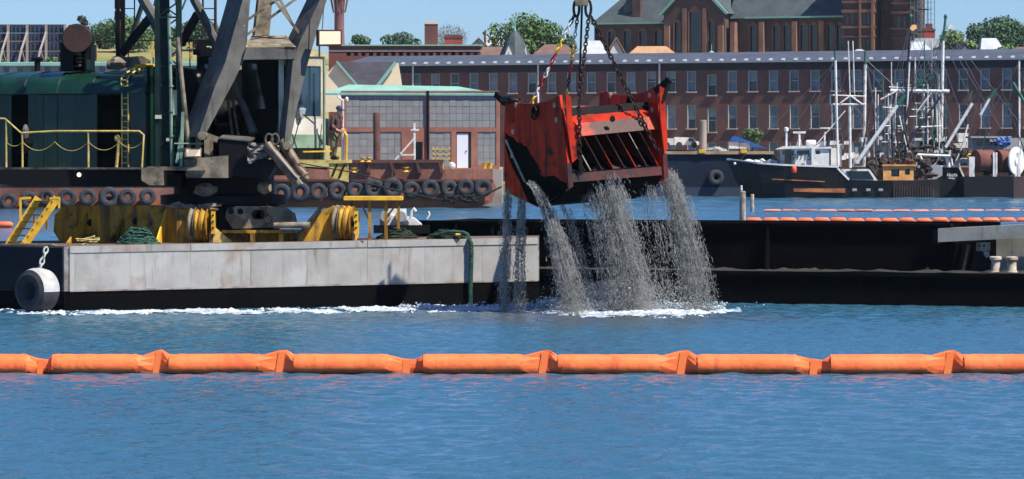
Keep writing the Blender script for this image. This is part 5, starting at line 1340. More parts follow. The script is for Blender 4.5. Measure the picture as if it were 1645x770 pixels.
mb = MB(); mb.bpx(1566, 383, 1583, 396, DCo + .1, .5); mb.bpx(1571, 397, 1582, 406, DCo + .15, .4); gx_ = mb.build('gear_box', M['pale_steel'], ms)
mb = MB()
for a, b in ((1570, 388), (1578, 388)): mb.lathe(P(a, b, DCo + .08), (0, 1, 0), [(.04, 0), (.04, .03)], 8)
mb.build('bolt', M['black_steel'], gx_)
mb = MB(); mb.prism([P(1553, 382, DCo + .2), P(1568, 383, DCo + .2), P(1592, 430, DCo), P(1582, 430, DCo)], (0, .3, 0)); mb.build('raking_plate', M['black_steel'], ms)
M['bitt'] = mat('bitt', C(186, 174, 154), 0.6, col2=C(140, 122, 100), scale=4)
for px in (1610, 1635):
    mb = MB(); a = P(px, 428, DM + .7); mb.lathe(a, (0, 0, 1), [(.2, 0), (.16, .06), (.15, .36), (.21, .42), (.21, .5), (.16, .53)], 16); mb.build('mooring_bitt', M['bitt'], ms, True)
ms.location.y -= 1.2
for ch in ms.children:
    if ch.name.split('.')[0] in ('end_beam', 'beam_bracket', 'end_bulkhead', 'stained_bulkhead', 'frame_rib', 'gear_box', 'raking_plate', 'mooring_bitt'): ch.location.x -= .5
# ------------------------------------------------------------------ white machinery beyond the work table
t = thing('deck_generator', 'white machinery with curved pipes on the far side of the barge deck', 'machinery', tuple(P(648, 372, 123.5)))
mb = MB(); mb.ppx([(610, 372), (610, 352), (626, 346), (664, 350), (676, 360), (680, 372)], 123.5, 1.0); mb.build('housing', M['white_paint'], t)
mb = MB(); mb.bpx(624, 336, 652, 348, 123.8, .6); mb.build('cover', M['white_paint'], t)
for px in (619, 644):
    mb = MB(); mb.lathe(P(px, 348, 123.3), (0, 1, 0), [(.18, 0), (.2, .1), (.2, .5)], 14); mb.build('blower', M['siding_grey'], t, True)
mb = MB(); mb.tube([P(660, 352, 123.3), P(661, 340, 123.3), P(665, 335, 123.3), P(668, 340, 123.3)], .05, 6); mb.tube([P(686, 352, 123.3), P(690, 344, 123.3), P(688, 340, 123.3)], .04, 6); mb.build('pipe', M['white_paint'], t, True)
mb = MB(); mb.bpx(600, 362, 690, 375, 123.2, .25); mb.build('base_frame', M['black_steel'], t)

# ================================================================== yellow boarding stairs
SD = 118.6
t = thing('boarding_stairs', 'bright yellow steel stairs with open treads left of the crane base', 'stairs', tuple(P(45, 397, SD)))
for (a, b, c, d, dd) in ((14, 394, 62, 318, .9), (38, 396, 92, 318, 0)):
    mb = MB(); p, q = P(a, b, SD + dd), P(c, d, SD + dd); mb.beam(p, q, .06, .26); mb.build('stringer', M['yellow_clean'], t)
for k in range(7):
    f_ = (k + .5)/7; mb = MB(); a = P(14 + 48*f_, 394 - 76*f_, SD + .9); b = P(38 + 54*f_, 396 - 78*f_, SD); mb.beam(a, b, .22, .04); mb.build('tread', M['yellow'], t)
for (x, y0, y1, dd) in ((33, 318, 352, .95), (95, 318, 335, .05), (55, 345, 372, .95), (75, 348, 368, .4)):
    mb = MB(); mb.beam(P(x, y0, SD + dd), P(x, y1, SD + dd), .07); mb.build('post', M['yellow_clean'], t)
mb = MB(); mb.beam(P(33, 319, SD + .95), P(50, 318, SD + .95), .08); mb.beam(P(80, 319, SD), P(96, 318, SD), .08); mb.build('handrail', M['yellow_clean'], t)

# ================================================================== crane pedestal (yellow base)
BD = 119.0; zb = 2.09
cb = thing('crane_pedestal', 'yellow steel pedestal with outrigger sheaves carrying the crane on deck', 'pedestal', (X(330, 121), 121, zb))
def yawed(mb, pts, D0, xref, th, depth):
    tn = math.tan(R(th)); q = []
    for x, y in pts:
        d = D0 + (X(x, D0) - X(xref, D0))*tn; q.append(P(x, y, d))
    return mb.prism(q, (-math.sin(R(th))*depth, math.cos(R(th))*depth, 0))
def ring_plate(mb, outline, holes, D, t_):   # plate drawn as outline; holes are dark recess discs set proud by 2 mm
    mb.ppx(outline, D, t_)
mb = MB(); yawed(mb, [(88, 345), (104, 331), (300, 330), (306, 336), (306, 392), (98, 392), (86, 372)], BD - .1, 306, -24, 1.1); mb.build('outrigger_box', M['yellow'], cb)
for px, py in ((146, 358), (219, 356)):
    mb = MB(); mb.lathe(P(px, py, BD - .13 + (306 - px)*.0207*.445), (-.407, .914, 0), [(.09, 0), (.12, .0), (.12, .05)], 16); mb.build('lifting_hole', M['black_steel'], cb)
mb = MB()
for px in (110, 166, 182, 236):
    for py in (342, 362): yawed(mb, [(px, py + 5), (px + 6, py + 5), (px + 6, py), (px, py)], BD - .13, 306, -24, .029)
mb.build('bolt_plate', M['tan_steel'], cb)
for top, bot, out in (((267, 332), (262, 392), (243, 392)), ((196, 350), (190, 392), (166, 394)), ((140, 340), (134, 392), (100, 395))):
    mb = MB(); d2 = BD - (1.1 if top[0] > 250 else .9)
    dq = BD - .1 + (306 - top[0])*.0207*.445; mb.prism([P(*top, dq), P(*bot, dq), P(out[0] + 6, 391, dq - 1.0)], (.05, 0, 0)); mb.build('gusset', M['yellow_clean'] if top[0] > 250 else M['yellow'], cb)
def sheave_set(px, BD):
    mb = MB(); mb.ppx([(px - 38, 340), (px - 18, 331), (px - 6, 345), (px - 6, 392), (px - 38, 392)], BD - .25, 1.0); mb.build('sheave_box', M['yellow'], cb)
    for q, dx in enumerate((-6, 4, 13)):
        c = P(px + dx, 360, BD - .1 + q*.02); rr_ = .64 - .02*q
        mb = MB(); mb.lathe(c, (.97, -.24, 0), [(rr_*.3, -.05), (rr_*.9, -.06), (rr_, -.1), (rr_, -.07), (rr_*.88, 0), (rr_, .07), (rr_, .1), (rr_*.9, .06), (rr_*.3, .05)], 28); sh = mb.build('sheave', M['yellow'] if q else M['tan_steel'], cb, True)
        mb = MB(); mb.lathe(c, (.97, -.24, 0), [(.1, -.16), (.1, .16)], 12); mb.build('hub', M['black_steel'], sh)
    for x_ in (px - 12, px + 20):
        mb = MB(); mb.bpx(x_ - 3, 340, x_ + 3, 376, BD - .5, .3); pl_ = mb.build('cheek_plate', M['yellow_clean'], cb)
        mb = MB()
        for yy_ in (346, 356, 366): mb.lathe(P(x_, yy_, BD - .53), (0, 1, 0), [(.035, 0), (.035, .026)], 8)
        mb.build('bolt', M['black_steel'], pl_)
    mb = MB(); mb.bpx(px - 16, 376, px - 12, 394, BD - .4, .2); mb.bpx(px + 14, 374, px + 18, 394, BD - .4, .2); mb.build('foot_plate', M['tan_steel'], cb)
sheave_set(322, BD); sheave_set(552, BD + 1.0)
mb = MB(); yawed(mb, [(342, 362), (378, 393), (342, 394)], BD - .2, 342, 12, .12); mb.build('web_plate', M['yellow_pale'], cb)
mb = MB(); yawed(mb, [(515, 336), (520, 391), (472, 391)], BD + .4, 472, 14, .12); mb.build('web_plate', M['yellow'], cb)
mb = MB(); mb.beam(P(470, 390, BD + .3), P(518, 330, BD + .4), .16, .12); mb.build('brace', M['tan_steel'], cb)
mb = MB(); mb.bpx(356, 370, 478, 375, BD - .1, 1.4); mb.bpx(356, 375.5, 478, 394, BD + .5, .6); mb.bpx(402, 375.5, 410, 393, BD - .1, .59); mb.bpx(448, 375.5, 456, 393, BD - .1, .59); mb.build('cross_beam', M['yellow'], cb)
mb = MB(); mb.ppx([(364, 336), (380, 331), (452, 333), (470, 344), (474, 364), (374, 368), (362, 350)], BD + .1, 1.6); cbd = mb.build('car_body', M['tan_steel'], cb)
for px, py, r_ in ((371, 340, .1), (386, 340, .1), (418, 345, .16), (412, 345, .16)):
    mb = MB(); mb.lathe(P(px, py, BD + .07), (0, 1, 0), [(r_, 0), (r_, .028)], 16); mb.build('eye_hole', M['black_steel'], cbd)
mb = MB(); mb.tube([P(428, 330, BD - .2), P(430, 345, BD - .25)], .05, 6)
g_ = [2*math.pi*k/12 for k in range(12)]; c = P(431, 352, BD - .25); mb.tube([c + Vector((math.cos(g)*.13, 0, math.sin(g)*.13)) for g in g_], .035, 6, True); mb.build('shackle', M['chain_dark'], cb, True)
mb = MB(); mb.tube([P(440, 362, BD - .2), P(498, 362, BD - .2)], .11, 10); mb.build('roller', M['tan_steel'], cb, True)
c = P(360, 330, 121.4)
mb = MB(); mb.lathe((c.x, 121.4, zb), (0, 0, 1), [(1.9, 0), (1.9, 1.25), (2.15, 1.3), (2.15, 1.6), (1.7, 1.65), (1.7, 2.35)], 40); mb.build('turntable', M['black_steel'], cb, True)
mb = MB()
for px, py, w in ((330, 305, 20), (424, 302, 12)): mb.ball(P(px, py, 119.2), w*.0207, .2, .2, 10, .18, px)
mb.build('hydraulic_motor', M['tan_steel'], cb)
mb = MB(); rg = random.Random(4)
for k in range(16):
    a = P(rg.uniform(262, 335), rg.uniform(329, 336), BD - .3); b = a + Vector((rg.uniform(.2, .6), .1, rg.uniform(-.1, .1))); mb.tube([a, b], .05, 6)
mb.build('hose', M['tan_steel'], cb)

# ================================================================== work table, yellow
t = thing('work_table', 'yellow steel work platform on braced legs beside the sheaves', 'platform', tuple(P(605, 388, 120.4)))
mb = MB(); a, b = P(552, 316, 120.2), P(646, 322, 120.2); mb.box(a.x, b.x, 120.2, 121.7, b.z, a.z); mb.build('table_top', M['yellow_clean'], t)
for x, d in ((594, 120.4), (620, 120.4), (566, 121.5), (640, 121.5)):
    mb = MB(); mb.beam(P(x, 322.3, d), P(x, 388, d), .1); mb.build('leg', M['yellow'], t)
mb = MB(); mb.beam(P(578, 323, 120.5), P(592, 352, 120.5), .06); mb.beam(P(640, 323, 120.5), P(621, 350, 120.5), .06); mb.build('brace', M['yellow'], t)
# ================================================================== crane superstructure
cr = thing('dredge_crane', 'green dredging crane with rounded machinery house, grey boom foot and cab', 'crane', (X(300, 121), 121, 4.2))
HDr = 119.4                                    # house front, right corner
TH = -24.0                                     # the house front turns a little away from the sun
tnh = math.tan(R(TH))
def hD(px, off=0.0): return HDr + off + (X(px, HDr) - X(238, HDr))*tnh
def HP(px, py, off=0.0): return P(px, py, hD(px, off))
hu = Vector((math.cos(R(TH)), math.sin(R(TH)), 0)); hv = Vector((-math.sin(R(TH)), math.cos(R(TH)), 0))
def hs(px): return (HP(px, 245) - HP(-60, 245)).dot(hu)
zfl, zev = Zp(271, HDr), Zp(150, HDr)
O_ = HP(-60, 245)
for a, b in ((-60, 19.5), (47, 71.5), (72.5, 94.5), (95.5, 159), (201, 238)):
    mb = MB(); q = O_ + hu*hs(a); mb.wall(q, hu, hv, hs(b) - hs(a), zfl, zev, .08); mb.build('wall_panel', M['green_house'], cr)
mb = MB()                                       # far side, ends and floor
far = 4.6
mb.wall(O_ + hv*far, hu, hv, hs(238), zfl, zev, .08); mb.wall(O_ + hv*.09, hv, hu, far - .1, zfl, zev, .08)
mb.wall(O_ + hu*(hs(238) - .08) + hv*.09, hv, hu, far - .1, zfl, zev + .9, .08)
mb.build('house_shell', M['green_house'], cr)
mb = MB(); q0, q1 = O_ + hv*.05, O_ + hu*hs(238) + hv*.05; mb.prism([q0 + Vector((0, 0, zfl - q0.z - .1)), q1 + Vector((0, 0, zfl - q1.z - .1)), q1 + hv*far + Vector((0, 0, zfl - q1.z - .1)), q0 + hv*far + Vector((0, 0, zfl - q0.z - .1))], (0, 0, .08)); mb.build('house_floor', M['black_steel'], cr)
# rounded roof
mb = MB(); zt_ = Zp(112, HDr); n = 14; v = []; prof = []
for i in range(n + 1):
    g = math.pi*i/n; y = far/2*(1 - math.cos(g)); s_ = math.sin(g)**.55; prof.append((y - .1 if i == 0 else (y + .1 if i == n else y), zev + (zt_ - zev)*s_))
for s_ in (0, hs(238)):
    for y, z in prof: q = O_ + hu*s_ + hv*y; v.append(Vector((q.x, q.y, z)))
m_ = n + 1
mb.add(v, [(i, i+m_, i+m_+1, i+1) for i in range(n)] + [tuple(range(m_)), tuple(range(2*m_-1, m_-1, -1))])
rf_ = mb.build('roof', M['green_house'], cr, True)
for px in (-10, 40, 95, 150, 205):
    mb = MB(); s_ = hs(px); pts = []
    for y, z in prof[:n//2 + 3]: q = O_ + hu*s_ + hv*y; pts.append(Vector((q.x, q.y, z + .01)))
    mb.tube(pts, .025, 6); mb.build('roof_seam', M['green_house'], rf_)
mb = MB(); mb.beam(HP(-60, 151, -.08), HP(238, 151, -.08), .1, .08); mb.build('drip_rail', M['dark_green'], rf_)
# inner machinery seen through the doors
mb = MB(); mb.bpx(-20, 190, 70, 271, 122.5, 1.4); mb.bpx(140, 170, 220, 271, 121.6, 1.5); mb.lathe(P(35, 230, 121.5), (1, 0, 0), [(.5, 0), (.5, .9)], 16); mb.build('engine', M['black_steel'], cr)
mb = MB(); mb.ball(P(41, 212, 121.0), .12, .1, .26, 8); mb.build('hanging_coat', M['canvas'], cr)
# under-body, counterweight
mb = MB(); mb.ppx([(-60, 272.5), (246, 272.5), (292, 285), (292, 300), (22, 300), (-60, 284)], 119.4, 4.4); mb.build('revolving_frame', M['black_steel'], cr)
for px, py in ((127, 281), (263, 280)):
    mb = MB(); mb.ball(P(px, py, 119.3), .07, .07, .07, 8); mb.build('marker_light', emit('marker_bulb_%d' % px, (1, .85, .6, 1), 2.0), cr)
mb = MB(); mb.prism([HP(-70, 269, -1.2), HP(236, 269, -1.2), HP(236, 269, -.02), HP(-70, 269, -.02)], (0, 0, -.07)); mb.build('walkway', M['tan_steel'], cr)
mb = MB(); mb.ppx([(227, 270), (262, 270), (262, 298), (240, 298), (227, 290)], 117.9, 1.3); mb.build('walkway_end_box', M['tan_steel'], cr)
# railing
rail = [HP(-40, 190, -1.15), HP(8, 191, -1.15), HP(34, 214, -1.15), HP(88, 211, -1.15), HP(224, 211, -1.15), HP(231, 217, -1.15), HP(228, 269, -1.15)]
mb = MB(); mb.tube(rail, .034, 8); rl = mb.build('handrail', M['yellow_pale'], cr, True)
for (x, y) in ((10, 192), (36, 214), (142, 212)):
    mb = MB(); mb.tube([HP(x, y, -1.15), HP(x, 269, -1.15)], .034, 6); mb.build('rail_post', M['yellow_pale'], cr)
mb = MB(); mb.tube([HP(192, 221, -1.1), HP(187, 269, -1.1)], .055, 8); mb.ball(HP(188, 222, -1.1), .09, .07, .12, 8); mb.build('rail_post', M['yellow_pale'], cr)
for a, b in ((10, 36), (36, 88), (88, 142), (142, 192), (192, 229)):
    pts = []
    for i in range(9):
        f_ = i/8; pts.append(HP(a + (b-a)*f_, 228 + 14*(1 - (2*f_ - 1)**2)*((b-a)/52), -1.15))
    mb = MB(); mb.tube(pts, .011, 5); mb.build('safety_chain', M['yellow_pale'], rl)
# roof ladder
for x in (196, 206):
    mb = MB(); pts = [HP(x, 269, -.22), HP(x, 150, -.22)]
    for i, (y, z) in enumerate(prof[1:6]): q = HP(x, 245, 0) + hv*(y - .12); pts.append(Vector((q.x, q.y, z + .12)))
    mb.tube(pts, .03, 6); mb.build('ladder_rail', M['yellow_pale'], cr)
for k in range(16):
    y = 262 - k*9.5
    if y > 128: mb = MB(); mb.tube([HP(196, y, -.2), HP(206, y, -.2)], .018, 5); mb.build('rung', M['yellow_pale'], cr)
# exhaust house with rusty drum, vent cap, wrapped pipes
mb = MB(); mb.bpx(97, 70, 118, 114, 121.2, 1.2); mb.bpx(136, 72, 147, 114, 121.3, 1.0); mb.bpx(118.2, 70, 135.8, 78, 121.3, 1.0); mb.bpx(118.2, 78.1, 135.8, 114, 121.9, .4); ex = mb.build('exhaust_housing', M['black_steel'], cr)
mb = MB(); c = P(124, 62, 121.0); mb.lathe(c + Vector((.0, -.1, 0)), (-.1, .99, 0), [(.0, 0), (.47, 0), (.5, .04), (.5, 1.2), (.47, 1.24), (.0, 1.24)], 30, False); mb.build('silencer_drum', M['rust_drum'], ex, True)
mb = MB()
for y in (84, 90, 96, 102, 108): mb.lathe(P(127, y, 121.5), (0, 0, 1), [(.11, 0), (.15, .03), (.15, .07), (.11, .1)], 12)
mb.build('wrapped_pipe', M['brown_pipe'], ex, True)
mb = MB(); mb.bpx(138, 96, 145, 112, 121.2, .1); mb.build('green_flap', M['green_house'], ex)
mb = MB(); mb.lathe(P(60, 114, 120.6), (0, 0, 1), [(.1, 0), (.1, .33), (.2, .37), (.22, .41), (.12, .47)], 14); mb.build('vent_cap', M['black_steel'], rf_, True)
# roof clutter: motor, yellow line, rear guard rail
mb = MB(); mb.ball(P(190, 101, 121.4), .32, .3, .24, 10, .1, 5); mb.lathe(P(172, 104, 121.4), (1, 0, 0), [(.14, 0), (.16, .05), (.16, .3)], 12); mb.ppx([(196, 108), (200, 92), (228, 90), (240, 97), (240, 108)], 121.6, .6); mb.build('roof_winch', M['tan_steel'], rf_)
mb = MB(); rg = random.Random(6)
for k in range(16): a = P(rg.uniform(212, 236), rg.uniform(104, 109), 120.6); mb.tube([a, a + Vector((rg.uniform(.2, .45), rg.uniform(-.1, .1), rg.uniform(-.04, .06)))], .035, 5)
mb.build('yellow_line', M['yellow_clean'], rf_)
mb = MB(); mb.tube([P(150, 66, 123.4), P(335, 64, 123.4)], .03, 6)
for x in (150, 206, 246, 305): mb.tube([P(x, 65, 123.4), P(x, 112, 123.4)], .025, 5)
mb.build('rear_guard_rail', M['green_mast'], cr)
mb = MB(); mb.bpx(305, 68, 309, 94, 123.2, .06); mb.bpx(152, 72, 156, 98, 123.2, .06); mb.bpx(243, 66, 247, 92, 123.2, .06); mb.build('rail_stake', M['yellow_pale'], cr)
# gantry: black posts, pipes, diagonals
def bar(name, pts, D, r_, m_, n=8, smooth=True):
    mb = MB(); mb.tube([P(x, y, D + (q if False else 0)) for x, y in pts], r_*D/F, n); return mb.build(name, M[m_], cr, smooth)
mb = MB(); mb.beam(P(188, -60, 121.6), P(190, 102, 121.6), .14, .2); mb.beam(P(197.5, -60, 121.9), P(197.5, 100, 121.9), .14, .2)
for y in (0, 18): mb.bpx(184, y, 200, y + 14, 121.55, .1)
mb.build('gantry_post', M['black_steel'], cr)
mb = MB(); mb.tube([P(216, -60, 122.3), P(216, 48, 122.3)], .025, 5); mb.tube([P(185, 14, 122.3), P(216, 14, 122.3)], .018, 5); mb.tube([P(200, 60, 122.2), P(232, 60, 122.2)], .018, 5); mb.build('cage_wire', M['black_steel'], cr)
bar('gantry_pipe', [(205, -60), (230, 0), (255, 42), (275, 92)], 120.8, 8.5, 'boom_grey')
bar('gantry_pipe', [(290, -60), (312, 0), (352, 78), (366, 108)], 120.4, 7.0, 'boom_grey')
mb = MB(); mb.beam(P(196, 86, 121.5), P(243, 26, 121.0), .2, .24); mb.build('gantry_brace', M['black_steel'], cr)
mb = MB(); mb.beam(P(290, 72, 121.2), P(318, 22, 120.9), .2, .24); mb.build('gantry_brace', M['black_steel'], cr)
mb = MB(); mb.beam(P(212, 58, 122.4), P(229, 6, 122.0), .1, .14); mb.beam(P(238, 25, 120.9), P(262, 80, 120.9), .1, .12); mb.beam(P(247, 10, 121.2), P(256, -30, 121.2), .05); mb.beam(P(292, 16, 120.8), P(306, -20, 120.8), .06); mb.beam(P(288, 20, 121), P(274, -20, 121), .05); mb.build('gantry_lacing', M['boom_grey'], cr)
# ladder behind the pipe
mb = MB(); mb.tube([P(326, -60, 122.8), P(326, 62, 122.8)], .035, 6); mb.tube([P(346, -60, 122.8), P(346, 62, 122.8)], .05, 6)
for y in (-40, -22, -4, 14, 32, 50): mb.tube([P(326, y, 122.8), P(346, y, 122.8)], .022, 5)
mb.build('gantry_ladder', M['rust_drum'], cr)
# green lattice mast
DMm = 118.6
mb = MB()
for x, d in ((252, DMm), (288, DMm), (256, DMm + 1.1), (286, DMm + 1.1)): mb.beam(P(x, -60, d), P(x + 1, 272, d), .15, .15)
mb.beam(P(264, -60, DMm + .4), P(268, 272, DMm + .4), .3, .2)
mm = mb.build('lattice_mast', M['green_mast'], cr)
mb = MB(); y = -50; k = 0
while y < 262:
    a, b = ((252, 288) if k % 2 else (288, 252)); mb.beam(P(a, y, DMm), P(b, y + 26, DMm), .07, .05); mb.beam(P(b, y, DMm + 1.1), P(a, y + 26, DMm + 1.1), .07, .05)
    if k % 3 == 0: mb.beam(P(250, y, DMm - .02), P(290, y, DMm - .02), .09, .06)
    y += 26; k += 1
mb.build('mast_lacing', M['green_mast'], mm)
mb = MB(); mb.tube([P(271, 22, DMm - .15), P(274, 128, DMm - .15), P(276, 272, DMm - .15)], .055, 8)
for yy_ in (26, 60, 100, 140, 180, 220): mb.lathe(P(272 + yy_*.018, yy_, DMm - .15), (0, 0, 1), [(.085, 0), (.085, .06)], 10)
mb.build('conduit', M['green_pale'], mm, True)
mb = MB(); mb.tube([P(285, 60, DMm - .1), P(292, 128, DMm - .2), P(304, 242, DMm - .25)], .075, 8); mb.build('stay_rod', M['tan_steel'], mm, True)
mb = MB(); mb.bpx(249, 185, 259, 191, DMm - .14, .1); mb.bpx(267, 222, 272, 227, DMm - .2, .1); mb.bpx(278, 145, 284, 185, DMm - .1, .08); mb.build('tag_plate', M['cab_cream'], mm)
mb = MB(); mb.beam(P(284, 262, DMm - .4), P(293, 205, DMm - .3), .09); mb.beam(P(291, 268, DMm - .4), P(294, 180, DMm - .3), .1); mb.tube([P(280, 231, DMm - .5), P(326, 231, DMm - .5)], .03, 6); mb.build('mast_foot_strut', M['green_pale'], mm)
# dark machinery between mast and cab
mb = MB(); mb.bpx(246, 112, 470, 282, 122.4, 1.6); mb.bpx(294, 112, 334, 250, 121.0, 1.2); mb.build('machinery_deck', M['black_steel'], cr)
mb = MB(); mb.ppx([(316, 112), (316, 66), (344, 62), (352, 70), (352, 112)], 121.2, 1.0); mb.ppx([(310, 88), (310, 80), (362, 76), (362, 92)], 120.8, .3); mb.build('winch_house', M['black_steel'], cr)
mb = MB(); mb.bpx(335, 92, 343, 110, 120.9, .2); mb.tube([P(332, 76, 120.9), P(338, 76, 120.9), P(343, 88, 120.9)], .05, 6); mb.beam(P(330, 104, 120.7), P(340, 120, 120.7), .12); mb.build('green_bracket', M['green_pale'], cr)
for px, py, w in ((318, 165, 60), (372, 180, 56)):
    mb = MB(); c = P(px, py, 121.8); L = w*.0207; mb.lathe(c - Vector((L/2, 0, 0)), (1, 0, 0), [(.55, 0), (.55, .06), (.4, .08), (.4, L - .08), (.55, L - .06), (.55, L)], 24); mb.build('winch_drum', M['dark_green'], cr, True)
mb = MB(); mb.lathe(P(319, 121, 120.6), (0, 1, 0), [(.06, 0), (.06, .1)], 10); mb.build('gauge', M['cab_cream'], cr)
mb = MB(); mb.ppx([(236, 112), (262, 112), (262, 166), (250, 162), (238, 140)], 121.4, .5) if False else mb.bpx(242, 112, 262, 166, 120.9, .12); mb.build('green_panel', M['green_house'], cr)
mb = MB(); mb.tube([P(372, 128, 120.6), P(392, 172, 120.0), P(408, 215, 119.6)], [.1, .13, .16], 10); mb.build('cable_trunk', M['boom_grey'], cr, True)
mb = MB()
for x0_, x1_ in ((366, 374), (374, 384)): mb.tube([P(x0_, 160, 119.8), P(x0_ + 4, 190, 119.6), P(x1_, 224, 119.4)], .045, 6)
mb.build('hydraulic_hose', M['brown_pipe'], cr)
# front frame, clevis, canvas, cylinders
mb = MB(); mb.ppx([(296, 270), (296, 256), (366, 250), (366, 286), (300, 286)], 118.2, 1.6); mb.build('front_frame', M['tan_steel'], cr)
mb = MB(); mb.bpx(236, 268, 330, 274, 118.0, .9); mb.build('front_step', M['tan_steel'], cr)
for x in (318, 332, 338):
    mb = MB(); mb.ppx([(x - 4, 256), (x - 4, 222), (x, 216), (x + 4, 222), (x + 4, 256)], 118.3 + (x - 318)*.03, .1); mb.build('boom_lug', M['tan_steel'], cr)
mb = MB(); mb.ppx([(352, 282), (352, 224), (402, 228), (432, 246), (440, 270), (430, 288)], 118.4, 2.2); mb.build('head_frame', M['black_steel'], cr)
mb = MB(); mb.add([P(352, 223, 118.35), P(402, 228, 118.35), P(412, 223, 119.6), P(360, 219, 119.6)], [(0, 1, 2, 3)]); mb.prism([P(352, 223, 118.35), P(402, 227.5, 118.35), P(412, 222, 119.6), P(360, 218, 119.6)], (0, 0, .05)); mb.build('head_plate', M['boom_grey'], cr)
mb = MB(); N = 16; v = []                        # crumpled canvas cover
for j in range(N):
    for i in range(N):
        u_, w_ = i/(N-1), j/(N-1); x = 398 + 52*u_; y = 228 + 6*u_ + 34*w_*(1 - .5*u_); p = P(x, y, 118.1 - .15*math.sin(u_*3.1) + .4*u_)
        p += Vector((noise.noise(Vector((u_*5, w_*5, 1)))*.12, noise.noise(Vector((u_*6, w_*6, 4)))*.28, noise.noise(Vector((u_*5, w_*5, 8)))*.12)); v.append(p)
mb.add(v, [(j*N+i, j*N+i+1, (j+1)*N+i+1, (j+1)*N+i) for j in range(N-1) for i in range(N-1)])
v2 = [p + Vector((0, .06, 0)) for p in v]; mb.add(v2, [(j*N+i, (j+1)*N+i, (j+1)*N+i+1, j*N+i+1) for j in range(N-1) for i in range(N-1)]); mb.build('canvas_cover', M['canvas'], cr, True)
for (a, b, c, d, dd) in ((428, 232, 481, 297, 0), (452, 226, 493, 290, .5)):
    p, q = P(a, b, 118.0 + dd), P(c, d, 117.8 + dd); m1 = p.lerp(q, .9)
    mb = MB(); mb.tube([p, m1], .17, 16); cy = mb.build('fairlead_cylinder', M['brown_pipe'], cr, True)
    mb = MB(); mb.tube([m1, q], [.13, .11], 12); mb.tube([p.lerp(q, .86), m1], .19, 16); mb.build('cylinder_collar', M['tan_steel'], cy, True)
mb = MB(); mb.tube([P(437, 238, 117.75), P(486, 296, 117.6)], .03, 6); mb.build('grease_line', M['pale_steel'], cr)
mb = MB()
for px in (432, 442):
    c = P(px, 224, 118.3); mb.tube([c + Vector((math.cos(g)*.12, 0, math.sin(g)*.18)) for g in [2*math.pi*k/12 for k in range(12)]], .035, 6, True)
mb.build('lifting_ring', M['boom_grey'], cr, True)
# floodlights
M['lamp_lit'] = emit('lamp_lit', (1.0, 0.72, 0.45, 1), 0.35)
def flood(x0, y0, x1, y1, D, th, nm):
    mb = MB(); yawed(mb, [(x0, y1), (x1, y1), (x1, y0), (x0, y0)], D, x0, th, .22); f_ = mb.build('floodlight', M['rust_drum'] if nm else M['tan_steel'], cr)
    mb = MB(); yawed(mb, [(x0 + 2.5, y1 - 2.5), (x1 - 2, y1 - 3), (x1 - 2, y0 + 2.5), (x0 + 2.5, y0 + 2.5)], D - .02, x0, th, .015); mb.build('lamp_glass', M['lamp_lit'], f_)
flood(511, 48, 549, 74, 118.2, 20, 1); flood(297, 238, 324, 254, 117.8, 10, 0)
mb = MB(); mb.tube([P(518, 48, 118.4), P(522, -30, 118.4)], .02, 5); mb.beam(P(513, 74, 118.4), P(513, 92, 118.5), .06); mb.build('lamp_bracket', M['tan_steel'], cr)
# boom foot: two tapered box legs with cross member
th = 26
mb = MB(); yawed(mb, [(318, 220), (328, 220), (377, 128), (392, 96), (397, 64), (402, 0), (408, -70), (396, -70), (390, 0), (372, 64), (362, 100), (345, 140)], 117.6, 318, th, 1.45); mb.build('boom_leg', M['boom_grey'], cr)
mb = MB(); yawed(mb, [(456, 238), (464, 238), (478, 170), (497, 92), (525, 0), (546, -70), (534, -70), (514, 0), (484, 62), (471, 95), (462, 180)], 118.3, 456, th, 1.2); mb.build('boom_leg', M['boom_grey'], cr)
mb = MB(); yawed(mb, [(390, 96), (474, 95), (476, 76), (396, 76)], 118.2, 390, 8, .7); mb.build('boom_cross_member', M['boom_grey'], cr)
mb = MB(); mb.add([P(398, 75.5, 118.25), P(476, 75.5, 118.4), P(462, 62, 119.6), P(404, 60, 119.5)], [(0, 1, 2, 3)]); mb.prism([P(398, 74, 118.35), P(470, 74, 118.45), P(460, 60, 119.7), P(404, 60, 119.6)], (0, .05, .06)); mb.build('boom_web_plate', M['tan_steel'], cr)
mb = MB(); yawed(mb, [(408, 66), (432, 66), (444, -70), (424, -70)], 119.6, 408, 20, .3); mb.build('boom_chord', M['tan_steel'], cr)
for (a, b, c, d) in ((398, 32, 478, -22), (397, 56, 476, -2), (432, -12, 484, 58), (420, -60, 470, 40)):
    mb = MB(); mb.beam(P(a, b, 118.9), P(c, d, 119.1), .07, .09); mb.build('boom_lacing', M['tan_steel'], cr)
mb = MB(); mb.beam(P(322, 214, 118.4), P(350, 225, 118.4), .2, .18); mb.lathe(P(324, 218, 117.4), (0, 1, 0), [(.14, 0), (.14, .8)], 14); mb.lathe(P(461, 234, 118.0), (0, 1, 0), [(.14, 0), (.14, .9)], 14); mb.build('boom_foot_pin', M['tan_steel'], cr)
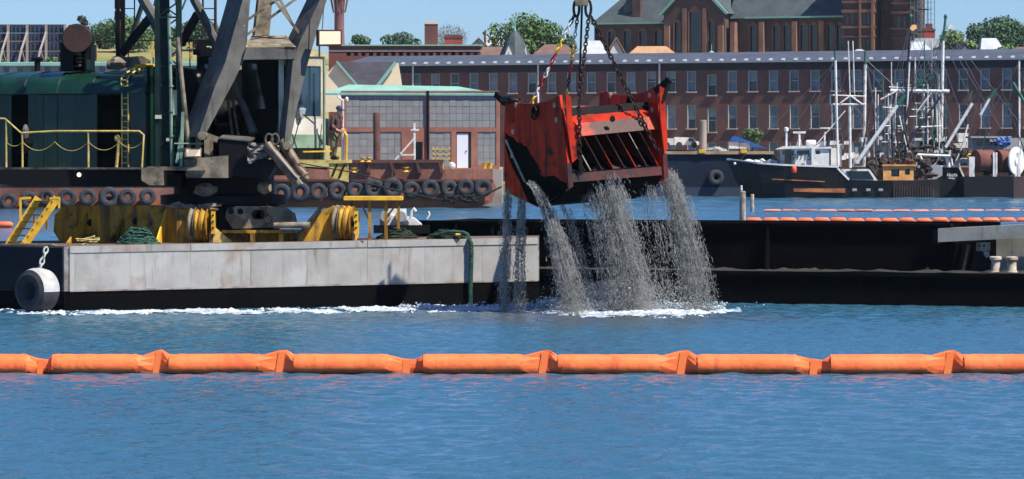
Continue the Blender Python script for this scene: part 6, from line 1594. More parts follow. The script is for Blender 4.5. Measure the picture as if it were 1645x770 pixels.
# ------------------------------------------------------------------ operator's cab, corner towards the camera
cab = bpy.data.objects.new('tmp', None)
Cc = P(452, 245, 118.9); dr_ = Vector((.76, .65, 0)); dl_ = Vector((-.76, .65, 0))
Wr = (X(519, 119.5) - X(452, 119.5))/.76; Wl = (X(452, 119.5) - X(384, 119.5))/.76
zc0, zc1, zcw, zct = Zp(262, 119), Zp(238, 119), Zp(190, 119), Zp(90, 119)
inR = Vector((-dr_.y, dr_.x, 0)); inL = Vector((dl_.y, -dl_.x, 0))
mb = MB(); ops = [(Wr*.36, Wr*.90, Zp(187, 119.4), Zp(106, 119.4)), (Wr*.04, Wr*.30, Zp(187, 119.4), Zp(106, 119.4))]
mb.wall(Cc, dr_, inR, Wr, zcw, zct, .06, ops)
cbw = mb.build('cab_wall', M['cab_cream'], cr)
mb = MB(); mb.wall(Cc - inR*.01, dr_, inR, Wr, zc1, zcw - .004, .07); mb.build('cab_door_panel', M['cab_white'], cr)
mb = MB(); mb.wall(Cc, dr_, inR, Wr, zc0, zc1 - .004, .07); mb.wall(Cc, dl_, inL, Wl, zc0, zc1 - .004, .06); mb.build('cab_skirt', M['dark_green'], cr)
mb = MB(); q = Cc + dr_*Wr*.02 - inR*.03; mb.prism([Vector((q.x, q.y, zc1)), Vector((q.x, q.y, zc1 + .45)), Vector((q.x, q.y, zc1 + .45)) + dr_*Wr*.96, Vector((q.x, q.y, zc1)) + dr_*Wr*.96], inR*.018); mb.build('green_stripe', M['green_pale'], cr)
mb = MB(); mb.wall(Cc + dl_*.08, dl_, inL, Wl - .08, zc1, zct, .06, [(.14, Wl - .3, Zp(175, 119.4), Zp(102, 119.4))]); mb.build('cab_wall', M['black_steel'], cr)
mb = MB(); mb.beam(Vector((Cc.x, Cc.y - .03, zc1)), Vector((Cc.x, Cc.y - .03, zct)), .17, .12); mb.build('corner_post', M['cab_cream'], cr)
for (dv, iv, a, b, y0, y1) in ((dr_, inR, .34, .92, 190, 104), (dr_, inR, .02, .32, 190, 104)):
    q0 = Cc + dv*Wr*a + iv*.035; q1 = Cc + dv*Wr*b + iv*.035
    mb = MB(); mb.prism([Vector((q0.x, q0.y, Zp(y0, 119.4))), Vector((q1.x, q1.y, Zp(y0, 119.4))), Vector((q1.x, q1.y, Zp(y1, 119.4))), Vector((q0.x, q0.y, Zp(y1, 119.4)))], iv*.012); mb.build('window_pane', M['cab_glass'], cbw)
q0 = Cc + dl_*.15 + inL*.03; q1 = Cc + dl_*(Wl - .2) + inL*.03
mb = MB(); mb.prism([Vector((q0.x, q0.y, Zp(177, 119.4))), Vector((q1.x, q1.y, Zp(177, 119.4))), Vector((q1.x, q1.y, Zp(100, 119.4))), Vector((q0.x, q0.y, Zp(100, 119.4)))], inL*.012); mb.build('window_pane', M['dark_glass'], cbw)
mb = MB(); rc = Cc + dr_*Wr*.5 + dl_*Wl*.5
mb.prism([Vector((p.x, p.y, zct)) for p in (Cc - dr_*.06 - dl_*.06, Cc + dr_*(Wr + .06) - dl_*.06, Cc + dr_*(Wr + .06) + dl_*(Wl + .06), Cc + dl_*(Wl + .06) - dr_*.06)], (0, 0, .1)); mb.build('cab_roof', M['cab_cream'], cr)
mb = MB(); mb.wall(Cc + dr_*Wr + dl_*.08, dl_, -dr_, Wl, zc0, zct, .06); mb.wall(Cc + dl_*Wl + dr_*.08, dr_, -dl_, Wr - .08, zc0, zct, .06); mb.build('cab_rear', M['dark_green'], cr)
mb = MB(); mb.tube([P(520.5, 92, 119.6), P(521, 256, 119.6)], .045, 8); mb.build('cab_pipe', M['green_pale'], cr)
mb = MB(); mb.tube([P(483, 188, 118.9), P(478, 205, 118.85), P(470, 235, 118.8)], .02, 5); mb.tube([P(487, 184, 118.9), P(505, 199, 118.95)], .025, 5); mb.tube([P(517, 200, 119.3), P(514, 225, 119.3), P(519, 232, 119.3)], .015, 5); mb.build('cab_hose', M['rope_black'], cr)
mb = MB(); mb.ball(P(482, 180, 119.3), .18, .12, .25, 8, .2, 2); mb.build('rag_bundle', M['siding_grey'], cr)
mb = MB(); mb.beam(P(486, 244, 118.5), P(531, 243, 118.7), .3, .05); mb.build('cab_step', M['yellow_clean'], cr)
# cab platform with rail
mb = MB(); a, b = P(480, 257, 118.3), P(562, 262, 118.3); mb.box(a.x, b.x, 118.3, 119.9, b.z, a.z); mb.build('cab_platform', M['yellow_pale'], cr)
mb = MB(); mb.ppx([(528, 262.5), (560, 262.5), (560, 293), (530, 285)], 118.35, .06); bk = mb.build('platform_bracket', M['yellow_pale'], cr)
mb = MB(); mb.beam(P(534, 284, 118.3), P(542, 264, 118.3), .05); mb.beam(P(545, 287, 118.3), P(554, 264, 118.3), .05); mb.beam(P(480, 268, 118.4), P(526, 272, 118.4), .05); mb.build('bracket_rib', M['black_steel'], bk)
mb = MB(); mb.tube([P(556, 257, 118.4), P(557, 218, 118.4), P(554, 213, 118.5), P(548, 211, 118.9)], .04, 8); mb.build('platform_rail', M['yellow_clean'], cr, True)
mb = MB(); mb.tube([P(551, 257, 118.5), P(551, 214, 118.5)], .045, 8); mb.tube([P(551, 176, 119.4), P(551, 162, 119.4), P(543, 156, 119.4), P(543, 152, 119.4)], .035, 6); mb.ball(P(557, 160, 119.4), .06, .06, .09, 8); mb.tube([P(551, 214, 119.4), P(551, 160, 119.4)], .03, 6); mb.build('standpipe', M['white_paint'], cr, True)
mb = MB(); mb.tube([P(480, 262, 118.2), P(560, 276, 118.2), P(640, 296, 118.3)], .02, 5); mb.build('tag_line', M['rope_black'], cr)

# ================================================================== person by the cab
M['skin'] = mat('skin', C(206, 150, 122), 0.6)
M['jacket'] = mat('jacket', C(92, 58, 54), 0.85, col2=C(52, 38, 38), scale=5, lo=.42, hi=.56, patch=(C(150, 126, 112), 6, .62, .68))
M['trousers'] = mat('trousers', C(108, 106, 84), 0.9, col2=C(80, 80, 62), scale=4)
M['cap'] = mat('cap', C(40, 52, 88), 0.8)
M['boot'] = mat('boot', C(40, 34, 30), 0.7)
M['glove'] = mat('glove', C(214, 158, 132), 0.7)
def skin_mesh(name, verts, edges, radii, m_, parent, sub=2, root=0):
    me = bpy.data.meshes.new(name + '_skel'); me.from_pydata(verts, edges, [])
    o = bpy.data.objects.new(name + '_skel', me); COL.objects.link(o)
    sk_ = o.modifiers.new('skin', 'SKIN'); sk_.use_smooth_shade = True
    if not me.skin_vertices:
        bpy.context.view_layer.objects.active = o
    for i, r_ in enumerate(radii):
        d = me.skin_vertices[0].data[i]; d.radius = (r_, r_) if not isinstance(r_, tuple) else r_; d.use_root = (i == root)
    ss = o.modifiers.new('sub', 'SUBSURF'); ss.levels = sub; ss.render_levels = sub
    dg = bpy.context.evaluated_depsgraph_get(); dg.update()
    nm = bpy.data.meshes.new_from_object(o.evaluated_get(dg)); nm.materials.clear(); nm.materials.append(m_)
    bpy.data.objects.remove(o); bpy.data.meshes.remove(me)
    q = bpy.data.objects.new(name, nm); COL.objects.link(q); q.parent = parent
    return q
pz = Zp(257, 118.9)
person = thing('person', 'person in maroon camouflage jacket, olive trousers and dark blue cap standing by the cab', 'person', (X(537, 118.9), 118.9, pz), R(0))
# local frame: faces +x (right) and a little to the camera; 1.78 m tall, leaning forward over the hands
bodyv = [(-.02, 0, .95), (.02, 0, 1.15), (.08, 0, 1.36), (.12, 0, 1.47), (.15, 0, 1.53), (.19, -.01, 1.62), (.2, -.01, 1.72),
         (.08, -.19, 1.38), (.06, -.25, 1.12), (.24, -.2, .98), (.08, .19, 1.38), (.07, .25, 1.13), (.26, .1, 1.0),
         (-.03, -.1, .88), (.03, -.12, .48), (-.04, -.12, .08), (.12, -.13, .03), (-.02, .1, .88), (-.02, .12, .48), (-.12, .12, .08), (.05, .13, .03),
         (.32, -.17, .95), (.34, .05, .97)]
bodye = [(0, 1), (1, 2), (2, 3), (3, 4), (4, 5), (5, 6), (2, 7), (7, 8), (8, 9), (2, 10), (10, 11), (11, 12), (0, 13), (13, 14), (14, 15), (15, 16), (0, 17), (17, 18), (18, 19), (19, 20), (9, 21), (12, 22)]
bodyr = [.13, .13, .15, .07, .06, .085, .075, .06, .048, .034, .06, .048, .034, .085, .06, .045, .035, .085, .06, .045, .035, .03, .03]
bd = skin_mesh('body', bodyv, bodye, bodyr, M['skin'], person)
jv = [(-.02, 0, .9), (.0, 0, 1.0), (.03, 0, 1.18), (.08, 0, 1.36), (.12, 0, 1.46), (.08, -.2, 1.38), (.05, -.28, 1.13), (.21, -.22, 1.0), (.08, .2, 1.38), (.06, .28, 1.14), (.23, .12, 1.02)]
je = [(0, 1), (1, 2), (2, 3), (3, 4), (3, 5), (5, 6), (6, 7), (3, 8), (8, 9), (9, 10)]
skin_mesh('jacket', jv, je, [(.17, .21), (.18, .2), .19, .2, .1, .1, .082, .06, .1, .082, .06], M['jacket'], person)
tv = [(-.02, 0, .95), (-.03, -.1, .86), (.03, -.12, .48), (-.03, -.12, .1), (-.02, .1, .86), (-.02, .12, .48), (-.11, .12, .1)]
skin_mesh('trousers', tv, [(0, 1), (1, 2), (2, 3), (0, 4), (4, 5), (5, 6)], [.165, .12, .1, .085, .12, .1, .085], M['trousers'], person)
mb = MB(); mb.lathe((.19, -.01, 1.66), (.25, 0, .97), [(.112, 0), (.115, .05), (.1, .1), (.06, .135), (.01, .145)], 16); mb.prism([(.28, -.09, 1.66), (.4, -.06, 1.62), (.4, .05, 1.62), (.28, .08, 1.66)], (0, 0, .02)); mb.build('cap', M['cap'], person, True, local=True)
for x, y in ((.06, -.125), (-.02, .125)):
    mb = MB(); mb.ball((x, y, .06), .15, .06, .07, 10); mb.build('boot', M['boot'], person, True, local=True)
for cx0, cy0, cz0 in ((.33, -.16, .95), (.35, .04, .97)):       # hands: palm and five curled fingers
    mb = MB(); mb.ball((cx0, cy0, cz0), .05, .028, .045, 8)
    for k in range(4):
        L = (.062, .07, .066, .052)[k]; y = cz0 + .03 - .019*k
        mb.tube([(cx0 + .035, cy0, y), (cx0 + .035 + L*.6, cy0 - .01, y - .008), (cx0 + .03 + L*.75, cy0 + .03, y - .014), (cx0 + .02 + L*.4, cy0 + .045, y - .016)], [.0095, .009, .0085, .007], 6)
    mb.tube([(cx0 - .01, cy0 + .012, cz0 + .04), (cx0 + .03, cy0 + .035, cz0 + .058), (cx0 + .06, cy0 + .045, cz0 + .05)], [.011, .01, .008], 6)
    mb.build('hand', M['glove'], person, True, local=True)
mb = MB(); mb.ball((.285, -.01, 1.615), .02, .018, .025, 8); mb.ball((.19, -.105, 1.62), .02, .015, .03, 8); mb.ball((.19, .085, 1.62), .02, .015, .03, 8); mb.build('nose_and_ears', M['skin'], person, True, local=True)
mb = MB(); mb.ball((.268, -.045, 1.645), .012, .012, .01, 8); mb.ball((.268, .025, 1.645), .012, .012, .01, 8); mb.ball((.272, -.01, 1.57), .012, .03, .006, 8); mb.build('eyes_and_mouth', M['boot'], person, True, local=True)
mb = MB(); mb.lathe((.17, -.01, 1.6), (.2, 0, .98), [(.1, -.04), (.112, .0), (.112, .06)], 14, False); mb.build('hair', M['boot'], person, True, local=True) if False else None
person.rotation_euler = (0, 0, R(-28))
# ================================================================== clamshell bucket
TB = R(33)
bu = Vector((math.cos(TB), math.sin(TB), 0)); bv = Vector((-math.sin(TB), math.cos(TB), 0))
BC = P(908, 245, 113.6)                                     # nearest corner line
BW = (X(1066, 115.5) - X(908, 113.6)) / math.cos(TB); BL = (X(908, 113.6) - X(811, 115.3)) / math.sin(TB)
def bz(py, D=113.9): return Zp(py, D)
def BP(u_, v_, z): q = BC + bu*u_ + bv*v_; return Vector((q.x, q.y, z))
bk = thing('clamshell_bucket', 'big red clamshell dredge bucket hanging from chains, dripping mud', 'bucket', tuple(BP(BW/2, BL/2, bz(335))))
M['vane'] = mat('vane', C(84, 26, 18), 0.6, col2=C(22, 14, 14), scale=1.2, lo=.35, hi=.58, bump=.2)
# side plates: (v, z) outline read off the near one
def vz(px, py):
    f_ = (908 - px)/(908 - 811.0); D = 113.6 + BL*math.cos(TB)*f_; return (max(-.12, f_*BL), Zp(py, D))
out = [vz(899, 153), vz(905, 200), vz(913, 262), vz(917, 304), vz(864, 333), vz(811, 308), vz(809, 220), vz(812, 161), vz(832, 166), vz(857, 167), vz(880, 163)]
for i, u0 in enumerate((0.0, BW - .1)):
    dz = 0 if i == 0 else (Zp(138, 116.2) - out[0][1])
    o2 = [(v_, z + dz*.9) for v_, z in out]
    mb = MB(); mb.prism([BP(u0, v_, z) for v_, z in o2], bu*.1); sp = mb.build('side_plate', M['red_bucket'], bk)
    # front flange: a tapering gusset plate across the front edge
    mb = MB(); zz = [o2[0][1] + .02, o2[0][1] - .06, bz(194) + dz*.9, bz(206) + dz*.9, bz(254) + dz*.9, bz(262) + dz*.9, bz(205) + dz*.9]
    if i == 0: uu = [(-.03, -.02), (.17, -.02), (.2, -.05), (.5, -.07), (.36, -.12), (.14, -.14), (.0, -.07)]
    else: uu = [(-.1, -.02), (.1, -.02), (.12, -.05), (.14, -.07), (.16, -.12), (.0, -.14), (-.1, -.07)]
    mb.prism([BP(u0 + u_, v_, z) for (u_, v_), z in zip(uu, zz)], -bv*.05); mb.build('front_flange', M['red_clean'], sp)
    mb = MB(); mb.prism([BP(u0 - .02, -.1, bz(262) + dz*.9), BP(u0 + .14, -.1, bz(262) + dz*.9), BP(u0 + .2, -.12, bz(300) + dz*.9), BP(u0 + .02, -.12, bz(304) + dz*.9)], -bv*.04); mb.build('lower_flange', M['vane'], sp)
    if i == 0:                                              # black mud stain spread over the plate
        st = [(811, 214), (820, 219), (829, 226), (838, 231), (846, 236), (851, 246), (858, 256), (866, 268), (870, 280), (875, 286), (884, 282), (893, 284), (901, 290), (909, 292), (915, 301), (908, 309), (890, 319), (864, 331), (850, 325), (842, 308), (836, 292), (827, 276), (819, 258), (812, 236)]
        rgs = random.Random(4); fine = []
        for k in range(len(st)):
            p0, p1 = st[k], st[(k+1) % len(st)]
            for f_ in (0, .33, .66): fine.append((p0[0] + (p1[0]-p0[0])*f_ + rgs.uniform(-1.4, 1.4)*(k < 15), p0[1] + (p1[1]-p0[1])*f_ + rgs.uniform(-1.6, 1.6)*(k < 15)))
        mb = MB(); mb.prism([BP(-.008, *vz(min(914, max(812, x)), y)) for x, y in fine], bu*.006); mb.build('mud_stain', M['mud_hull'], sp)
    mb = MB()
    mb.prism([BP(u0 - .012, BL*.985, out[7][1] + dz - .05), BP(u0 - .012, BL*.985, out[7][1] + dz - .75), BP(u0 - .012, BL*.84, out[7][1] + dz - .75), BP(u0 - .012, BL*.84, out[7][1] + dz - .05)], bu*.01); mb.build('wear_patch', M['red_clean'], sp)
    for px, py in ((829, 169), (891, 169), (894, 193), (824, 212), (823, 250)):
        v_, z = vz(px, py); mb = MB(); mb.lathe(BP(u0 - .03, v_, z + dz), bu, [(.06, 0), (.09, .02), (.09, .028)], 12); mb.build('bolt', M['bitt'], sp)
    v_, z = vz(862, 178); mb = MB(); mb.lathe(BP(u0 - .05, v_, z + dz), bu, [(.12, 0), (.17, .02), (.17, .048)], 16); g_ = [2*math.pi*k/12 for k in range(12)]
    c = BP(u0 - .08, v_, z + dz - .08); mb.tube([c + bv*(math.cos(g)*.13) + Vector((0, 0, math.sin(g)*.2)) for g in g_], .035, 6, True); mb.build('pad_eye', M['black_steel'], sp, True)
    if i == 0:
        mb = MB(); a = vz(815, 225); b = vz(846, 292); mb.beam(BP(-.06, a[0], a[1]), BP(-.06, b[0], b[1]), .05, .05); mb.build('spout_pipe', M['bitt'], sp)
    # black horns on the ears
    hv_, hz_ = (BL, o2[7][1]) if i == 0 else (0.0, o2[0][1])
    mb = MB()
    if i == 0: mb.beam(BP(u0, BL - .05, hz_ - .1), BP(u0 - .05, BL + .45, hz_ + .2), .14, .2); mb.ball(BP(u0, BL - .35, hz_), .35, .3, .12, 8, .2, 3)
    else: mb.beam(BP(u0, .3, hz_ - .15), BP(u0 + .25, -.15, hz_ + .22), .14, .2); mb.beam(BP(u0, -.1, hz_ - .5), BP(u0 + .25, -.15, hz_ + .2), .08, .1)
    mb.build('ear_horn', M['black_steel'], sp)
# cross members between the plates
def span(name, prof, m_, u0=.1, u1=None, smooth=False, dz1=0.0):
    u1 = u1 if u1 is not None else BW - .1; n = len(prof); mb = MB()
    a = [BP(u0, v_, z) for v_, z in prof]; b = [BP(u1, v_, z + dz1) for v_, z in prof]
    mb.add(a + b, [tuple(range(n)), tuple(range(2*n-1, n-1, -1))] + [(i, i+n, (i+1) % n + n, (i+1) % n) for i in range(n)]); return mb.build(name, m_, bk, smooth)
rise = .17                                                   # the bucket hangs a little tilted, right side up
zA, zB_, zC, zD, zE = bz(181), bz(192), bz(221), bz(277), bz(294)
span('top_beam', [(.72, zA + .1), (.66, zA - .14), (1.0, zA - .14), (1.0, zA + .1)], M['black_steel'], dz1=rise*1.6)
span('face_top', [(.3, bz(200) - .01), (.62, zB_ + .06), (.62, zB_), (.33, bz(200) - .06)], M['red_clean'], dz1=rise*1.7)
span('face_plate', [(.28, bz(200) - .01), (.08, zC), (.12, zC - .02), (.32, bz(200) - .03)], M['worn_plate'], dz1=rise*1.7)
span('rear_beam', [(2.3, zA - .05), (2.7, zA - .05), (2.7, zA - .45), (2.3, zA - .45)], M['red_bucket'], dz1=rise)
span('rear_plate', [(2.7, zA - .1), (3.1, zC - .2), (3.14, zC - .2), (2.75, zA - .1)], M['red_bucket'], dz1=rise)
# scoops: lower shells curving to a closed bottom
span('front_scoop', [(-.04, zD), (-.08, zE), (.35, zE - .42), (1.0, bz(328)), (1.6, bz(333)), (1.6, bz(330)), (1.0, bz(322)), (.4, zE - .3), (.0, zE + .05), (.02, zD)], M['mud_hull'], dz1=rise*1.3)
span('scoop_lip', [(-.10, zD - .04), (-.14, zE + .02), (-.09, zE + .02), (-.05, zD - .04)], M['vane'], u0=.15, u1=BW - .15, dz1=rise*1.3)
span('rear_scoop', [(1.6, bz(333)), (2.4, bz(325)), (BL - .1, bz(300)), (BL, zC - .4), (BL - .05, zC - .4), (BL - .15, bz(298)), (2.4, bz(320)), (1.6, bz(330))], M['vane'], dz1=rise*1.3)
span('inner_floor', [(.1, zD - .02), (1.3, zC + .1), (1.36, zC + .1), (.16, zD - .06)], M['mud_hull'], dz1=rise*1.4)
span('inner_back', [(1.3, zC + .1), (1.3, zA - .05), (1.36, zA - .05), (1.36, zC + .1)], M['black_steel'], dz1=rise*1.4)
# lumpy mud packed in the jaw behind the lip
mb = MB(); v = []; NU, NV = 40, 8
for j in range(NV):
    for i in range(NU):
        u_ = .12 + (BW - .24)*i/(NU-1); v_ = .02 + 1.1*j/(NV-1)
        z = zD - .1 + (zC - zD)*.62*(j/(NV-1)) + rise*1.4*u_/BW + .22*noise.noise(Vector((u_*2.2, v_*2.5, 4))) + .08*noise.noise(Vector((u_*7, v_*7, 2))); v.append(BP(u_, v_, z))
mb.add(v, [(j*NU+i, j*NU+i+1, (j+1)*NU+i+1, (j+1)*NU+i) for j in range(NV-1) for i in range(NU-1)]); mb.build('mud_load', M['mud'], bk, True)
# vanes in the mouth, leaning to the right as they go down
for k in range(8):
    u_ = -.1 + k*(BW - .75)/7.0; dz = rise*1.4*max(0, u_)/BW; ln = .62
    u0_ = max(.12, u_)
    tri = [(.16, zC + .02 + dz, 0), (.0, zD + .03 + dz, ln), (.1, zD - .06 + dz, ln), (1.0, zC - .28 + dz, .2), (1.1, zC + .06 + dz, 0)]
    mb = MB(); mb.prism([BP(min(BW - .12, u0_ + l_), v_, z) for v_, z, l_ in tri], bu*.025); va = mb.build('vane', M['vane'], bk)
    e0, e1 = BP(u0_ + .01, .13, zC + dz), BP(min(BW - .1, u0_ + ln + .01), -.02, zD + .02 + dz); em = e0.lerp(e1, .48)
    mb = MB(); mb.beam(e0, em, .022, .02); mb.build('vane_edge', M['bitt'] if k in (1, 6) else M['vane'], va)
    mb = MB(); mb.beam(em, e1, .05 if k in (3, 5, 7) else .03, .03); mb.build('vane_tip', M['red_clean'] if k in (3, 5, 7) else (M['bitt'] if k == 1 else M['vane']), va)
mb = MB(); mb.lathe(BP(BW*.47, .0, zB_ - .1 + rise*.7), -bv, [(.05, 0), (.1, .02), (.1, .05)], 12); mb.build('centre_bolt', M['black_steel'], bk)
mb = MB(); mb.prism([BP(BW*.75, 2.2, zA + .02), BP(BW*.75, .3, zA + .25), BP(BW*.75, .25, zA + .7), BP(BW*.75, 1.4, zA + .4)], bu*.1) if False else mb.beam(BP(BW*.4, 1.2, zA + .1), BP(BW*.4, 2.4, zA), .3, .25); mb.build('closing_arm', M['red_bucket'], bk)
mb = MB(); mb.lathe(BP(BW*.42, 1.6, zA - .1), bu, [(.3, -.4), (.34, -.36), (.34, .36), (.3, .4)], 18); mb.build('sheave_block', M['tan_steel'], bk, True)
# ================================================================== head block, chains, wire
HB = P(935, 4, 115.4)
t = thing('hook_block', 'dark steel hook block at the top edge above the bucket', 'hook block', tuple(P(935, 8, 115.4)))
mb = MB(); mb.bpx(924, -22, 945, 9, 115.2, .5); mb.bpx(918, -24, 952, -14, 115.1, .7); mb.build('block', M['tan_steel'], t)
for px in (926, 945):
    mb = MB(); c = P(px, 14, 115.4)
    mb.tube([c + Vector((math.cos(g)*.09, 0, math.sin(g)*.26)) for g in [2*math.pi*k/14 for k in range(14)]], .045, 6, True); mb.build('shackle', M['chain_dark'], t, True)
mb = MB(); mb.tube([P(935, -80, 115.4), P(935, -22, 115.4)], .05, 8); mb.build('hoist_wire', M['black_steel'], t)
mb = MB(); mb.tube([P(935, 9, 115.45), BP(BW*.42, 1.6, zA + .1)], .035, 8); tag(mb.build('closing_wire', M['black_steel'], None), 'straight dark wire running down the middle of the chains', 'wire')
v_, z = vz(846, 172)
ends = {'A': BP(.1, BL*.62, z), 'B': BP(.45, -.2, bz(280)), 'C': BP(BW - .3, -.15, bz(246)), 'D': BP(BW*.38, 2.2, zA)}
t = thing('sling_chain', 'sling chain painted in red, white and yellow bands at the left of the bucket', 'chain', tuple(ends['A']))
a, b = P(923, 24, 115.4), ends['A']
segs = [(0, .1, 'chain_dark'), (.1, .27, 'chain_white'), (.27, .41, 'chain_yellow'), (.41, .57, 'chain_red'), (.57, .68, 'chain_white'), (.68, .8, 'chain_red'), (.8, .89, 'chain_white'), (.89, 1, 'chain_yellow')]
for p, q, m_ in segs:
    mb = MB(); chain(mb, a.lerp(b, p), a.lerp(b, q), .19, .026); mb.build('chain_band', M[m_], t, label='%s painted length of chain' % m_.split('_')[1])
t = thing('sling_chain', 'dark sling chain hanging down along the bucket front left corner', 'chain', tuple(ends['B']))
m1 = P(930, 165, 113.6); mb = MB(); chain(mb, P(946, 26, 115.2), m1, .19, .026); chain(mb, m1, ends['B'], .19, .026); mb.build('chain', M['chain_dark'], t)
t = thing('sling_chain', 'dark sling chain slanting to the right side of the bucket', 'chain', tuple(ends['C']))
mb = MB(); chain(mb, P(949, 26, 115.4), ends['C'], .21, .028); mb.build('chain', M['chain_dark'], t)
t = thing('sling_chain', 'sling chain with yellow lower length behind the straight wire', 'chain', tuple(ends['D']))
a, b = P(928, 26, 115.6), ends['D']
for p, q, m_ in ((0, .12, 'chain_dark'), (.12, .3, 'chain_white'), (.3, .46, 'chain_yellow'), (.46, .6, 'chain_red'), (.6, .76, 'chain_dark'), (.76, 1, 'chain_yellow')):
    mb = MB(); chain(mb, a.lerp(b, p), a.lerp(b, q), .17, .022); mb.build('chain_band', M[m_], t)

# ================================================================== mud and water pouring down
def stream(label, p0, p1, D, w0, w1, n, seed,  size=(.005, .019), pw=.75, depth=.5, m_='mud_spray'):
    rg = random.Random(seed); mb = MB()
    strands = [(rg.gauss(0, .42), rg.gauss(0, .42), rg.uniform(.15, .5)) for _ in range(max(6, n//350))]
    for k in range(n):
        t_ = rg.random()**.8
        y = p0[1] + (p1[1] - p0[1])*t_; cxp = p0[0] + (p1[0] - p0[0])*(t_**pw); w = w0 + (w1 - w0)*t_
        if rg.random() < .7:
            s_ = rg.choice(strands); off = s_[0] + rg.gauss(0, .1*s_[2] + .10*t_) + .06*math.sin(t_*9 + s_[1]*7); dy = s_[1]
        else: off = rg.gauss(0, .5); dy = rg.gauss(0, .5)
        off = max(-1.3, min(1.3, off))
        c = P(cxp + off*w, y + rg.uniform(-4, 4), D + dy*depth)
        s_ = rg.uniform(*size)*(1.25 if rg.random() < .12 else .8); el = rg.uniform(1.6, 5.5)*(1.3 - .6*t_)
        lean = Vector((rg.gauss(.12, .12), rg.gauss(0, .1), -1)).normalized()
        a = lean.cross(Vector((0, 1, 0))).normalized()*s_*rg.uniform(.6, 1.2); b = lean.cross(a).normalized()*s_*rg.uniform(.6, 1.2); d = lean*s_*el
        mb.add([c + a, c + b, c - a - b, c + d, c - d*.6], [(0, 1, 3), (1, 2, 3), (2, 0, 3), (1, 0, 4), (2, 1, 4), (0, 2, 4)])
    for k in range(n//60):                                # unbroken threads of water
        s_ = rg.choice(strands); t0 = rg.random()**1.2*.75; ln = rg.uniform(.04, .16); off = s_[0] + rg.gauss(0, .16); pts = []
        for q in range(6):
            t_ = t0 + ln*q/5; w = w0 + (w1 - w0)*t_
            pts.append(P(p0[0] + (p1[0] - p0[0])*(t_**pw) + (off + .03*math.sin(q*1.9 + k))*w, p0[1] + (p1[1] - p0[1])*t_, D + s_[1]*depth))
        r_ = rg.uniform(.006, .016); mb.tube(pts, [r_*.4, r_, r_*1.2, r_, r_*.8, r_*.3], 4)
    o = mb.build('mud_stream', M[m_], None, kind='stuff'); o['label'] = label; return o
stream('broad grey curtain of mud and water pouring from the bucket mouth', (962, 278), (1026, 508), 114.7, 34, 40, 30000, 1, pw=.8, depth=.6)
stream('grey mud stream pouring from the right corner of the bucket', (1068, 272), (1126, 508), 116.2, 14, 32, 16000, 2, pw=.7)
stream('grey mud stream spouting from the left side plate', (850, 293), (925, 508), 114.3, 6, 30, 15000, 3, pw=.62)
stream('ragged trickle under the far left corner of the bucket', (816, 304), (808, 508), 115.7, 9, 13, 5200, 4)
stream('second ragged trickle right of the corner trickle', (838, 316), (832, 508), 115.5, 8, 13, 4000, 5)
stream('faint drips between the left and middle mud streams', (900, 326), (955, 508), 115.2, 24, 52, 2600, 6, (.005, .016))
stream('faint drips between the middle and right mud streams', (1045, 292), (1082, 508), 115.4, 26, 34, 2600, 7, (.005, .016))
stream('fine spray rising where the mud strikes the water', (985, 452), (990, 509), 115.3, 84, 104, 15000, 8, (.006, .016), depth=.9, m_='white_spray')

# ================================================================== foam along the hull
M['foam'] = mat('foam', C(206, 212, 216), 0.9, col2=C(132, 148, 160), scale=1.6, lo=.38, hi=.62)
mb = MB(); NX, NY = 1000, 60; idx = {}; v = []; rg = random.Random(2)
xs0, xs1 = X(-60, 117), X(1180, 119)
def hull_y(x):
    px = CX + x*F/118.5
    if px < 800: return hfront(px)
    return hfront(min(px, 866)) - 4.2*sstep(800, 960, px)
H_ = {}
for j in range(NY):
    for i in range(NX):
        x = xs0 + (xs1 - xs0)*i/(NX-1); px = CX + x*F/118.5
        wid = (4.2 + 1.2*sstep(250, 480, px) + .6*sstep(700, 860, px)) * (1 - .7*sstep(1100, 1180, px))
        f_ = j/(NY-1); y = hull_y(x) - .1 - wid*f_
        q = noise.noise(Vector((x*.7, y*.45, 0))) * .6 + noise.noise(Vector((x*2.6, y*1.5, 5)))*.45 + noise.noise(Vector((x*8, y*4.5, 8)))*.3
        dens = .36 - 1.35*abs(f_ - .38)**1.2 + .14*sstep(560, 760, px) - .14*(1 - sstep(0, 300, px))
        H_[(i, j)] = (x, y, q + dens)
for j in range(NY - 1):
    for i in range(NX - 1):
        cs = [H_[(i, j)], H_[(i+1, j)], H_[(i+1, j+1)], H_[(i, j+1)]]
        if sum(c[2] for c in cs)/4 > .1:
            q = []
            for key in ((i, j), (i+1, j), (i+1, j+1), (i, j+1)):
                if key not in idx:
                    x, y, h = H_[key]; idx[key] = len(v); v.append((x, y, .012 + max(0, min(.3, (h - .15)*.13 + .05*max(0, noise.noise(Vector((x*9, y*9, 2))))))))
                q.append(idx[key])
            mb.f.append(tuple(q))
mb.v = v
fo = mb.build('foam', M['foam'], None, kind='stuff'); fo['label'] = 'white churned foam along the waterline of the crane barge'
mb = MB(); rg = random.Random(17)
for k in range(2600):
    px = rg.choice((rg.gauss(885, 22), rg.gauss(1020, 60), rg.uniform(640, 1165), rg.uniform(820, 1165))); d = 117.2 + rg.gauss(0, .45); h = abs(rg.gauss(0, .09))*(1.7 if 862 < px < 905 else 1)
    c = Vector((X(px, d), d, .03 + h)); s_ = rg.uniform(.012, .035); mb.ball(c, s_*1.3, s_, s_, 5, .2, k)
sp = mb.build('splash_drops', M['foam'], None, kind='stuff'); sp['label'] = 'white splash drops thrown up where the mud falls'

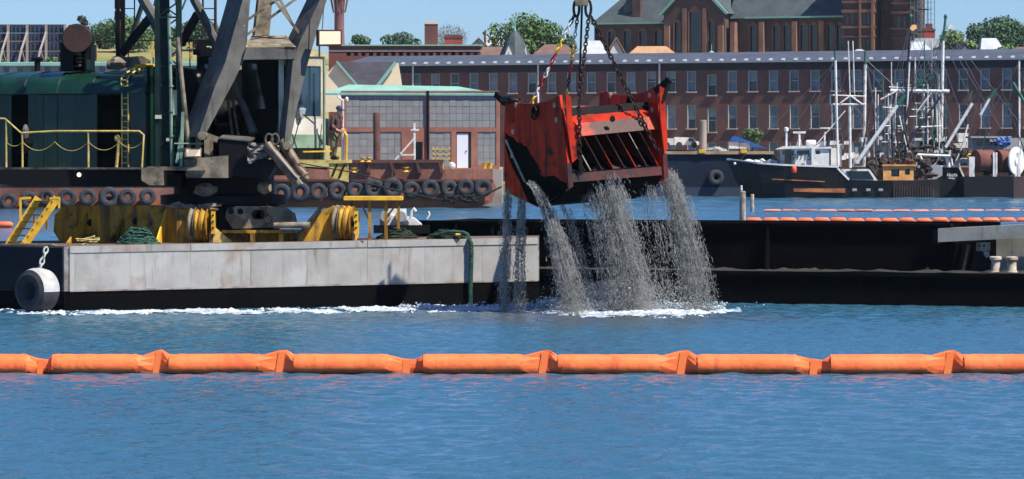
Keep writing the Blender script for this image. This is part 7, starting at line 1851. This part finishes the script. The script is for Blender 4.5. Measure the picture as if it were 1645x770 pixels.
# ================================================================== orange containment boom in front
DBm = 83.4
bm = thing('containment_boom', 'bright orange floating containment boom crossing the foreground water', 'boom', (0, DBm, 0))
def boom_y(px): return DBm + .10*math.sin(px*.004) + .05*math.sin(px*.017 + 1)
secs = [(-330, -170), (-114, 44), (84, 222), (272, 416), (472, 624), (680, 838), (896, 1058), (1120, 1278), (1333, 1488), (1548, 1704), (1760, 1920), (1976, 2140)]
def bring(px, ry, rz, zc, n=20, flat=0.0, tw=0.0):
    D = boom_y(px); c = Vector((X(px, DBm), D, zc)); out_ = []
    for k in range(n):
        a = 2*math.pi*k/n; y = math.cos(a)*ry; z = math.sin(a)*rz
        out_.append(c + Vector((tw*z, y, z)))
    return out_
def loft(mb, rings, cap=True):
    n = len(rings[0]); v_ = [p for r_ in rings for p in r_]; f = []
    for i in range(len(rings) - 1):
        for k in range(n): f.append((i*n+k, (i+1)*n+k, (i+1)*n+(k+1) % n, i*n+(k+1) % n))
    if cap: f.append(tuple(range(n))); f.append(tuple(range(len(rings)*n-1, (len(rings)-1)*n-1, -1)))
    mb.add(v_, f)
rt = .262; zc0_ = .185
for a, b in secs:
    mb = MB(); rings = []; m_ = 26
    for i in range(m_ + 1):
        f_ = i/m_; px = a + (b - a)*f_; e = min(f_, 1 - f_)
        k = 1 - .06*math.exp(-e*40); wob = 1 + .03*noise.noise(Vector((px*.06, a, 2)))
        rg_ = bring(px, rt*k*wob, rt*k*wob, zc0_)
        cr_ = .085*math.exp(-e*13)                         # creases gather at the ends
        rg_ = [p + (p - Vector((p.x, boom_y(px), zc0_)))*cr_*math.sin(q*2.6 + px*.35) for q, p in enumerate(rg_)]
        rings.append(rg_)
    loft(mb, rings); mb.build('float', M['orange_boom'], bm, True)
def connector(x0, x1, kind):
    mb = MB(); n = 12; w = x1 - x0
    if kind == 'peak': st = [(0, .245, .245, .185), (.12, .2, .235, .185), (.5, .03, .335, .2), (.68, .03, .34, .2), (.9, .19, .24, .185), (1, .245, .245, .185)]
    else: st = [(0, .245, .245, .185), (.12, .19, .23, .18), (.4, .03, .22, .13), (.74, .03, .2, .12), (.9, .17, .23, .18), (1, .245, .245, .185)]
    rings = []
    for i, (f_, ry, rz, zc_) in enumerate(st):
        r_ = bring(x0 + w*f_, ry, rz, zc_, n, tw=.16 if kind == 'peak' else .1)
        if 0 < i < 5: r_ = [p + Vector((random.uniform(-.02, .02), random.uniform(-.008, .008), random.uniform(-.01, .01))) for p in r_]
        rings.append(r_)
    loft(mb, rings, False); c_ = mb.build('connector', M['orange_boom'], bm)
    fa, fb = (.5, .68) if kind == 'peak' else (.42, .62)
    xa_, xb_ = x0 + w*fa, x0 + w*fb; z0, z1 = -.1, (.5 if kind == 'peak' else .31); k_ = .16 if kind == 'peak' else .1
    D = boom_y((xa_ + xb_)/2) - .05; mb = MB(); mb.prism([(X(xa_, DBm) + (z0-.2)*k_, D, z0), (X(xb_, DBm) + (z0-.2)*k_, D, z0), (X(xb_, DBm) + (z1-.2)*k_, D + .01, z1), (X(xa_, DBm) + (z1-.2)*k_, D + .01, z1)], (0, .012, 0)); mb.build('joint_plate', M['strap'], c_)
for x0, x1, k in ((44, 84, 'low'), (222, 272, 'peak'), (416, 472, 'peak'), (624, 680, 'low'), (838, 896, 'peak'), (1058, 1120, 'peak'), (1278, 1333, 'low'), (1488, 1548, 'peak'), (1704, 1760, 'peak'), (1920, 1976, 'low'), (-170, -114, 'peak')):
    connector(x0 - 3, x1 + 3, k)

# ================================================================== thin summer haze over the harbour
mb = MB(); mb.box(-4300, 4300, -700, 4300, -4.0, 60.0)
hz = bpy.data.materials.new('haze'); hz.use_nodes = True
hn, hl = hz.node_tree.nodes, hz.node_tree.links; hn.clear()
ho = hn.new('ShaderNodeOutputMaterial'); hvn = hn.new('ShaderNodeVolumePrincipled')
hvn.inputs['Color'].default_value = (0.62, 0.82, 1.0, 1); hvn.inputs['Density'].default_value = 0.00004
hl.new(hvn.outputs[0], ho.inputs['Volume'])
hb = mb.build('haze', hz, None, kind='stuff', local=True)
